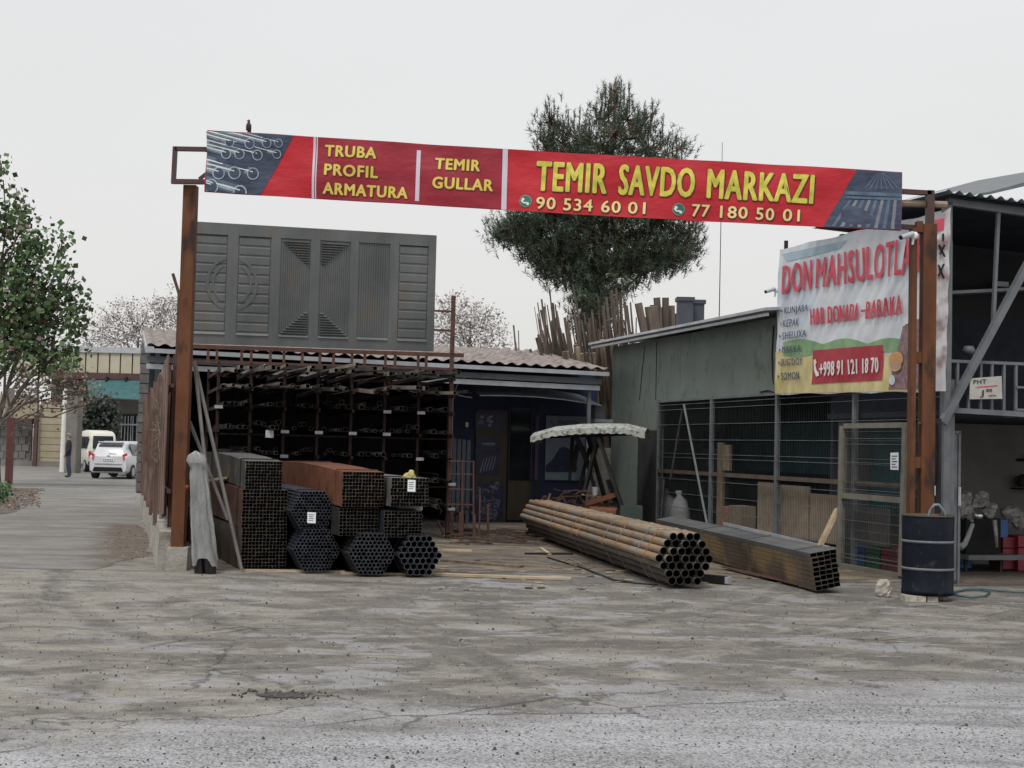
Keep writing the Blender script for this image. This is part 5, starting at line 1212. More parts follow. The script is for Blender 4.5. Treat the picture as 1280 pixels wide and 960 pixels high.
b = MB(); b.add([DP(x, y, .026) for x, y in ((1018.5, 450), (1021, 449), (1022, 453), (1020.6, 456), (1022.6, 463), (1026, 465.5), (1026.5, 469.5), (1023, 471), (1018.8, 463))], [tuple(range(9))]); part('phone_icon', b, m_white, dbn)
# white wrap-round edge of the banner with black lacing, on the front corner
cb = MB(YM)
uL, uR = UF-.16, YV(1189, 380, V0-.14).x
VC = V0-.14
def fr(px, py, v=VC): return YV(px, py, v)
c1 = [fr(1166, 273), fr(1189, 259), fr(1182, 489), fr(1160, 489)]
be = thing('banner_edge', yw(UF-.1, VC, 2.6), 'narrow white end strip of the feed banner laced with black cord round the corner post', 'banner edge')
b = MB(YM); b.grid(lambda s, t: (lambda p: Vector((p.x, p.y+.012*math.sin(t*30)+.01*math.sin(s*9), p.z)))((c1[0].lerp(c1[1], s)).lerp(c1[3].lerp(c1[2], s), t)), 8, 40); part('sheet', b, M('soiled_white_vinyl', (0.4, 0.39, 0.4), (0.58, 0.57, 0.57), 3, .6, c3=(.28, .2, .2), scale3=4, t3=(.5, .65)), be, True)
b = MB(YM)
for x0, y0, x1, y1 in ((1174, 306, 1181, 321), (1181, 306, 1175, 318), (1173, 331, 1180, 348), (1180, 330, 1173, 345), (1179, 292, 1179, 301)):
    p, q = fr(x0, y0, VC-.03), fr(x1, y1, VC-.03); b.beam(p, q, .018, .018)
part('lacing', b, m_black, be)
b = MB(YM); b.prism([fr(1169, 275, VC-.02), fr(1181, 272, VC-.02), fr(1180, 287, VC-.02), fr(1168, 290, VC-.02)], (0, .004, 0)); part('lettering', b, m_vred, be)
# ------------------------------------------------------------------ right two-storey steel structure
ss = thing('steel_store', yw(UF+.2, V0, 0), 'dark two storey open steel frame store with balcony railing and sheet roof', 'building')
VR = V0
cu_ = YV(1181, 560, VR).x
zrf = YV(1188, 253, VR).z; zfl = YV(1200, 515, VR).z; zrl = YV(1200, 453, VR).z
UE = 16.0
b = MB(YM); b.beam((cu_, VR, 0), (cu_, VR, zrf), .1); part('corner_post', b, m_gsteel, ss)
def fbeam(p, q, w_, h_, name, mat=m_gsteel, dv=0):
    b = MB(YM); b.beam(p+Vector((0, dv, 0)), q+Vector((0, dv, 0)), w_, h_); return part(name, b, mat, ss)
p, q = fr(1183, 251, VR), fr(1280, 265, VR); q = p + (q-p)*4
fbeam(p, q, .08, .12, 'roof_beam', dv=-.01)
fbeam(fr(1184, 512.5, VR), fr(1184, 512.5, VR)+(fr(1280, 518, VR)-fr(1184, 512.5, VR))*4, .08, .07, 'floor_beam')
fbeam(fr(1183, 451, VR), fr(1183, 451, VR)+(fr(1280, 455, VR)-fr(1183, 451, VR))*4, .04, .04, 'hand_rail')
for x in (1197, 1211, 1226, 1240, 1255, 1270, 1285, 1300):
    p = fr(x, 453, VR); b = MB(YM); b.beam((p.x, VR+.003, zfl), (p.x, VR+.003, p.z), .035); part('baluster', b, m_gsteel, ss)
for y in (484, 512): fbeam(fr(1270, y, VR-.02), fr(1330, y+2, VR-.02), .03, .03, 'rail')
p, q = fr(1178, 529, VR-.06), fr(1281, 336, VR-.06); fbeam(p, q+(q-p)*.2, .09, .09, 'brace')
p, q = fr(1248, 262, VR-.0), fr(1241, 411, VR-.0); fbeam(p, q, .045, .045, 'hanger_post')
# roofing
ra, rb_ = fr(1180, 243, VR-.15), fr(1281, 256, VR-.15)
sl_ = (rb_.z-ra.z)/(rb_.x-ra.x)
b = MB(YM); b.grid(lambda s, t: Vector((ra.x+s*5, VR-.2+t*3.7, ra.z+.04+s*5*sl_+t*.1+.025*math.sin(s*5/.16*6.283)*(1 if 1 else 0))), 190, 3); part('roof_sheet', b, M('pale_blue_roof_sheet', (0.3, 0.37, 0.4), (0.45, 0.52, 0.55), 2, .5), ss, True)
b = MB(YM); b.grid(lambda s, t: Vector((ra.x+s*5, VR-.18+t*3.6, ra.z-.02+s*5*sl_+t*.1)), 2, 2); part('roof_underside', b, m_dark, ss)
p, q = fr(1237, 243, VR+1.5), fr(1284, 232, VR+1.5); b = MB(YM); b.prism([p, q+(q-p)*3, q+(q-p)*3+Vector((0, 0, .12)), p+Vector((0, 0, .04))], (0, 4, .3)); part('upper_roof', b, m_gsteel, ss)
b = MB(YM); b.box(UF+.05, UE, VR+.1, 1.1, zfl-.05, zfl+.03); part('floor_slab', b, m_darkin, ss)
b = MB(YM); b.box(UF+.3, UE, 1.15, 1.25, zfl-.0, zrf+.12); part('upper_back_wall', b, M('dark_netting', (0.022, 0.021, 0.024), (0.035, 0.033, 0.036), 30, .9), ss)
m_wallg = M('grey_render', (0.13, 0.125, 0.12), (0.17, 0.165, 0.16), 1.5, .9, bump=.003)
zb0 = .0
b = MB(YM); b.box(UF+.16, UE, .8, .95, -.02, zfl-.06); part('back_wall', b, m_wallg, ss)
b = MB(YM); b.box(UE, UE+.1, VR+.1, 1.25, 0, 5); part('side_wall', b, m_darkin, ss)
b = MB(YM); p0 = fr(1187, 540, VR+.25); p1 = fr(1199, 540, VR+.25)
b.beam((p0.x, VR+.25, 0), (p0.x, VR+.25, p0.z), .03); b.beam((p1.x, VR+.25, 0), (p1.x, VR+.25, p0.z), .035); b.beam((p0.x-.01, VR+.25, p0.z), (p1.x+.02, VR+.25, p0.z), .035); part('door_frame', b, m_gsteel, ss)
b = MB(YM); b.box(p0.x+.015, p1.x-.03, VR+.245, VR+.27, .05, p0.z-.03); part('door_leaf', b, m_gsteel, ss)
b = MB(YM); b.tube((p1.x-.02, VR+.2, 1.05), (p1.x-.02, VR+.2, 1.3), .02, n=6); part('handle', b, m_galv, ss)
b = MB(YM); b.box(1,1.01,1,1.01,1,1.01) if 0 else None
b = MB(YM); b.add([(UF+.05, VR+.05, .006), (UE, VR+.05, .006), (UE, .79, .006), (UF+.05, .79, .006)], [(0, 1, 2, 3)])
struct('store_floor', b, m_soil)
# price board on the railing
pbo = thing('price_board', yw(*fr(1232, 500, VR-.1)), 'pale cardboard price board hung on the balcony railing', 'sign')
b = MB(YM); Pq = [fr(x, y, VR-.09) for x, y in ((1213, 473), (1252, 470), (1253, 498.5), (1212, 499))]; b.prism(Pq, (0, .012, 0)); part('board', b, M('pale_card', (0.38, 0.37, 0.34), (0.47, 0.46, 0.42), 6, .9), pbo)
FR = lambda x, y, o: yw(*(fr(x, y, VR-.094-o)))
def pt_(s, BL, BR, TL, TR, mat, bold=.2):
    b = MB(); text_on(b, s, BL, BR, TL, TR, FR, .002, bold); part('lettering', b, mat, pbo)
pt_('PHT', (1217, 480), (1233, 479), (1217, 474.5), (1233, 473.8), m_ink)
pt_('J', (1225.5, 494.5), (1229.5, 494.5), (1226, 487.5), (1230, 487.5), m_ink, .35)
pt_('00', (1233, 489.8), (1240, 489.5), (1233, 486), (1240, 485.7), m_ink, .3)
pt_('cym', (1236, 495), (1245, 495), (1236, 493), (1245, 493), m_ink)
b = MB(); b.add([FR(x, y, .002) for x, y in ((1218.5, 483.5), (1247, 481.2), (1247, 482.6), (1222, 484.4))], [(0, 1, 2, 3)]); part('red_line', b, m_vred, pbo)
# small things upstairs
b = MB(YM); p = fr(1210, 437, .2); b.box(p.x-.08, p.x+.08, .2, .3, p.z-.08, p.z+.08) if 0 else None
b = MB(); c = yw(*fr(1211, 438, VR+.6)); b.lathe(c, [(0, -.04), (.06, -.06), (.09, 0), (.06, .06), (0, .05)], 12); solo('hanging_lamp', b, m_gsteel, 'small round grey lamp behind the balcony railing', 'lamp', smooth=True)
b = MB(YM); p = fr(1253, 355, .9); b.box(p.x-.12, p.x+.12, .9, 1.0, p.z-.04, p.z+.04); solo('white_box', b, m_galv, 'small white box high on the dark upstairs wall', 'box')
# ------------------------------------------------------------------ goods in the lower room
def fbox(x0, x1, y0, y1, v, th, mat, name, label, cat, z0=None):
    a_, c_ = fr(x0, y1, v), fr(x1, y0, v); b = MB(YM); b.box(a_.x, c_.x, v, v+th, a_.z if z0 is None else z0, c_.z); return solo(name, b, mat, label, cat)
tv = thing('goods_table', yw(*fr(1228, 700, -.6)), 'low dark table draped in black cloth inside the lower room', 'table')
a_, c_ = fr(1207, 700, -.6), fr(1251, 648, -.6)
b = MB(YM); b.box(a_.x, c_.x, -.6, .1, .28, c_.z); part('cloth', b, m_black, tv)
b = MB(YM); b.box(a_.x-.05, c_.x+.3, -.75, .15, .2, .27); part('shelf', b, m_gsteel, tv)
for x in (a_.x, c_.x):
    b = MB(YM); b.beam((x, -.6, 0), (x, -.6, .2), .04); part('leg', b, m_dsteel, tv)
rr = random.Random(71)
m_bag = M('clear_plastic_bag', (0.2, 0.19, 0.18), (0.36, 0.34, 0.32), 9, .35, bump=.02, bscale=14)
for k, (x, y, v, r) in enumerate(((1203, 632, -.5, .14), (1213, 625, -.4, .12), (1225, 624, -.45, .12), (1237, 640, -.6, .1), (1208, 645, -.55, .11), (1262, 645, -.2, .16), (1273, 650, -.2, .15))):
    b = MB()
    for q in range(3): b.blob(yw(*fr(x+rr.uniform(-5, 5), y+rr.uniform(-5, 5), v)), (r*rr.uniform(.6, 1), r*.8, r*rr.uniform(.6, .9)), rr, 10, 7, .25)
    solo('plastic_bag', b, m_bag, 'crumpled translucent bag in the lower room, ' + ['at far left by the door frame', 'above the door frame side heap', 'highest one above the black table', 'right beside the shiny pot', 'lowest at left of the black table', 'on the blue bin', 'rightmost above the red crates'][k], 'bag')
b = MB(); p = yw(*fr(1223, 645, -.7)); b.lathe(p+Vector((0, 0, -.04)), [(0, 0), (.06, 0), (.075, .04), (.06, .085), (.02, .1), (0, .1)], 14); solo('metal_pot', b, M('polished_steel', (.55, .55, .52), (.7, .7, .66), 4, .2, metal=.9), 'small shiny metal pot on the black draped table', 'pot', smooth=True)
b = MB(YM); b.path([fr(1216, 655, -.75), fr(1211, 668, -.78), fr(1206, 680, -.8), fr(1200, 684, -.82)], [.03, .035, .04, .055], 8); solo('rolled_sack', b, m_sack, 'pale rolled sack hanging at left edge of the black table', 'sack', smooth=True)
b = MB(YM); b.path([fr(1243, 650, -.75), fr(1245, 668, -.76), fr(1246, 684, -.76)], [.035, .03, .02], 8); solo('rolled_sack', b, m_bag, 'grey rolled sack hanging at right edge of the black table', 'sack', smooth=True)
fbox(1201, 1211, 648, 675, -.3, .3, m_bpl, 'blue_bin', 'blue bin left of the black table', 'bin'); fbox(1246, 1260, 650, 672, -.35, .3, m_bpl, 'blue_bin', 'deep blue bin right of the black table', 'bin')
def fcrate(x0, x1, y0, y1, v, mat, label):
    a_, c_ = fr(x0, y1, v), fr(x1, y0, v); t = thing('crate', yw(a_.x, v, 0), label, 'crate'); z0, z1 = max(a_.z, 0), c_.z
    for k in range(3): b = MB(YM); h = (z1-z0)/3; b.box(a_.x+.01, c_.x-.01, v, v+.35, z0+k*h+.008, z0+(k+1)*h-.008); part('side', b, mat, t)
    b = MB(YM); b.box(a_.x, c_.x, v-.012, v+.362, z1-.04, z1); part('rim', b, mat, t)
fcrate(1253, 1270, 672, 712, -.4, m_rpl, 'red crate right of the black table'); fcrate(1272, 1294, 670, 714, -.5, m_rpl, 'red crate at the right edge of the picture'); fcrate(1200, 1215, 690, 711, -.2, m_bpl, 'dark blue crate on the floor behind the hose')
b = MB(YM); p = fr(1278, 610, .7); b.box(p.x-.16, p.x+.3, .5, .8, p.z-.02, p.z+.0); solo('wall_shelf', b, m_black, 'black shelf on the grey wall under the kettle', 'shelf')
b = MB(); p = yw(*fr(1279, 609, .62)); b.lathe(p, [(0, 0.01), (.09, .01), (.1, .08), (.08, .17), (.04, .2), (0, .21)], 14); kt = solo('kettle', b, m_dsteel, 'dark kettle standing on the black wall shelf', 'kettle', smooth=True)
b = MB(YM); p2 = fr(1279, 609, .62); b.path([p2+Vector((-.07, 0, .18)), p2+Vector((-.14, 0, .15)), p2+Vector((-.15, 0, .08)), p2+Vector((-.09, 0, .03))], .012, 6); part('handle', b, m_black, kt)
for k in range(1): b = MB(YM); p = fr(1276, 575, .75); b.box(p.x-.05, p.x+.3, .6, .79, p.z-.02, p.z+.02); solo('wall_shelf', b, m_black, 'small black upper shelf on the grey wall above the kettle', 'shelf')
# ------------------------------------------------------------------ barrel on stones
bc_ = Vector((PY(1159.5, 700, 16.25).x, 16.25, 0)); 
br_ = thing('oil_barrel', bc_, 'dark navy steel barrel with two pale ribs standing on white bricks', 'barrel')
BZ = .07; R_ = .302; H_b = .93
b = MB(); b.lathe(bc_, [(0, BZ+.02), (R_-.02, BZ+.02), (R_, BZ), (R_, BZ+.05), (R_-.006, BZ+.06), (R_-.004, BZ+.30), (R_-.006, BZ+.58), (R_, BZ+H_b-.03), (R_-.01, BZ+H_b), (R_-.025, BZ+H_b-.005), (R_-.025, BZ+H_b-.5), (0, BZ+H_b-.5)], 40)
part('body', b, m_navy, br_, True)
for z in (.305, .625):
    b = MB(); b.lathe(bc_, [(R_-.008, BZ+z-.018), (R_+.004, BZ+z-.012), (R_+.012, BZ+z), (R_+.004, BZ+z+.012), (R_-.008, BZ+z+.018)], 40); part('rib', b, M('worn_grey_rib', (0.09, 0.1, 0.12), (0.15, 0.155, 0.17), 9, .5) if z < .5 else bpy.data.materials['worn_grey_rib'], br_, True)
b = MB(); b.lathe(bc_, [(R_-.03, BZ+H_b-.012), (R_+.006, BZ+H_b-.012), (R_+.01, BZ+H_b), (R_+.004, BZ+H_b+.01), (R_-.026, BZ+H_b+.008), (R_-.03, BZ+H_b-.012)], 40); part('rim', b, m_brownp, br_, True)
for k, (x, w_, d_) in enumerate(((1138, .13, .1), (1151, .1, .09), (1165, .12, .1), (1178, .1, .1))):
    p = PY(x, 745, 16.02 if k != 3 else 16.3); b = MB(); h = .068
    b.prism([(p.x-w_/2*1.0, p.y-.03, 0), (p.x+w_/2, p.y-.04, 0), (p.x+w_/2, p.y+.18, 0), (p.x-w_/2, p.y+.18, 0)], (0, 0, h)); solo('white_brick', b, m_stone, 'white brick supporting the barrel, ' + ['leftmost', 'second from the left', 'third from the left', 'rear right one'][k], 'brick')
b = MB(); b.path([PY(x, y, 16.35) for x, y in ((1160, 672), (1160, 650), (1163, 638), (1168, 631), (1173, 631), (1179, 638), (1184, 652), (1187, 668))], .02, 8); solo('grey_hose', b, M('grey_blue_hose', (.12, .16, .18), (.17, .21, .23), 5, .5), 'grey blue hose looping out of the open barrel', 'hose', smooth=True)
b = MB(YM); p = YV(1164.5, 612, V0-.12)
b = MB(); b.path([PY(x, y, 17.2) for x, y in ((1172, 530), (1173, 560), (1172, 600), (1169, 618), (1168, 632))], .012, 5); solo('power_cable', b, m_black, 'black cable hanging beside the right sign post', 'cable')
b = MB(); p = PY(1164.5, 613, 17.15); b.box(p.x-.04, p.x+.04, p.y-.03, p.y, p.z-.06, p.z+.06); solo('socket_box', b, m_white, 'small white socket box hanging right of the rusty post', 'socket box')
b = MB(); b.beam(PY(1149, 528.5, 16.7), PY(1178, 528.5, 17.7), .03); solo('tie_bar', b, m_rustdark, 'short rusty bar joining the right post to the corner post', 'bar')
b = MB(); b.beam(Vector((PY(1167, 560, 17.25).x, 17.25, 0)), PY(1167, 523, 17.25), .19, .05, up=(0, 1, 0)); solo('grey_board', b, m_dsteel, 'narrow dark grey board standing right of the rusty post', 'board')
b = MB()
gh = [G(x, y)+Vector((0, 0, .02)) for x, y in ((1193, 742), (1204, 740), (1222, 739), (1238, 742), (1232, 747), (1214, 749), (1198, 747), (1190, 744), (1206, 738.5), (1228, 738), (1250, 741), (1290, 743), (1340, 744))]
b.path(gh, .011, 6); solo('teal_hose', b, M('teal_hose', (.02, .07, .08), (.035, .1, .11), 5, .4), 'teal hose coiled on the ground right of the barrel', 'hose', smooth=True)
b = MB(); p = G(1104, 746); rr = random.Random(5); b.blob(p+Vector((0, 0, .1)), (.1, .09, .11), rr, 12, 8, .16); b.blob(p+Vector((.03, -.02, .05)), (.08, .07, .06), rr, 9, 6, .2); solo('pale_stone', b, m_stone, 'rough pale stone on the ground left of the barrel', 'stone')
# cameras
def cctv(px, py, Y, dx, label):
    p = PY(px, py, Y); t = thing('security_camera', p, label, 'security camera')
    b = MB(); b.tube(p+Vector((.02, 0, 0)), p+Vector((-.14*dx, -.06, -.06)), .035, .03, 10); part('body', b, m_galv, t)
    b = MB(); b.tube(p+Vector((-.14*dx, -.06, -.06)), p+Vector((-.155*dx, -.065, -.066)), .028, n=10); part('lens', b, m_black, t)
    b = MB(); b.blob(p+Vector((.05*dx, .03, -.02)), .05, random.Random(1), 10, 6, .02); b.tube(p+Vector((.04*dx, .03, -.04)), p+Vector((.03*dx, .04, -.13)), .015, n=6); part('mount', b, m_white, t)
cctv(1139, 292, 16.72, 1, 'white security camera mounted near the top of the right sign post')
cctv(967, 361, 22.9, 1, 'small security camera sticking out at left edge of the feed banner')
b = MB(); p = PY(983, 305, 23); b.box(p.x-.03, p.x+.03, p.y, p.y+.05, p.z-.1, p.z+.06); solo('metal_stub', b, m_dsteel, 'short dark stub sticking up above left corner of the feed banner', 'stub')
# ------------------------------------------------------------------ canopy swing
cs = thing('canopy_swing', G(742, 652), 'garden swing frame with white patterned scalloped canopy and dark legs', 'swing')
Yc = 26.6
top = [PY(x, y, Yc) for x, y in ((663, 546), (690, 538.5), (720, 535.5), (750, 534.5), (780, 535), (806, 541))]
m_can = M('patterned_canopy_cloth', (0.26, 0.28, 0.26), (0.46, 0.47, 0.44), 13, .8, c3=(.14, .15, .13), scale3=12, t3=(.52, .58))
dv = Vector((.25, 1.35, 0.0)); b = MB()
N = 40
def tp(s):
    i = min(4, int(s*5)); f = s*5-i; return top[i].lerp(top[i+1], f)
b.grid(lambda s, t: tp(s)+dv*t+Vector((0, 0, .1*math.sin(t*3.14))), N, 8); part('canopy', b, m_can, cs, True)
def scal(fn, n, name):
    b = MB(); vs = []; fs = []
    for k in range(n*4+1):
        s = k/(n*4); p = fn(s); h = .1 + .02*abs(math.sin(s*n*math.pi)); vs += [p, p+Vector((0, -.015, -h))]
    for k in range(n*4): fs.append((2*k, 2*k+1, 2*k+3, 2*k+2))
    b.add(vs, fs); part(name, b, m_can, cs)
scal(tp, 15, 'valance'); scal(lambda s: top[0]+dv*s, 12, 'valance'); scal(lambda s: top[5]+dv*s, 12, 'valance')
for (x0, y0, x1, y1, Y0, Y1) in ((720, 545, 737, 580, 26.8, 27.2), (748, 545, 728, 622, 26.8, 27.0), (735, 545, 762, 642, 27.4, 27.6), (748, 547, 783, 645, 26.7, 26.5), (760, 600, 778, 648, 26.9, 26.6), (722, 556, 716, 585, 27.2, 27.4)):
    b = MB(); b.beam(PY(x0, y0, Y0), PY(x1, y1+4, Y1), .085, .06); part('leg', b, m_dsteel, cs)
b = MB(); b.beam(tp(.02)+dv*.5+Vector((0, 0, -.02)), tp(.98)+dv*.5+Vector((0, 0, -.02)), .05); part('ridge_bar', b, m_dsteel, cs)
b = MB(); b.beam(PY(683, 640, 27), PY(770, 641, 27), .5, .05); part('seat', b, m_dsteel, cs)
# junk piled on the seat
rr = random.Random(81)
jk = [(735, 629, 772, 618, .16, m_rsb, 'flat orange brown plate on top of the swing seat'), (728, 634, 770, 630, .12, m_rustpost, 'rusty bar second in the pile on the swing seat'), (690, 637, 760, 634, .14, m_rustdark, 'dark rusty bar low in the pile on the swing seat'),
      (727, 618, 748, 621, .04, m_wood2, 'thin pale stick lying over the swing pile')]
for k, (x0, y0, x1, y1, w_, mt, lb) in enumerate(jk):
    b = MB(); b.beam(PY(x0, y0, 26.9), PY(x1, y1, 26.7+.1*k), w_*1.2, w_*.6); solo('junk_bar', b, mt, lb, 'bar')
b = MB()
for k in range(60):
    p = PY(rr.uniform(680, 745), rr.uniform(612, 640), rr.uniform(26.7, 27.2)); q = p+Vector((rr.uniform(-.3, .3), rr.uniform(-.1, .1), rr.uniform(-.15, .15))); b.beam(p, q, rr.uniform(.01, .05), .02)
solo('junk_pile', b, [m_rustdark], 'tangle of small rusty scrap piled on the swing seat', 'scrap', kind='stuff')
b = MB(); b.tube(PY(738, 640, 26.3), PY(772, 642, 26.1), .11, .11, 12); solo('orange_pipe', b, m_rsb, 'short fat orange rust pipe behind the large pipe bundle', 'pipe')
b = MB(); p = PY(744, 614, 26.8); b.lathe(p, [(.05, -.08), (.07, .08), (.065, .08), (.045, -.07)], 10); solo('metal_cup', b, m_galv, 'small pale metal cup on the swing pile', 'cup')
b = MB(); p = PY(787, 640, 26.4); b.box(p.x-.18, p.x+.25, 26.4, 26.8, 0, p.z+.12); solo('green_box', b, M('dark_green_box', (.03, .05, .045), (.05, .07, .06), 4, .6), 'dark green box at the foot of the green wall', 'box')
# leaning dark sticks between swing and shop
for k, (x0, y0, x1, y1) in enumerate(((716, 545, 712, 600), (737, 560, 716, 640), (728, 558, 752, 640))):
    b = MB(); b.tube(PY(x0, y0, 27.7), PY(x1, y1, 27.3), .04, .03, 6); solo('dark_stick', b, m_dsteel, 'dark stick leaning behind the canopy swing, ' + ['shortest one', 'longest, leaning left', 'leaning right'][k], 'stick')
b = MB(YM); a_, c_ = YV(733, 640, 11.1), YV(764, 560, 11.1); b.box(a_.x, c_.x, 11.1, 11.15, 0, c_.z); solo('pale_sheet', b, m_conc, 'pale grey sheet standing behind the canopy swing legs', 'sheet')
# ------------------------------------------------------------------ timber poles behind the roofs
rr = random.Random(91)
def pole(xt, yt, xb, Y, r, label, group=None, mat=m_logs, taper=.65, name='timber_pole', bend=True):
    T = PY(xt, yt, Y); B = PY(xb, 500, Y+.3); d = B-T; k = T.z/(-d.z); B0 = T+d*k
    b = MB(); mid = T.lerp(B0, .5)+Vector((rr.uniform(-.06, .06), 0, 0)) if bend else T.lerp(B0, .5)
    b.path([B0, mid, T], [r, r*.9, r*taper], 7); return solo(name, b, mat, label, 'timber pole', group)
nth = 'first second third fourth fifth sixth seventh eighth ninth tenth eleventh twelfth thirteenth fourteenth fifteenth sixteenth seventeenth eighteenth nineteenth twentieth'.split()
nth += ['twenty ' + x for x in nth[:9]] + ['thirtieth'] + ['thirty ' + x for x in nth[:9]] + ['fortieth'] + ['forty ' + x for x in nth[:9]] + ['fiftieth']
cl = [('left cluster behind the rack roof', [(642, 408, 651), (648, 414, 652), (645, 428, 650), (672, 428, 676), (674, 426, 679)], 33.5, .05, 'small far left group'),
      ('big left fan', [(668, 384, 686), (672, 378, 690), (677, 373, 693), (681, 378, 697), (684, 380, 700), (687, 363, 703), (691, 380, 704), (694, 381, 706), (689, 385, 708), (680, 385, 692), (698, 398, 712), (700, 408, 720), (676, 388, 700), (672, 392, 688), (696, 387, 712), (704, 418, 724)], 32.8, .085, 'fan left of the pine trunk'),
      ('middle fan', [(706, 396, 722), (709, 393, 725), (714, 393, 728), (718, 394, 731), (716, 357, 740), (722, 402, 735), (727, 398, 742), (730, 390, 745), (733, 405, 748), (737, 398, 750), (740, 392, 753), (744, 398, 755), (720, 420, 738), (748, 410, 758)], 32.2, .09, 'fan before the pine trunk'),
      ('right fan', [(754, 380, 768), (758, 372, 772), (764, 366, 778), (770, 362, 783), (775, 366, 786), (779, 372, 790), (783, 380, 795), (768, 376, 775), (788, 376, 797), (757, 396, 762), (762, 400, 766), (748, 374, 756), (775, 380, 781)], 33.0, .095, 'fan right of the pine trunk')]
for nm, lst, Y, r, gl_ in cl:
    L2 = list(lst)
    if len(lst) > 6: L2 += [(x+rr.uniform(-9, 9), y+rr.uniform(2, 40), xb+rr.uniform(-9, 9)) for x, y, xb in lst] + [(x+rr.uniform(-6, 9), y+rr.uniform(20, 60), xb+rr.uniform(-8, 6)) for x, y, xb in lst]
    L2.sort()
    for k, (xt, yt, xb) in enumerate(L2):
        pole(xt, yt+rr.uniform(-2, 2), xb, Y+rr.uniform(-.5, .5), r*rr.choice((.22, .3, .35, .42, .5, .65)), 'bleached pole, ' + nth[k] + ' from left of the ' + gl_, 'timber ' + gl_, taper=rr.uniform(.35, .8))
for k, (xt, yt, xb, r, lb) in enumerate(((798, 379, 822, .1, 'dark timber post leaning left, alone between the pole fans'), (814, 383, 828, .17, 'thick short log right of the leaning post'), (821, 372, 832, .09, 'slim dark log rising above the thick ones'), (832, 372, 832, .09, 'straight slim log beside the dark slim one'),
        (818, 381, 826, .12, 'stout log behind the slim dark one'), (838, 382, 840, .12, 'stout log near the dark boxes'), (846, 392, 846, .1, 'lower log touching the dark boxes'), (826, 384, 829, .14, 'brown log in the middle of the short logs'), (811, 396, 815, .1, 'pale low stub left of the short logs'), (850, 386, 850, .07, 'thin log right before the dark boxes'))):
    pole(xt, yt, xb, 32.4 + .15*k, r, lb, mat=m_logs if k not in (7, 8) else m_wood, taper=.95, bend=False)
# shorter timbers seen in the gap beside the shed
for k in range(14):
    x = 706 + k*4.4; pole(x+rr.uniform(-2, 2), 430+rr.uniform(-6, 12), x+6, 31.5+rr.uniform(-.3, .3), rr.uniform(.05, .09), 'broken timber stub in the gap beside the green wall, ' + nth[k] + ' from left', 'timber stubs in the gap beside the green wall', mat=m_wood if k % 3 else m_logs)
# dark boxes (ventilation heads)
m_sl = M('slate_blue_metal', (0.035, 0.042, 0.055), (0.055, 0.062, 0.078), 3, .6)
for k, (x0, x1, y0) in enumerate(((848, 866, 371), (866.5, 880, 374.5))):
    Y = 27.5+.3*k; p, q = PY(x0, y0, Y), PY(x1, 412, Y); t = thing('vent_box', (p.x, Y, 3.6), ['taller dark slate blue vent box above the green roof', 'lower dark slate blue vent box right of the taller'][k], 'vent')
    b = MB(); b.box(p.x, q.x, Y, Y+.3, 3.9, p.z-.08); part('body', b, m_sl, t)
    b = MB(); b.box(p.x-.03, q.x+.03, Y-.03, Y+.33, p.z-.079, p.z); part('cap', b, m_sl, t)
b = MB(); b.tube(PY(899, 400, 30), PY(903, 178, 30), .012, .006, 5); solo('antenna_mast', b, m_dsteel, 'very thin tall antenna mast rising behind the green building', 'mast')
# ------------------------------------------------------------------ far side of the street
YB = 76.0
def bx3(x0, y0, x1, y1, Y, th, z0=None):
    p, q = PY(x0, y1, Y), PY(x1, y0, Y); b = MB(); b.box(p.x, q.x, Y, Y+th, p.z if z0 is None else z0, q.z); return b
m_crm = M('cream_cladding', (0.4, 0.375, 0.28), (0.48, 0.45, 0.345), 1, .6, vary=.06)
m_sid = M('beige_siding', (0.33, 0.285, 0.195), (0.4, 0.35, 0.25), 2, .8, vary=.08)
m_dred = M('dark_red_paint', (0.075, 0.035, 0.035), (0.1, 0.048, 0.046), 3, .7)
m_gst = M('grey_stucco', (0.15, 0.14, 0.125), (0.21, 0.2, 0.18), 1.5, .9, bump=.004)
cbld = thing('cream_building', (PY(110, 580, YB).x, YB, 0), 'far building with cream panelled parapet and teal awning across the street', 'building')
part('wall', bx3(60, 470, 420, 585, YB+2, .3, 0), m_gst, cbld)
xs = [92, 107, 122.3, 137, 150.5, 165.5, 180.5, 195.5, 210.5]
for a_, c_ in zip(xs, xs[1:]): part('panel', bx3(a_+.35, 438-.0, c_-.35, 467.5, YB, .2), m_crm, cbld)
part('parapet_wall', bx3(20, 440, 91.5, 468, YB, .25), m_crm, cbld)
part('parapet_core', bx3(20, 439, 212, 468, YB+.21, 1.5), m_gst, cbld)
part('coping', bx3(20, 435.5, 213, 438.2, YB-.1, .6), m_galv, cbld)
part('eave', bx3(60, 468, 213, 472.5, YB-.5, 2.5), m_dred, cbld)
p, q = PY(108, 475, YB-.6), PY(192, 476, YB-.6); r_ = PY(194, 500, YB-2.2); s_ = PY(112, 496, YB-2.2)
b = MB(); b.prism([p, q, r_, s_], (0, 0, -.05)); part('awning', b, m_teal, cbld)
for x in (131, 155, 178):
    b = bx3(x, 471, x+3, 476, YB-.8, .3); part('awning_bracket', b, m_dsteel, cbld)
gw = part('gate', bx3(150, 518, 174, 580, YB+1.8, .1, 0), m_dsteel, cbld, label='tall gate with pale grille')
for x in (151, 155, 159, 162.5, 165, 170, 173.5): part('grille_bar', bx3(x, 520, x+.9, 575, YB+1.7, .05), m_galv, gw)
part('grille_bar', bx3(150, 530, 174, 531.5, YB+1.6, .05), m_galv, gw)
part('pier', bx3(80, 495, 97.5, 590, 62, .8, 0), m_gst, cbld)
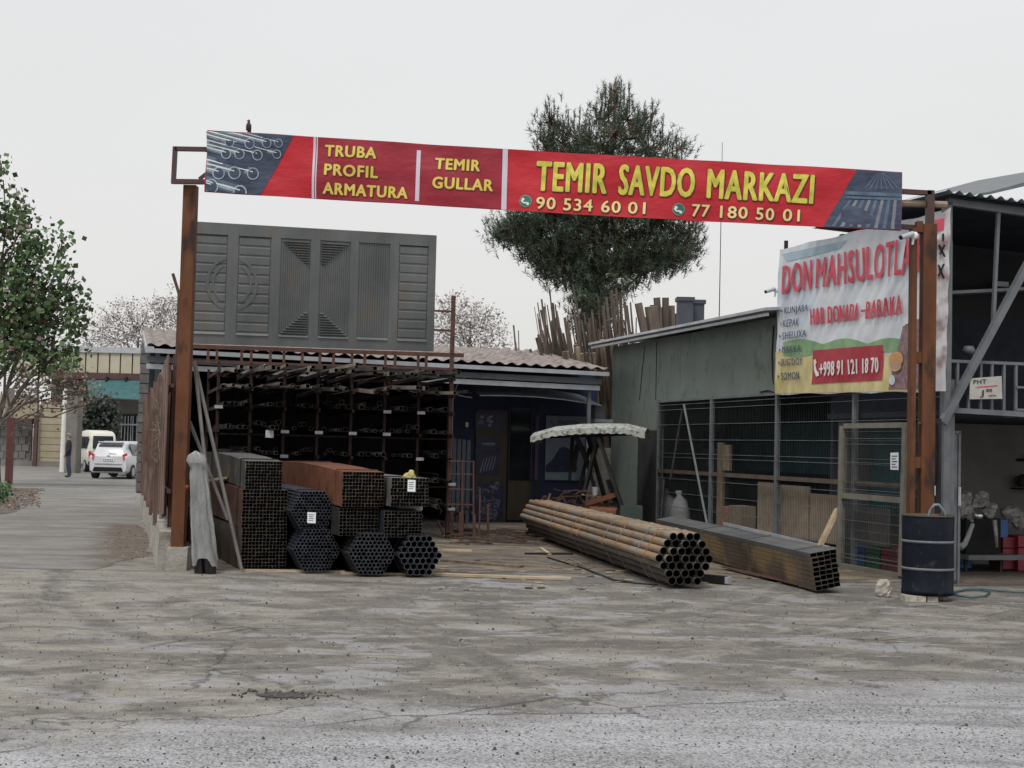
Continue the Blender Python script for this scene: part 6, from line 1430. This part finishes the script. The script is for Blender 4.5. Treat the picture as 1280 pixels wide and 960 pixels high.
# siding wall and gate on the left
gs2 = thing('siding_wall', (PY(60, 580, 74).x, 74, 0), 'beige horizontal siding wall with dark red gate posts behind the person', 'wall')
for k in range(9):
    part('siding_board', bx3(48.6, 505+k*8.4+1.0, 79, 505+(k+1)*8.4-.3, 74, .12), m_sid, gs2)
part('wall_core', bx3(48, 503, 79.5, 586, 74.13, .3, 0), m_gst, gs2)
part('corner_trim', bx3(47.4, 505, 49, 580, 73.9, .1), m_crm, gs2)
part('plinth', bx3(16, 577, 80, 586, 73.8, .25, 0), m_gst, gs2)
part('post', bx3(40, 519, 47.2, 580, 73.7, .4, 0), m_dred, gs2); part('lintel', bx3(-60, 523, 40, 527.5, 73.7, .3), m_dred, gs2)
part('upper_wall', bx3(-60, 495, 47, 522, 74.3, .3), m_sid, gs2)
b = bx3(-60, 528, 40, 582, 74.4, .2, 0); part('mortar_core', b, m_mortar, gs2)
for j in range(6):
    for i in range(9):
        x = -40 + i*9 + (4.5 if j % 2 else 0)
        if x+8.6 > 40: continue
        part('block', bx3(x, 528.5+j*9, x+8.6, 537-.2+j*9, 74.33, .1), m_block, gs2)
b = MB(); p = G(77.5, 590); p = Vector((p.x, p.y, 0)); t_ = PY(78.5, 486, p.y); b.tube(p, Vector((p.x, p.y, t_.z)), .12, .1, 12)
solo('lamp_pole', b, m_white, 'white painted round pole standing beside the walking person', 'pole')
b = MB(); p = G(1, 612); Yp = 46.5
rp = thing('gate_post', (PY(10, 600, Yp).x, Yp, 0), 'square post painted red below with bare grey top beside the left tree', 'post')
part('red_part', bx3(5.5, 522, 15.5, 609, Yp, .28, 0), M('brick_red_paint', (0.13, 0.05, 0.046), (0.19, 0.075, 0.068), 2, .8, c3=(.3, .2, .18), scale3=5, t3=(.6, .75)), rp)
part('grey_part', bx3(6.3, 485, 15.3, 521.6, Yp+.02, .24), m_conc, rp)
# ------------------------------------------------------------------ vehicles
def loft(mb, st):
    """st: list of (y, outline[(x,z)...] right half bottom to top); mirrored and skinned"""
    n = len(st[0][1]); rows = []
    for y, o in st: rows.append([(x, y, z) for x, z in o] + [(-x, y, z) for x, z in reversed(o)])
    m = 2*n; vs = [p for r in rows for p in r]; fs = []
    for i in range(len(rows)-1):
        for k in range(m): fs.append((i*m+k, i*m+(k+1) % m, (i+1)*m+(k+1) % m, (i+1)*m+k))
    fs.append(tuple(range(m))); fs.append(tuple((len(rows)-1)*m+k for k in reversed(range(m))))
    mb.add(vs, fs)
def section(w_, zb, zbelt, zroof, wr_):
    g = zroof > zbelt+.05
    return [(w_*.86, zb), (w_*.98, zb+.1), (w_, (zb+zbelt)/2), (w_*.985, zbelt-.03), (w_*.96, zbelt), (wr_*1.04 if g else w_*.9, (zbelt+(zroof-zbelt)*.55) if g else zbelt+.01), (wr_, zroof-.05 if g else zbelt+.02), (wr_*.86, zroof-.005 if g else zbelt+.03)]
def vehicle(loc, yaw, label, cat, stations, paint, glass, extra, wheels, wr=.29):
    T = Matrix.Translation(loc) @ Matrix.Rotation(yaw, 4, 'Z'); t = thing('parked_' + cat, loc, label, cat)
    b = MB(T); loft(b, stations); bo_ = part('body', b, paint, t, True)
    for pg in bo_.data.polygons: pg.use_smooth = len(pg.vertices) <= 4
    for g in glass:
        b = MB(T); b.prism(g[0], g[1]); part('window', b, m_glass, t)
    for nm, mt, shp in extra:
        b = MB(T)
        for s in shp:
            if len(s) == 6: b.box(*s)
            else: b.prism(s[0], s[1])
        part(nm, b, mt, t)
    for (x, y) in wheels:
        b = MB(T); s = 1 if x > 0 else -1; b.tube((x-s*.1, y, wr), (x+s*.1, y, wr), wr, n=18); wo = part('wheel', b, m_tyre, t)
        b = MB(T); b.tube((x+s*.095, y, wr), (x+s*.112, y, wr), wr*.62, n=14); part('rim', b, m_galv, wo)
    return t
hb = [(-1.80, section(.74, .27, .86, .86, .60)), (-1.77, section(.78, .25, .93, .93, .62)), (-1.68, section(.79, .24, .95, 1.15, .60)), (-1.45, section(.80, .22, .96, 1.46, .56)), (-.9, section(.80, .22, .95, 1.52, .56)), (0, section(.80, .22, .93, 1.52, .56)), (.55, section(.80, .22, .92, 1.40, .55)), (1.1, section(.79, .22, .9, .94, .6)), (1.6, section(.74, .25, .76, .78, .6)), (1.78, section(.6, .3, .6, .62, .5))]
Yv = 53.3; cp = G(136.5, 599); cp.z = .012
rear_glass = ([(-.56, -1.72, .99), (.56, -1.72, .99), (.47, -1.50, 1.37), (-.47, -1.50, 1.37)], (0, -.03, 0))
def side_gl(s): return ([(s*.785, -1.2, .97), (s*.785, .85, .95), (s*.60, .35, 1.36), (s*.60, -1.1, 1.43)], (s*.02, 0, 0))
ex = [('tail_light', m_red, [([(.56, -1.80, .98), (.73, -1.74, 1.05), (.76, -1.72, .88), (.62, -1.81, .74)], (0, -.03, 0))]),
      ('tail_light', m_red, [([(-.56, -1.80, .98), (-.73, -1.74, 1.05), (-.76, -1.72, .88), (-.62, -1.81, .74)], (0, -.03, 0))]),
      ('rear_bumper_trim', m_black, [([(-.62, -1.83, .30), (.62, -1.83, .30), (.55, -1.83, .47), (-.55, -1.83, .47)], (0, -.03, 0))]),
      ('number_plate', m_paper, [(-.24, .24, -1.825, -1.81, .72, .82)]),
      ('plate_writing', m_ink, [(-.2+k*.07, -.16+k*.07, -1.83, -1.826, .745, .795) for k in range(6)]),
      ('bumper_reflector', m_galv, [(-.55, .55, -1.835, -1.8, .60, .62)]),
      ('spoiler', m_wcar, [(-.5, .5, -1.62, -1.4, 1.47, 1.50)]), ('rear_wiper', m_black, [(-.02, .3, -1.76, -1.74, 1.0, 1.015)]), ('door_mirror', m_wcar, [(.8, .93, .62, .74, .98, 1.12)]), ('door_mirror', m_wcar, [(-.93, -.8, .62, .74, .98, 1.12)]),
      ('badge', m_galv, [(-.05, .05, -1.815, -1.8, .90, .95)])]
vehicle(cp+Vector((0, 1.8, 0)), R(-2), 'small white hatchback seen from behind with red tail lights', 'car', hb, m_wcar, [rear_glass, side_gl(1), side_gl(-1)], ex, [(.72, -1.15), (-.72, -1.15), (.72, 1.15), (-.72, 1.15)])
sp2 = G(158, 594); sp2.z = .012
ex2 = [('tail_light', m_red, [(-.77, -.6, -1.83, -1.75, .8, 1.0)]), ('tail_light', m_red, [(.6, .77, -1.83, -1.75, .8, 1.0)]), ('rear_bumper_trim', m_black, [(-.6, .6, -1.85, -1.8, .3, .45)]), ('number_plate', m_paper, [(-.24, .24, -1.83, -1.81, .62, .72)])]
vehicle(Vector((PY(160, 590, 60).x, 61.5, .012)), R(-6), 'silver grey car partly hidden behind the white hatchback', 'car', hb, m_scar, [rear_glass, side_gl(1), side_gl(-1)], ex2, [(.72, -1.15), (-.72, -1.15), (.72, 1.15), (-.72, 1.15)])
def vs_(w_, zb, zbelt, zr_, wr_): return section(w_, zb, zbelt, zr_, wr_)
van = [(-2.1, vs_(.78, .4, 1.0, 1.02, .66)), (-2.05, vs_(.84, .35, 1.05, 1.5, .72)), (-1.95, vs_(.86, .32, 1.08, 1.82, .70)), (-1.6, vs_(.86, .32, 1.08, 1.95, .66)), (0, vs_(.86, .32, 1.08, 2.0, .66)), (1.3, vs_(.86, .32, 1.08, 1.95, .66)), (1.75, vs_(.85, .32, 1.06, 1.6, .66)), (2.1, vs_(.8, .35, 1.0, 1.03, .62)), (2.2, vs_(.72, .4, .9, .92, .6))]
vg = [([(-.6, -2.07, 1.13), (.6, -2.07, 1.13), (.56, -1.97, 1.72), (-.56, -1.97, 1.72)], (0, -.05, 0))]
for (y0, y1) in ((-1.7, -.95), (-.75, .0), (.2, .85), (1.0, 1.45)): vg.append(([(-.845, y0, 1.12), (-.845, y1, 1.12), (-.74, y1-.03, 1.68), (-.74, y0+.03, 1.68)], (-.03, 0, 0)))
ex3 = [('tail_light', m_red, [(-.8, -.68, -2.13, -2.08, .75, .98)]), ('tail_light', m_red, [(.68, .8, -2.13, -2.08, .75, .98)]), ('rear_bumper', m_black, [(-.8, .8, -2.2, -2.08, .36, .5)]), ('number_plate', m_paper, [(-.24, .24, -2.12, -2.1, .6, .71)])]
van = [(y*.78, [(x*.82, z) for x, z in o]) for y, o in van]
vg = [([(p[0]*.82, p[1]*.78, p[2]) for p in g[0]], g[1]) for g in vg]
ex3 = [(a, m, [(s[0]*.82, s[1]*.82, s[2]*.78, s[3]*.78, s[4], s[5]) for s in q]) for a, m, q in ex3]
vehicle(Vector((PY(119, 590, 66).x, 66, .012)), R(28), 'cream minivan with dark rear window parked behind the white hatchback', 'van', van, m_cream, vg, ex3, [(.62, -1.05), (-.62, -1.05), (.62, 1.05), (-.62, 1.05)], .29)
# ------------------------------------------------------------------ person
def skin(verts, edges, radii, levels=2):
    me = bpy.data.meshes.new('s'); me.from_pydata(verts, edges, []); ob = bpy.data.objects.new('s', me); sc.collection.objects.link(ob)
    md_ = ob.modifiers.new('skin', 'SKIN'); md_.use_smooth_shade = True
    for i, r in enumerate(radii): me.skin_vertices[0].data[i].radius = (r, r) if not hasattr(r, '__len__') else r
    me.skin_vertices[0].data[0].use_root = True
    sb = ob.modifiers.new('sub', 'SUBSURF'); sb.levels = levels; sb.render_levels = levels
    dg = bpy.context.evaluated_depsgraph_get(); m2 = bpy.data.meshes.new_from_object(ob.evaluated_get(dg))
    bpy.data.objects.remove(ob); bpy.data.meshes.remove(me); return m2
# standing, seen from the right side, facing left (-x); hands low in front
V = [(0, 0, .95), (0, 0, 1.15), (.01, 0, 1.36), (-.01, 0, 1.48), (-.02, 0, 1.56), (-.03, 0, 1.66),
     (.02, .17, 1.40), (.05, .20, 1.14), (-.07, .19, .93), (-.12, .18, .86), (.02, -.17, 1.40), (.05, -.20, 1.14), (-.07, -.19, .93), (-.12, -.18, .86),
     (.0, .09, .90), (-.04, .1, .50), (.02, .1, .10), (-.06, .1, .04), (-.14, .1, .035), (.0, -.09, .90), (.06, -.1, .50), (.13, -.1, .11), (.06, -.1, .04), (-.02, -.1, .035)]
E = [(0,1),(1,2),(2,3),(3,4),(4,5),(2,6),(6,7),(7,8),(8,9),(2,10),(10,11),(11,12),(12,13),(0,14),(14,15),(15,16),(16,17),(17,18),(0,19),(19,20),(20,21),(21,22),(22,23)]
Rd = [(.13,.14),(.13,.15),(.12,.16),(.07,.08),(.055,.055),(.085,.09),.065,.05,.036,.03,.065,.05,.036,.03,.095,.065,.045,.045,.035,.095,.065,.045,.045,.035]
pm = skin(V, E, Rd)
m_skin = M('skin', (.36, .2, .14), (.42, .25, .18), 5, .6); m_jack = M('dark_navy_jacket', (.018, .018, .032), (.03, .03, .048), 6, .85); m_jean = M('blue_jeans', (.03, .045, .085), (.045, .065, .11), 6, .85); m_shoe = M('black_shoe', (.012, .012, .012), (.02, .02, .02), 5, .5)
for m_ in (m_skin, m_jack, m_jean, m_shoe): pm.materials.append(m_)
for p_ in pm.polygons:
    c = p_.center; p_.material_index = 0 if c.z > 1.5 or (c.x < -.085 and .78 < c.z < .94) else (1 if c.z > .84 else (2 if c.z > .085 else 3)); p_.use_smooth = True
pp_ = G(84.5, 597); pp_.z = .015
pr_ = tag(link('person', pm, pp_), 'person in dark jacket and blue jeans standing by the white pole facing left', 'person'); LOC[pr_.name] = Vector(pp_)
pr_.rotation_euler = (0, 0, R(8)); pr_.scale = (1.0, 1.0, 1.02)
def ppart(name, b, mat, smooth=True):
    me = b.mesh(name, (0, 0, 0), mat, smooth); return link(name, me, None, pr_)
rr = random.Random(7)
b = MB(); b.blob((-.015, 0, 1.70), (.105, .088, .075), rr, 14, 10, .03); b.blob((.04, 0, 1.65), (.06, .08, .09), rr, 12, 8, .03); ppart('hair', b, M('grey_hair', (.16, .15, .14), (.25, .24, .23), 20, .8))
b = MB(); b.tube((-.105, 0, 1.665), (-.145, 0, 1.635), .012, .018, 6); ppart('nose', b, m_skin)
for s in (-1, 1):
    b = MB(); b.blob((-.01, s*.088, 1.645), (.02, .01, .03), rr, 8, 6, 0); ppart('ear', b, m_skin)
    b = MB(); b.blob((-.105, s*.034, 1.672), (.01, .012, .008), rr, 8, 5, 0); ppart('eye', b, m_ink)
b = MB(); b.beam((-.118, -.022, 1.605), (-.118, .022, 1.605), .006, .008); ppart('mouth', b, m_dred)
for s in (-1, 1):
    for k in range(4):
        b = MB(); y = s*.18+(k-1.5)*.017; b.path([(-.125, y, .86), (-.145, y, .82), (-.135, y, .785+.004*abs(k-1.5))], [.009, .009, .007], 6); ppart('finger', b, m_skin)
    b = MB(); b.path([(-.12, s*.145, .885), (-.15, s*.14, .86), (-.155, s*.145, .835)], [.01, .01, .008], 6); ppart('thumb', b, m_skin)
    b = MB(); b.blob((-.125, s*.18, .87), (.022, .036, .045), rr, 10, 6, 0); ppart('palm', b, m_skin)
b = MB(); b.path([(-.06, 0, .92), (-.135, 0, 1.1), (-.13, 0, 1.3)], .008, 4); ppart('jacket_zip', b, m_gsteel)
# ------------------------------------------------------------------ trees
def leafmats(pref, cols, rough=.6):
    return [M(pref + '_' + n_, c, tuple(x*1.3 for x in c), 6, rough) for n_, c in cols]
def leaf(b, p, s, rr, droop=0.0, asp=.45):
    d = Vector((rr.gauss(0, 1), rr.gauss(0, 1), rr.gauss(-droop, 1))).normalized(); a = d.cross(Vector((rr.gauss(0, 1), rr.gauss(0, 1), rr.gauss(0, 1)))).normalized()*s*asp
    b.add([p, p+d*s*.5+a, p+d*s, p+d*s*.5-a], [(0, 1, 2, 3)])
def limb(b, p, q, r0, r1, rr, wob=.06, n=5, seg=5):
    P = []
    L = (q-p).length
    for k in range(seg+1):
        s = k/seg; P.append(p.lerp(q, s)+Vector((rr.uniform(-1, 1), rr.uniform(-1, 1), rr.uniform(-1, 1)))*L*wob*math.sin(s*3.14))
    b.path(P, [r0+(r1-r0)*k/seg for k in range(seg+1)], n, False); return P
# pine: trunk, limbs, needle tufts
rr = random.Random(101); YP = 42.0
base = Vector((PY(743, 500, YP).x, YP, 0)); pine = thing('pine_tree', base, 'tall dark pine tree with upright tips rising behind the red banner', 'tree')
m_bark = M('pine_bark', (.09, .055, .04), (.16, .1, .075), 5, .95, bump=.02, bscale=9)
T_ = MB(); tip = PY(771, 104, YP); mid1 = PY(747, 390, YP); mid2 = PY(757, 260, YP)
T_.path([base, mid1, mid2, PY(766, 170, YP), tip], [.2, .17, .13, .07, .02], 10)
part('trunk', T_, m_bark, pine, True)
def tk(z):
    pts = [base, mid1, mid2, PY(766, 170, YP), tip]
    for a, c in zip(pts, pts[1:]):
        if a.z <= z <= c.z: return a.lerp(c, (z-a.z)/(c.z-a.z))
    return tip
clumps = [(768,120,11,24),(755,150,17,20),(784,150,17,22),(768,168,32,22),(689,152,11,26),(683,186,20,18),(704,180,20,22),(726,172,14,18),(722,202,32,24),(765,205,48,32),(808,190,28,36),(812,160,7,20),(828,216,20,18),(848,186,7,14),(745,245,75,36),
          (690,262,52,30),(646,285,28,16),(630,290,15,13),(668,300,44,20),(825,275,45,28),(862,290,15,14),(850,312,24,20),(815,320,46,20),(765,300,62,36),(700,310,50,30),(715,335,42,18),(690,338,20,12),(770,338,50,18),(830,330,24,12),(720,352,20,8),(745,352,36,12),(742,392,22,17),(745,400,18,14),(738,380,22,12),(752,385,18,12),(750,372,22,12),(772,362,16,10),(735,410,12,8)]
LB = MB(); ND = MB()
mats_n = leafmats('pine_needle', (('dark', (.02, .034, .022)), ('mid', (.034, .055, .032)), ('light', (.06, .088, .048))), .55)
tufts = 0
def tuft(p, ax, L, rr, m):
    ND.k = m
    for k in range(13):
        d = (ax*rr.uniform(.3, 1.3)+Vector((rr.gauss(0, .62), rr.gauss(0, .62), rr.gauss(0, .62)))).normalized(); w_ = d.cross(Vector((rr.gauss(0, 1), rr.gauss(0, 1), rr.gauss(0, 1)))).normalized()*.011
        q = p+ax*rr.uniform(-.12, .12); ND.add([q-w_, q+w_, q+d*L*rr.uniform(.7, 1.1)], [(0, 1, 2)])
for (cx, cy, rx, ry) in clumps:
    Rx, Ry = rx/F*YP, ry/F*YP; depth = min(2.4, Rx*1.1+.3); dz = rr.uniform(-1.0, 1.0) if rx < 40 else 0
    c = PY(cx, cy, YP+dz); area = rx*ry
    n = int(area*(.34 if cy > 230 else .2))+14
    s0 = tk(max(2.5, c.z-abs(c.x-base.x)*.35-.3)); limb(LB, s0, c, .07, .02, rr, .05)
    subs = []
    for k in range(max(3, n//8)):
        t = rr.uniform(0, 6.283); u = rr.random()**.4; e = rr.uniform(-1, 1)
        subs.append(c+Vector((Rx*u*math.cos(t), depth*e*math.sqrt(max(0, 1-u*u*.6)), Ry*u*math.sin(t))))
        limb(LB, c, subs[-1], .03, .012, rr, .05, 4, 2)
    for k in range(n):
        sc0 = subs[k % len(subs)]; p = sc0+Vector((rr.gauss(0, .19), rr.gauss(0, .19), rr.gauss(0, .17)))
        ax = Vector(((p.x-base.x)*.16+rr.gauss(0, .2), rr.gauss(0, .3), 1)).normalized()
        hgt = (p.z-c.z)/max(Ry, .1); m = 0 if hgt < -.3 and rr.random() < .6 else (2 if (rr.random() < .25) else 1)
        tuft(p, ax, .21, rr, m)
        if k % 6 == 0: limb(LB, c, p, .018, .008, rr, .04, 4, 2)
# candles on the upper edge
for (x, y) in [(745,128),(752,112),(757,105),(764,103),(770,97),(776,99),(780,106),(787,108),(797,131),(806,128),(815,124),(813,140),(686,142),(693,130),(697,133),(676,150),(668,185),(710,138),(718,137),(724,133),(733,142),(737,150),(840,178),(846,172),(852,175),(826,160),(835,170),(672,168),(680,160),(704,150),(828,142),(660,190),(784,122),(760,120)]:
    p = PY(x, y+14, YP+rr.uniform(-.5, .5)); h = 14/F*YP
    LB.tube(p-Vector((0, 0, h)), p+Vector((rr.uniform(-.05, .05), 0, h)), .02, .008, 4, False)
    for k in range(5): tuft(p+Vector((0, 0, h*(-1+k*.42))), Vector((rr.gauss(0, .1), 0, 1)).normalized(), .15, rr, 1)
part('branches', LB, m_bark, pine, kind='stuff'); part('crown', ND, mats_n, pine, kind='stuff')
# generic broadleaf
def tree(name, label, base, forks, clumps, leafsize, dens, mats, wts, bark, seed, trunk_r, Y, depthk=.8, twigs=0, twig_r=.012, droop=0.3, clus=.16):
    rr = random.Random(seed); t = thing(name, base, label, 'tree'); T_ = MB(); LBm = MB(); LF = MB()
    top = forks[-1]; T_.path([base]+forks, [trunk_r*(1-.6*k/len(forks)) for k in range(len(forks)+1)], 10); part('trunk', T_, bark, t, True)
    for (cx, cy, rx, ry, wt) in clumps:
        Rx, Ry = rx/F*Y, ry/F*Y; c = PY(cx, cy, Y+rr.uniform(-1, 1)*.6*depthk)
        s0 = forks[min(len(forks)-1, rr.randrange(len(forks)))]
        if s0.z > c.z+.5: s0 = forks[0]
        limb(LBm, s0, c, trunk_r*.28, .02, rr, .07)
        n = int(rx*ry*dens*wt)+4
        ns_ = max(2, n//6); cen = []
        for k in range(ns_):
            th = rr.uniform(0, 6.283); u = rr.random()**.45
            cen.append(c+Vector((Rx*u*math.cos(th), depthk*min(2.2, Rx)*rr.uniform(-1, 1), Ry*u*math.sin(th))))
        for k in range(n):
            p = cen[k % ns_]+Vector((rr.gauss(0, clus), rr.gauss(0, clus), rr.gauss(0, clus)))
            if twigs and k % 3 == 0:
                q = c.lerp(p, rr.uniform(.2, .7)); limb(LBm, q, p, twig_r, twig_r*.4, rr, .08, 3, 2)
            LF.k = rr.choices(range(len(mats)), wts)[0]
            for j in range(3): leaf(LF, p+Vector((rr.gauss(0, leafsize*.8), rr.gauss(0, leafsize*.8), rr.gauss(0, leafsize*.8))), leafsize*rr.uniform(.6, 1.25), rr, droop)
    part('branches', LBm, bark, t, kind='stuff'); part('crown', LF, mats, t, kind='stuff')
    return t
gm = leafmats('leaf', (('deep_green', (.04, .075, .032)), ('fresh_green', (.075, .135, .045)), ('pale_green', (.09, .13, .06)), ('pinkish_bud', (.17, .1, .095))))
m_bk = M('grey_brown_bark', (.09, .075, .065), (.17, .145, .125), 6, .95, bump=.015, bscale=12)
Yt = 44.0; bs = Vector((PY(-6, 600, Yt).x, Yt, 0)); fk = [PY(-8, 545, Yt), PY(-15, 490, Yt), PY(-12, 420, Yt), PY(-5, 340, Yt)]
cl1 = [(0,200,9,10,1.3),(4,225,6,6,1.3),(10,265,8,12,1),(26,258,6,14,1.2),(22,280,14,14,1),(30,275,6,8,1),(42,298,7,9,1),(20,310,22,22,1),(55,300,14,8,.5),(75,305,12,8,.35),(86,304,5,9,.4),(48,322,20,14,1),(10,350,26,26,1.1),(45,350,26,18,1.1),(72,355,14,14,.8),(88,345,12,10,.7),(100,352,6,10,.5),(92,378,14,10,1),(65,380,26,16,1.1),(30,385,34,24,1.2),(10,420,30,26,1.2),(50,410,30,20,1.1),(85,405,18,12,.9),(100,398,8,8,.7),(30,445,34,22,1.1),(70,438,26,14,.9),(85,452,10,6,.9),(62,452,8,8,1.2),(-25,300,25,60,1),(-30,420,30,60,1)]
tree('leafy_tree', 'leafy green tree with pinkish buds at the far left edge', bs, fk, cl1, .2, .15, gm, (4, 6, 3, .6), m_bk, 111, .2, Yt, twigs=1)
brm = leafmats('dry_blossom', (('brown', (.17, .12, .095)), ('dusty', (.24, .19, .155)), ('olive', (.09, .1, .055))))
bs = Vector((PY(-30, 600, 49).x, 49, 0)); fk = [PY(-20, 540, 49), PY(5, 500, 49), PY(30, 470, 49)]
cl2 = [(20,470,24,16,.6),(50,470,26,16,.7),(80,465,24,14,.7),(60,490,36,14,.7),(95,485,20,13,.7),(30,500,26,16,.7),(115,490,12,10,.5),(112,505,14,8,.4),(85,500,16,8,.6),(55,510,30,9,.35),(130,497,8,6,.3),(20,525,14,14,.3)]
tree('budding_tree', 'thin tree with brownish blossom hanging under the leafy left tree', bs, fk, cl2, .12, .2, brm, (4, 3, 2), m_bk, 112, .12, 49, twigs=1)
# dark evergreen in front of the far wall
bs = Vector((PY(118, 585, 72).x, 72, 0)); ev = leafmats('evergreen_leaf', (('dark', (.016, .026, .02)), ('mid', (.028, .04, .03))))
tree('evergreen_shrub', 'dark evergreen tree under the teal awning behind the cream minivan', bs, [PY(118, 560, 72), PY(120, 540, 72)], [(112,520,14,16,1.5),(128,515,14,14,1.5),(120,535,20,14,1.6),(105,540,10,14,1.4),(138,525,8,10,1.2),(136,540,8,8,1)], .22, .5, ev, (3, 2), m_bk, 113, .12, 72)
# hazy bare trees far behind
pm_ = leafmats('pale_blossom', (('white', (.6, .58, .57)), ('rose_grey', (.42, .38, .365)), ('twig_grey', (.2, .18, .17))))
def bare(name, label, xs, ys, Y, seed, cl):
    bs = Vector((PY(xs, 600, Y).x, Y, 0)); tree(name, label, bs, [PY(xs, 480, Y), PY(xs+2, 440, Y), PY(xs+3, ys, Y)], cl, .15, .65, pm_, (4, 3, 2), m_bk, seed, .16, Y, twigs=1, twig_r=.018, droop=0, clus=.32)
bare('blossom_tree', 'pale blossoming tree behind the cream parapet left of the rusty post', 170, 420, 92, 121, [(112,425,14,12,.6),(130,415,18,12,.8),(135,392,14,8,.4),(150,400,16,12,.8),(158,382,12,8,.6),(175,405,22,16,.9),(185,388,18,10,.8),(205,380,14,10,.8),(205,400,16,16,1),(215,375,8,8,.6),(150,425,24,12,1),(195,425,20,10,1),(220,400,10,20,.8),(118,408,8,6,.4)])
bare('blossom_tree', 'pale blossoming tree seen between the gate sheets and the timber poles', 585, 410, 85, 122, [(560,430,16,16,1),(552,410,12,14,.9),(570,400,20,14,1),(548,386,8,10,.7),(565,380,14,9,.6),(585,385,16,8,.7),(600,400,18,12,.9),(590,425,24,14,1),(618,412,14,10,.7),(620,430,16,10,.9),(635,435,6,6,.6),(608,390,9,6,.5),(545,445,10,10,.9)])
# low garden plants at the foot of the gate post
b = MB(); rr = random.Random(131)
for k in range(500):
    p = G(rr.uniform(-30, 12), rr.uniform(612, 632)); b.k = rr.randint(0, 1); leaf(b, p+Vector((0, 0, rr.uniform(.02, .25))), .12, rr, -1)
solo('weeds', b, gm[:2], 'green weeds on the verge at the far left edge', 'weeds', kind='stuff')
b = MB()
for k in range(900):
    p = G(rr.uniform(-60, 50), rr.uniform(612, 636)); b.k = rr.randint(0, 1); leaf(b, p+Vector((0, 0, .02)), .06, rr, 0)
for k in range(160):
    v = rr.uniform(1, 9.5); p = yw(-.17-rr.random()**1.5*.7, v, .014); b.k = rr.randint(0, 1); leaf(b, p, .03, rr, 0)
solo('dead_leaves', b, brm[:2], 'brown dead leaves on the verge and along the low wall', 'leaves', kind='stuff', loc=(-8, 25, 0))
# white painted stem base of the tree is its own collar of limewash
b = MB(); p = Vector((PY(-2, 600, 43.9).x, 43.9, 0));
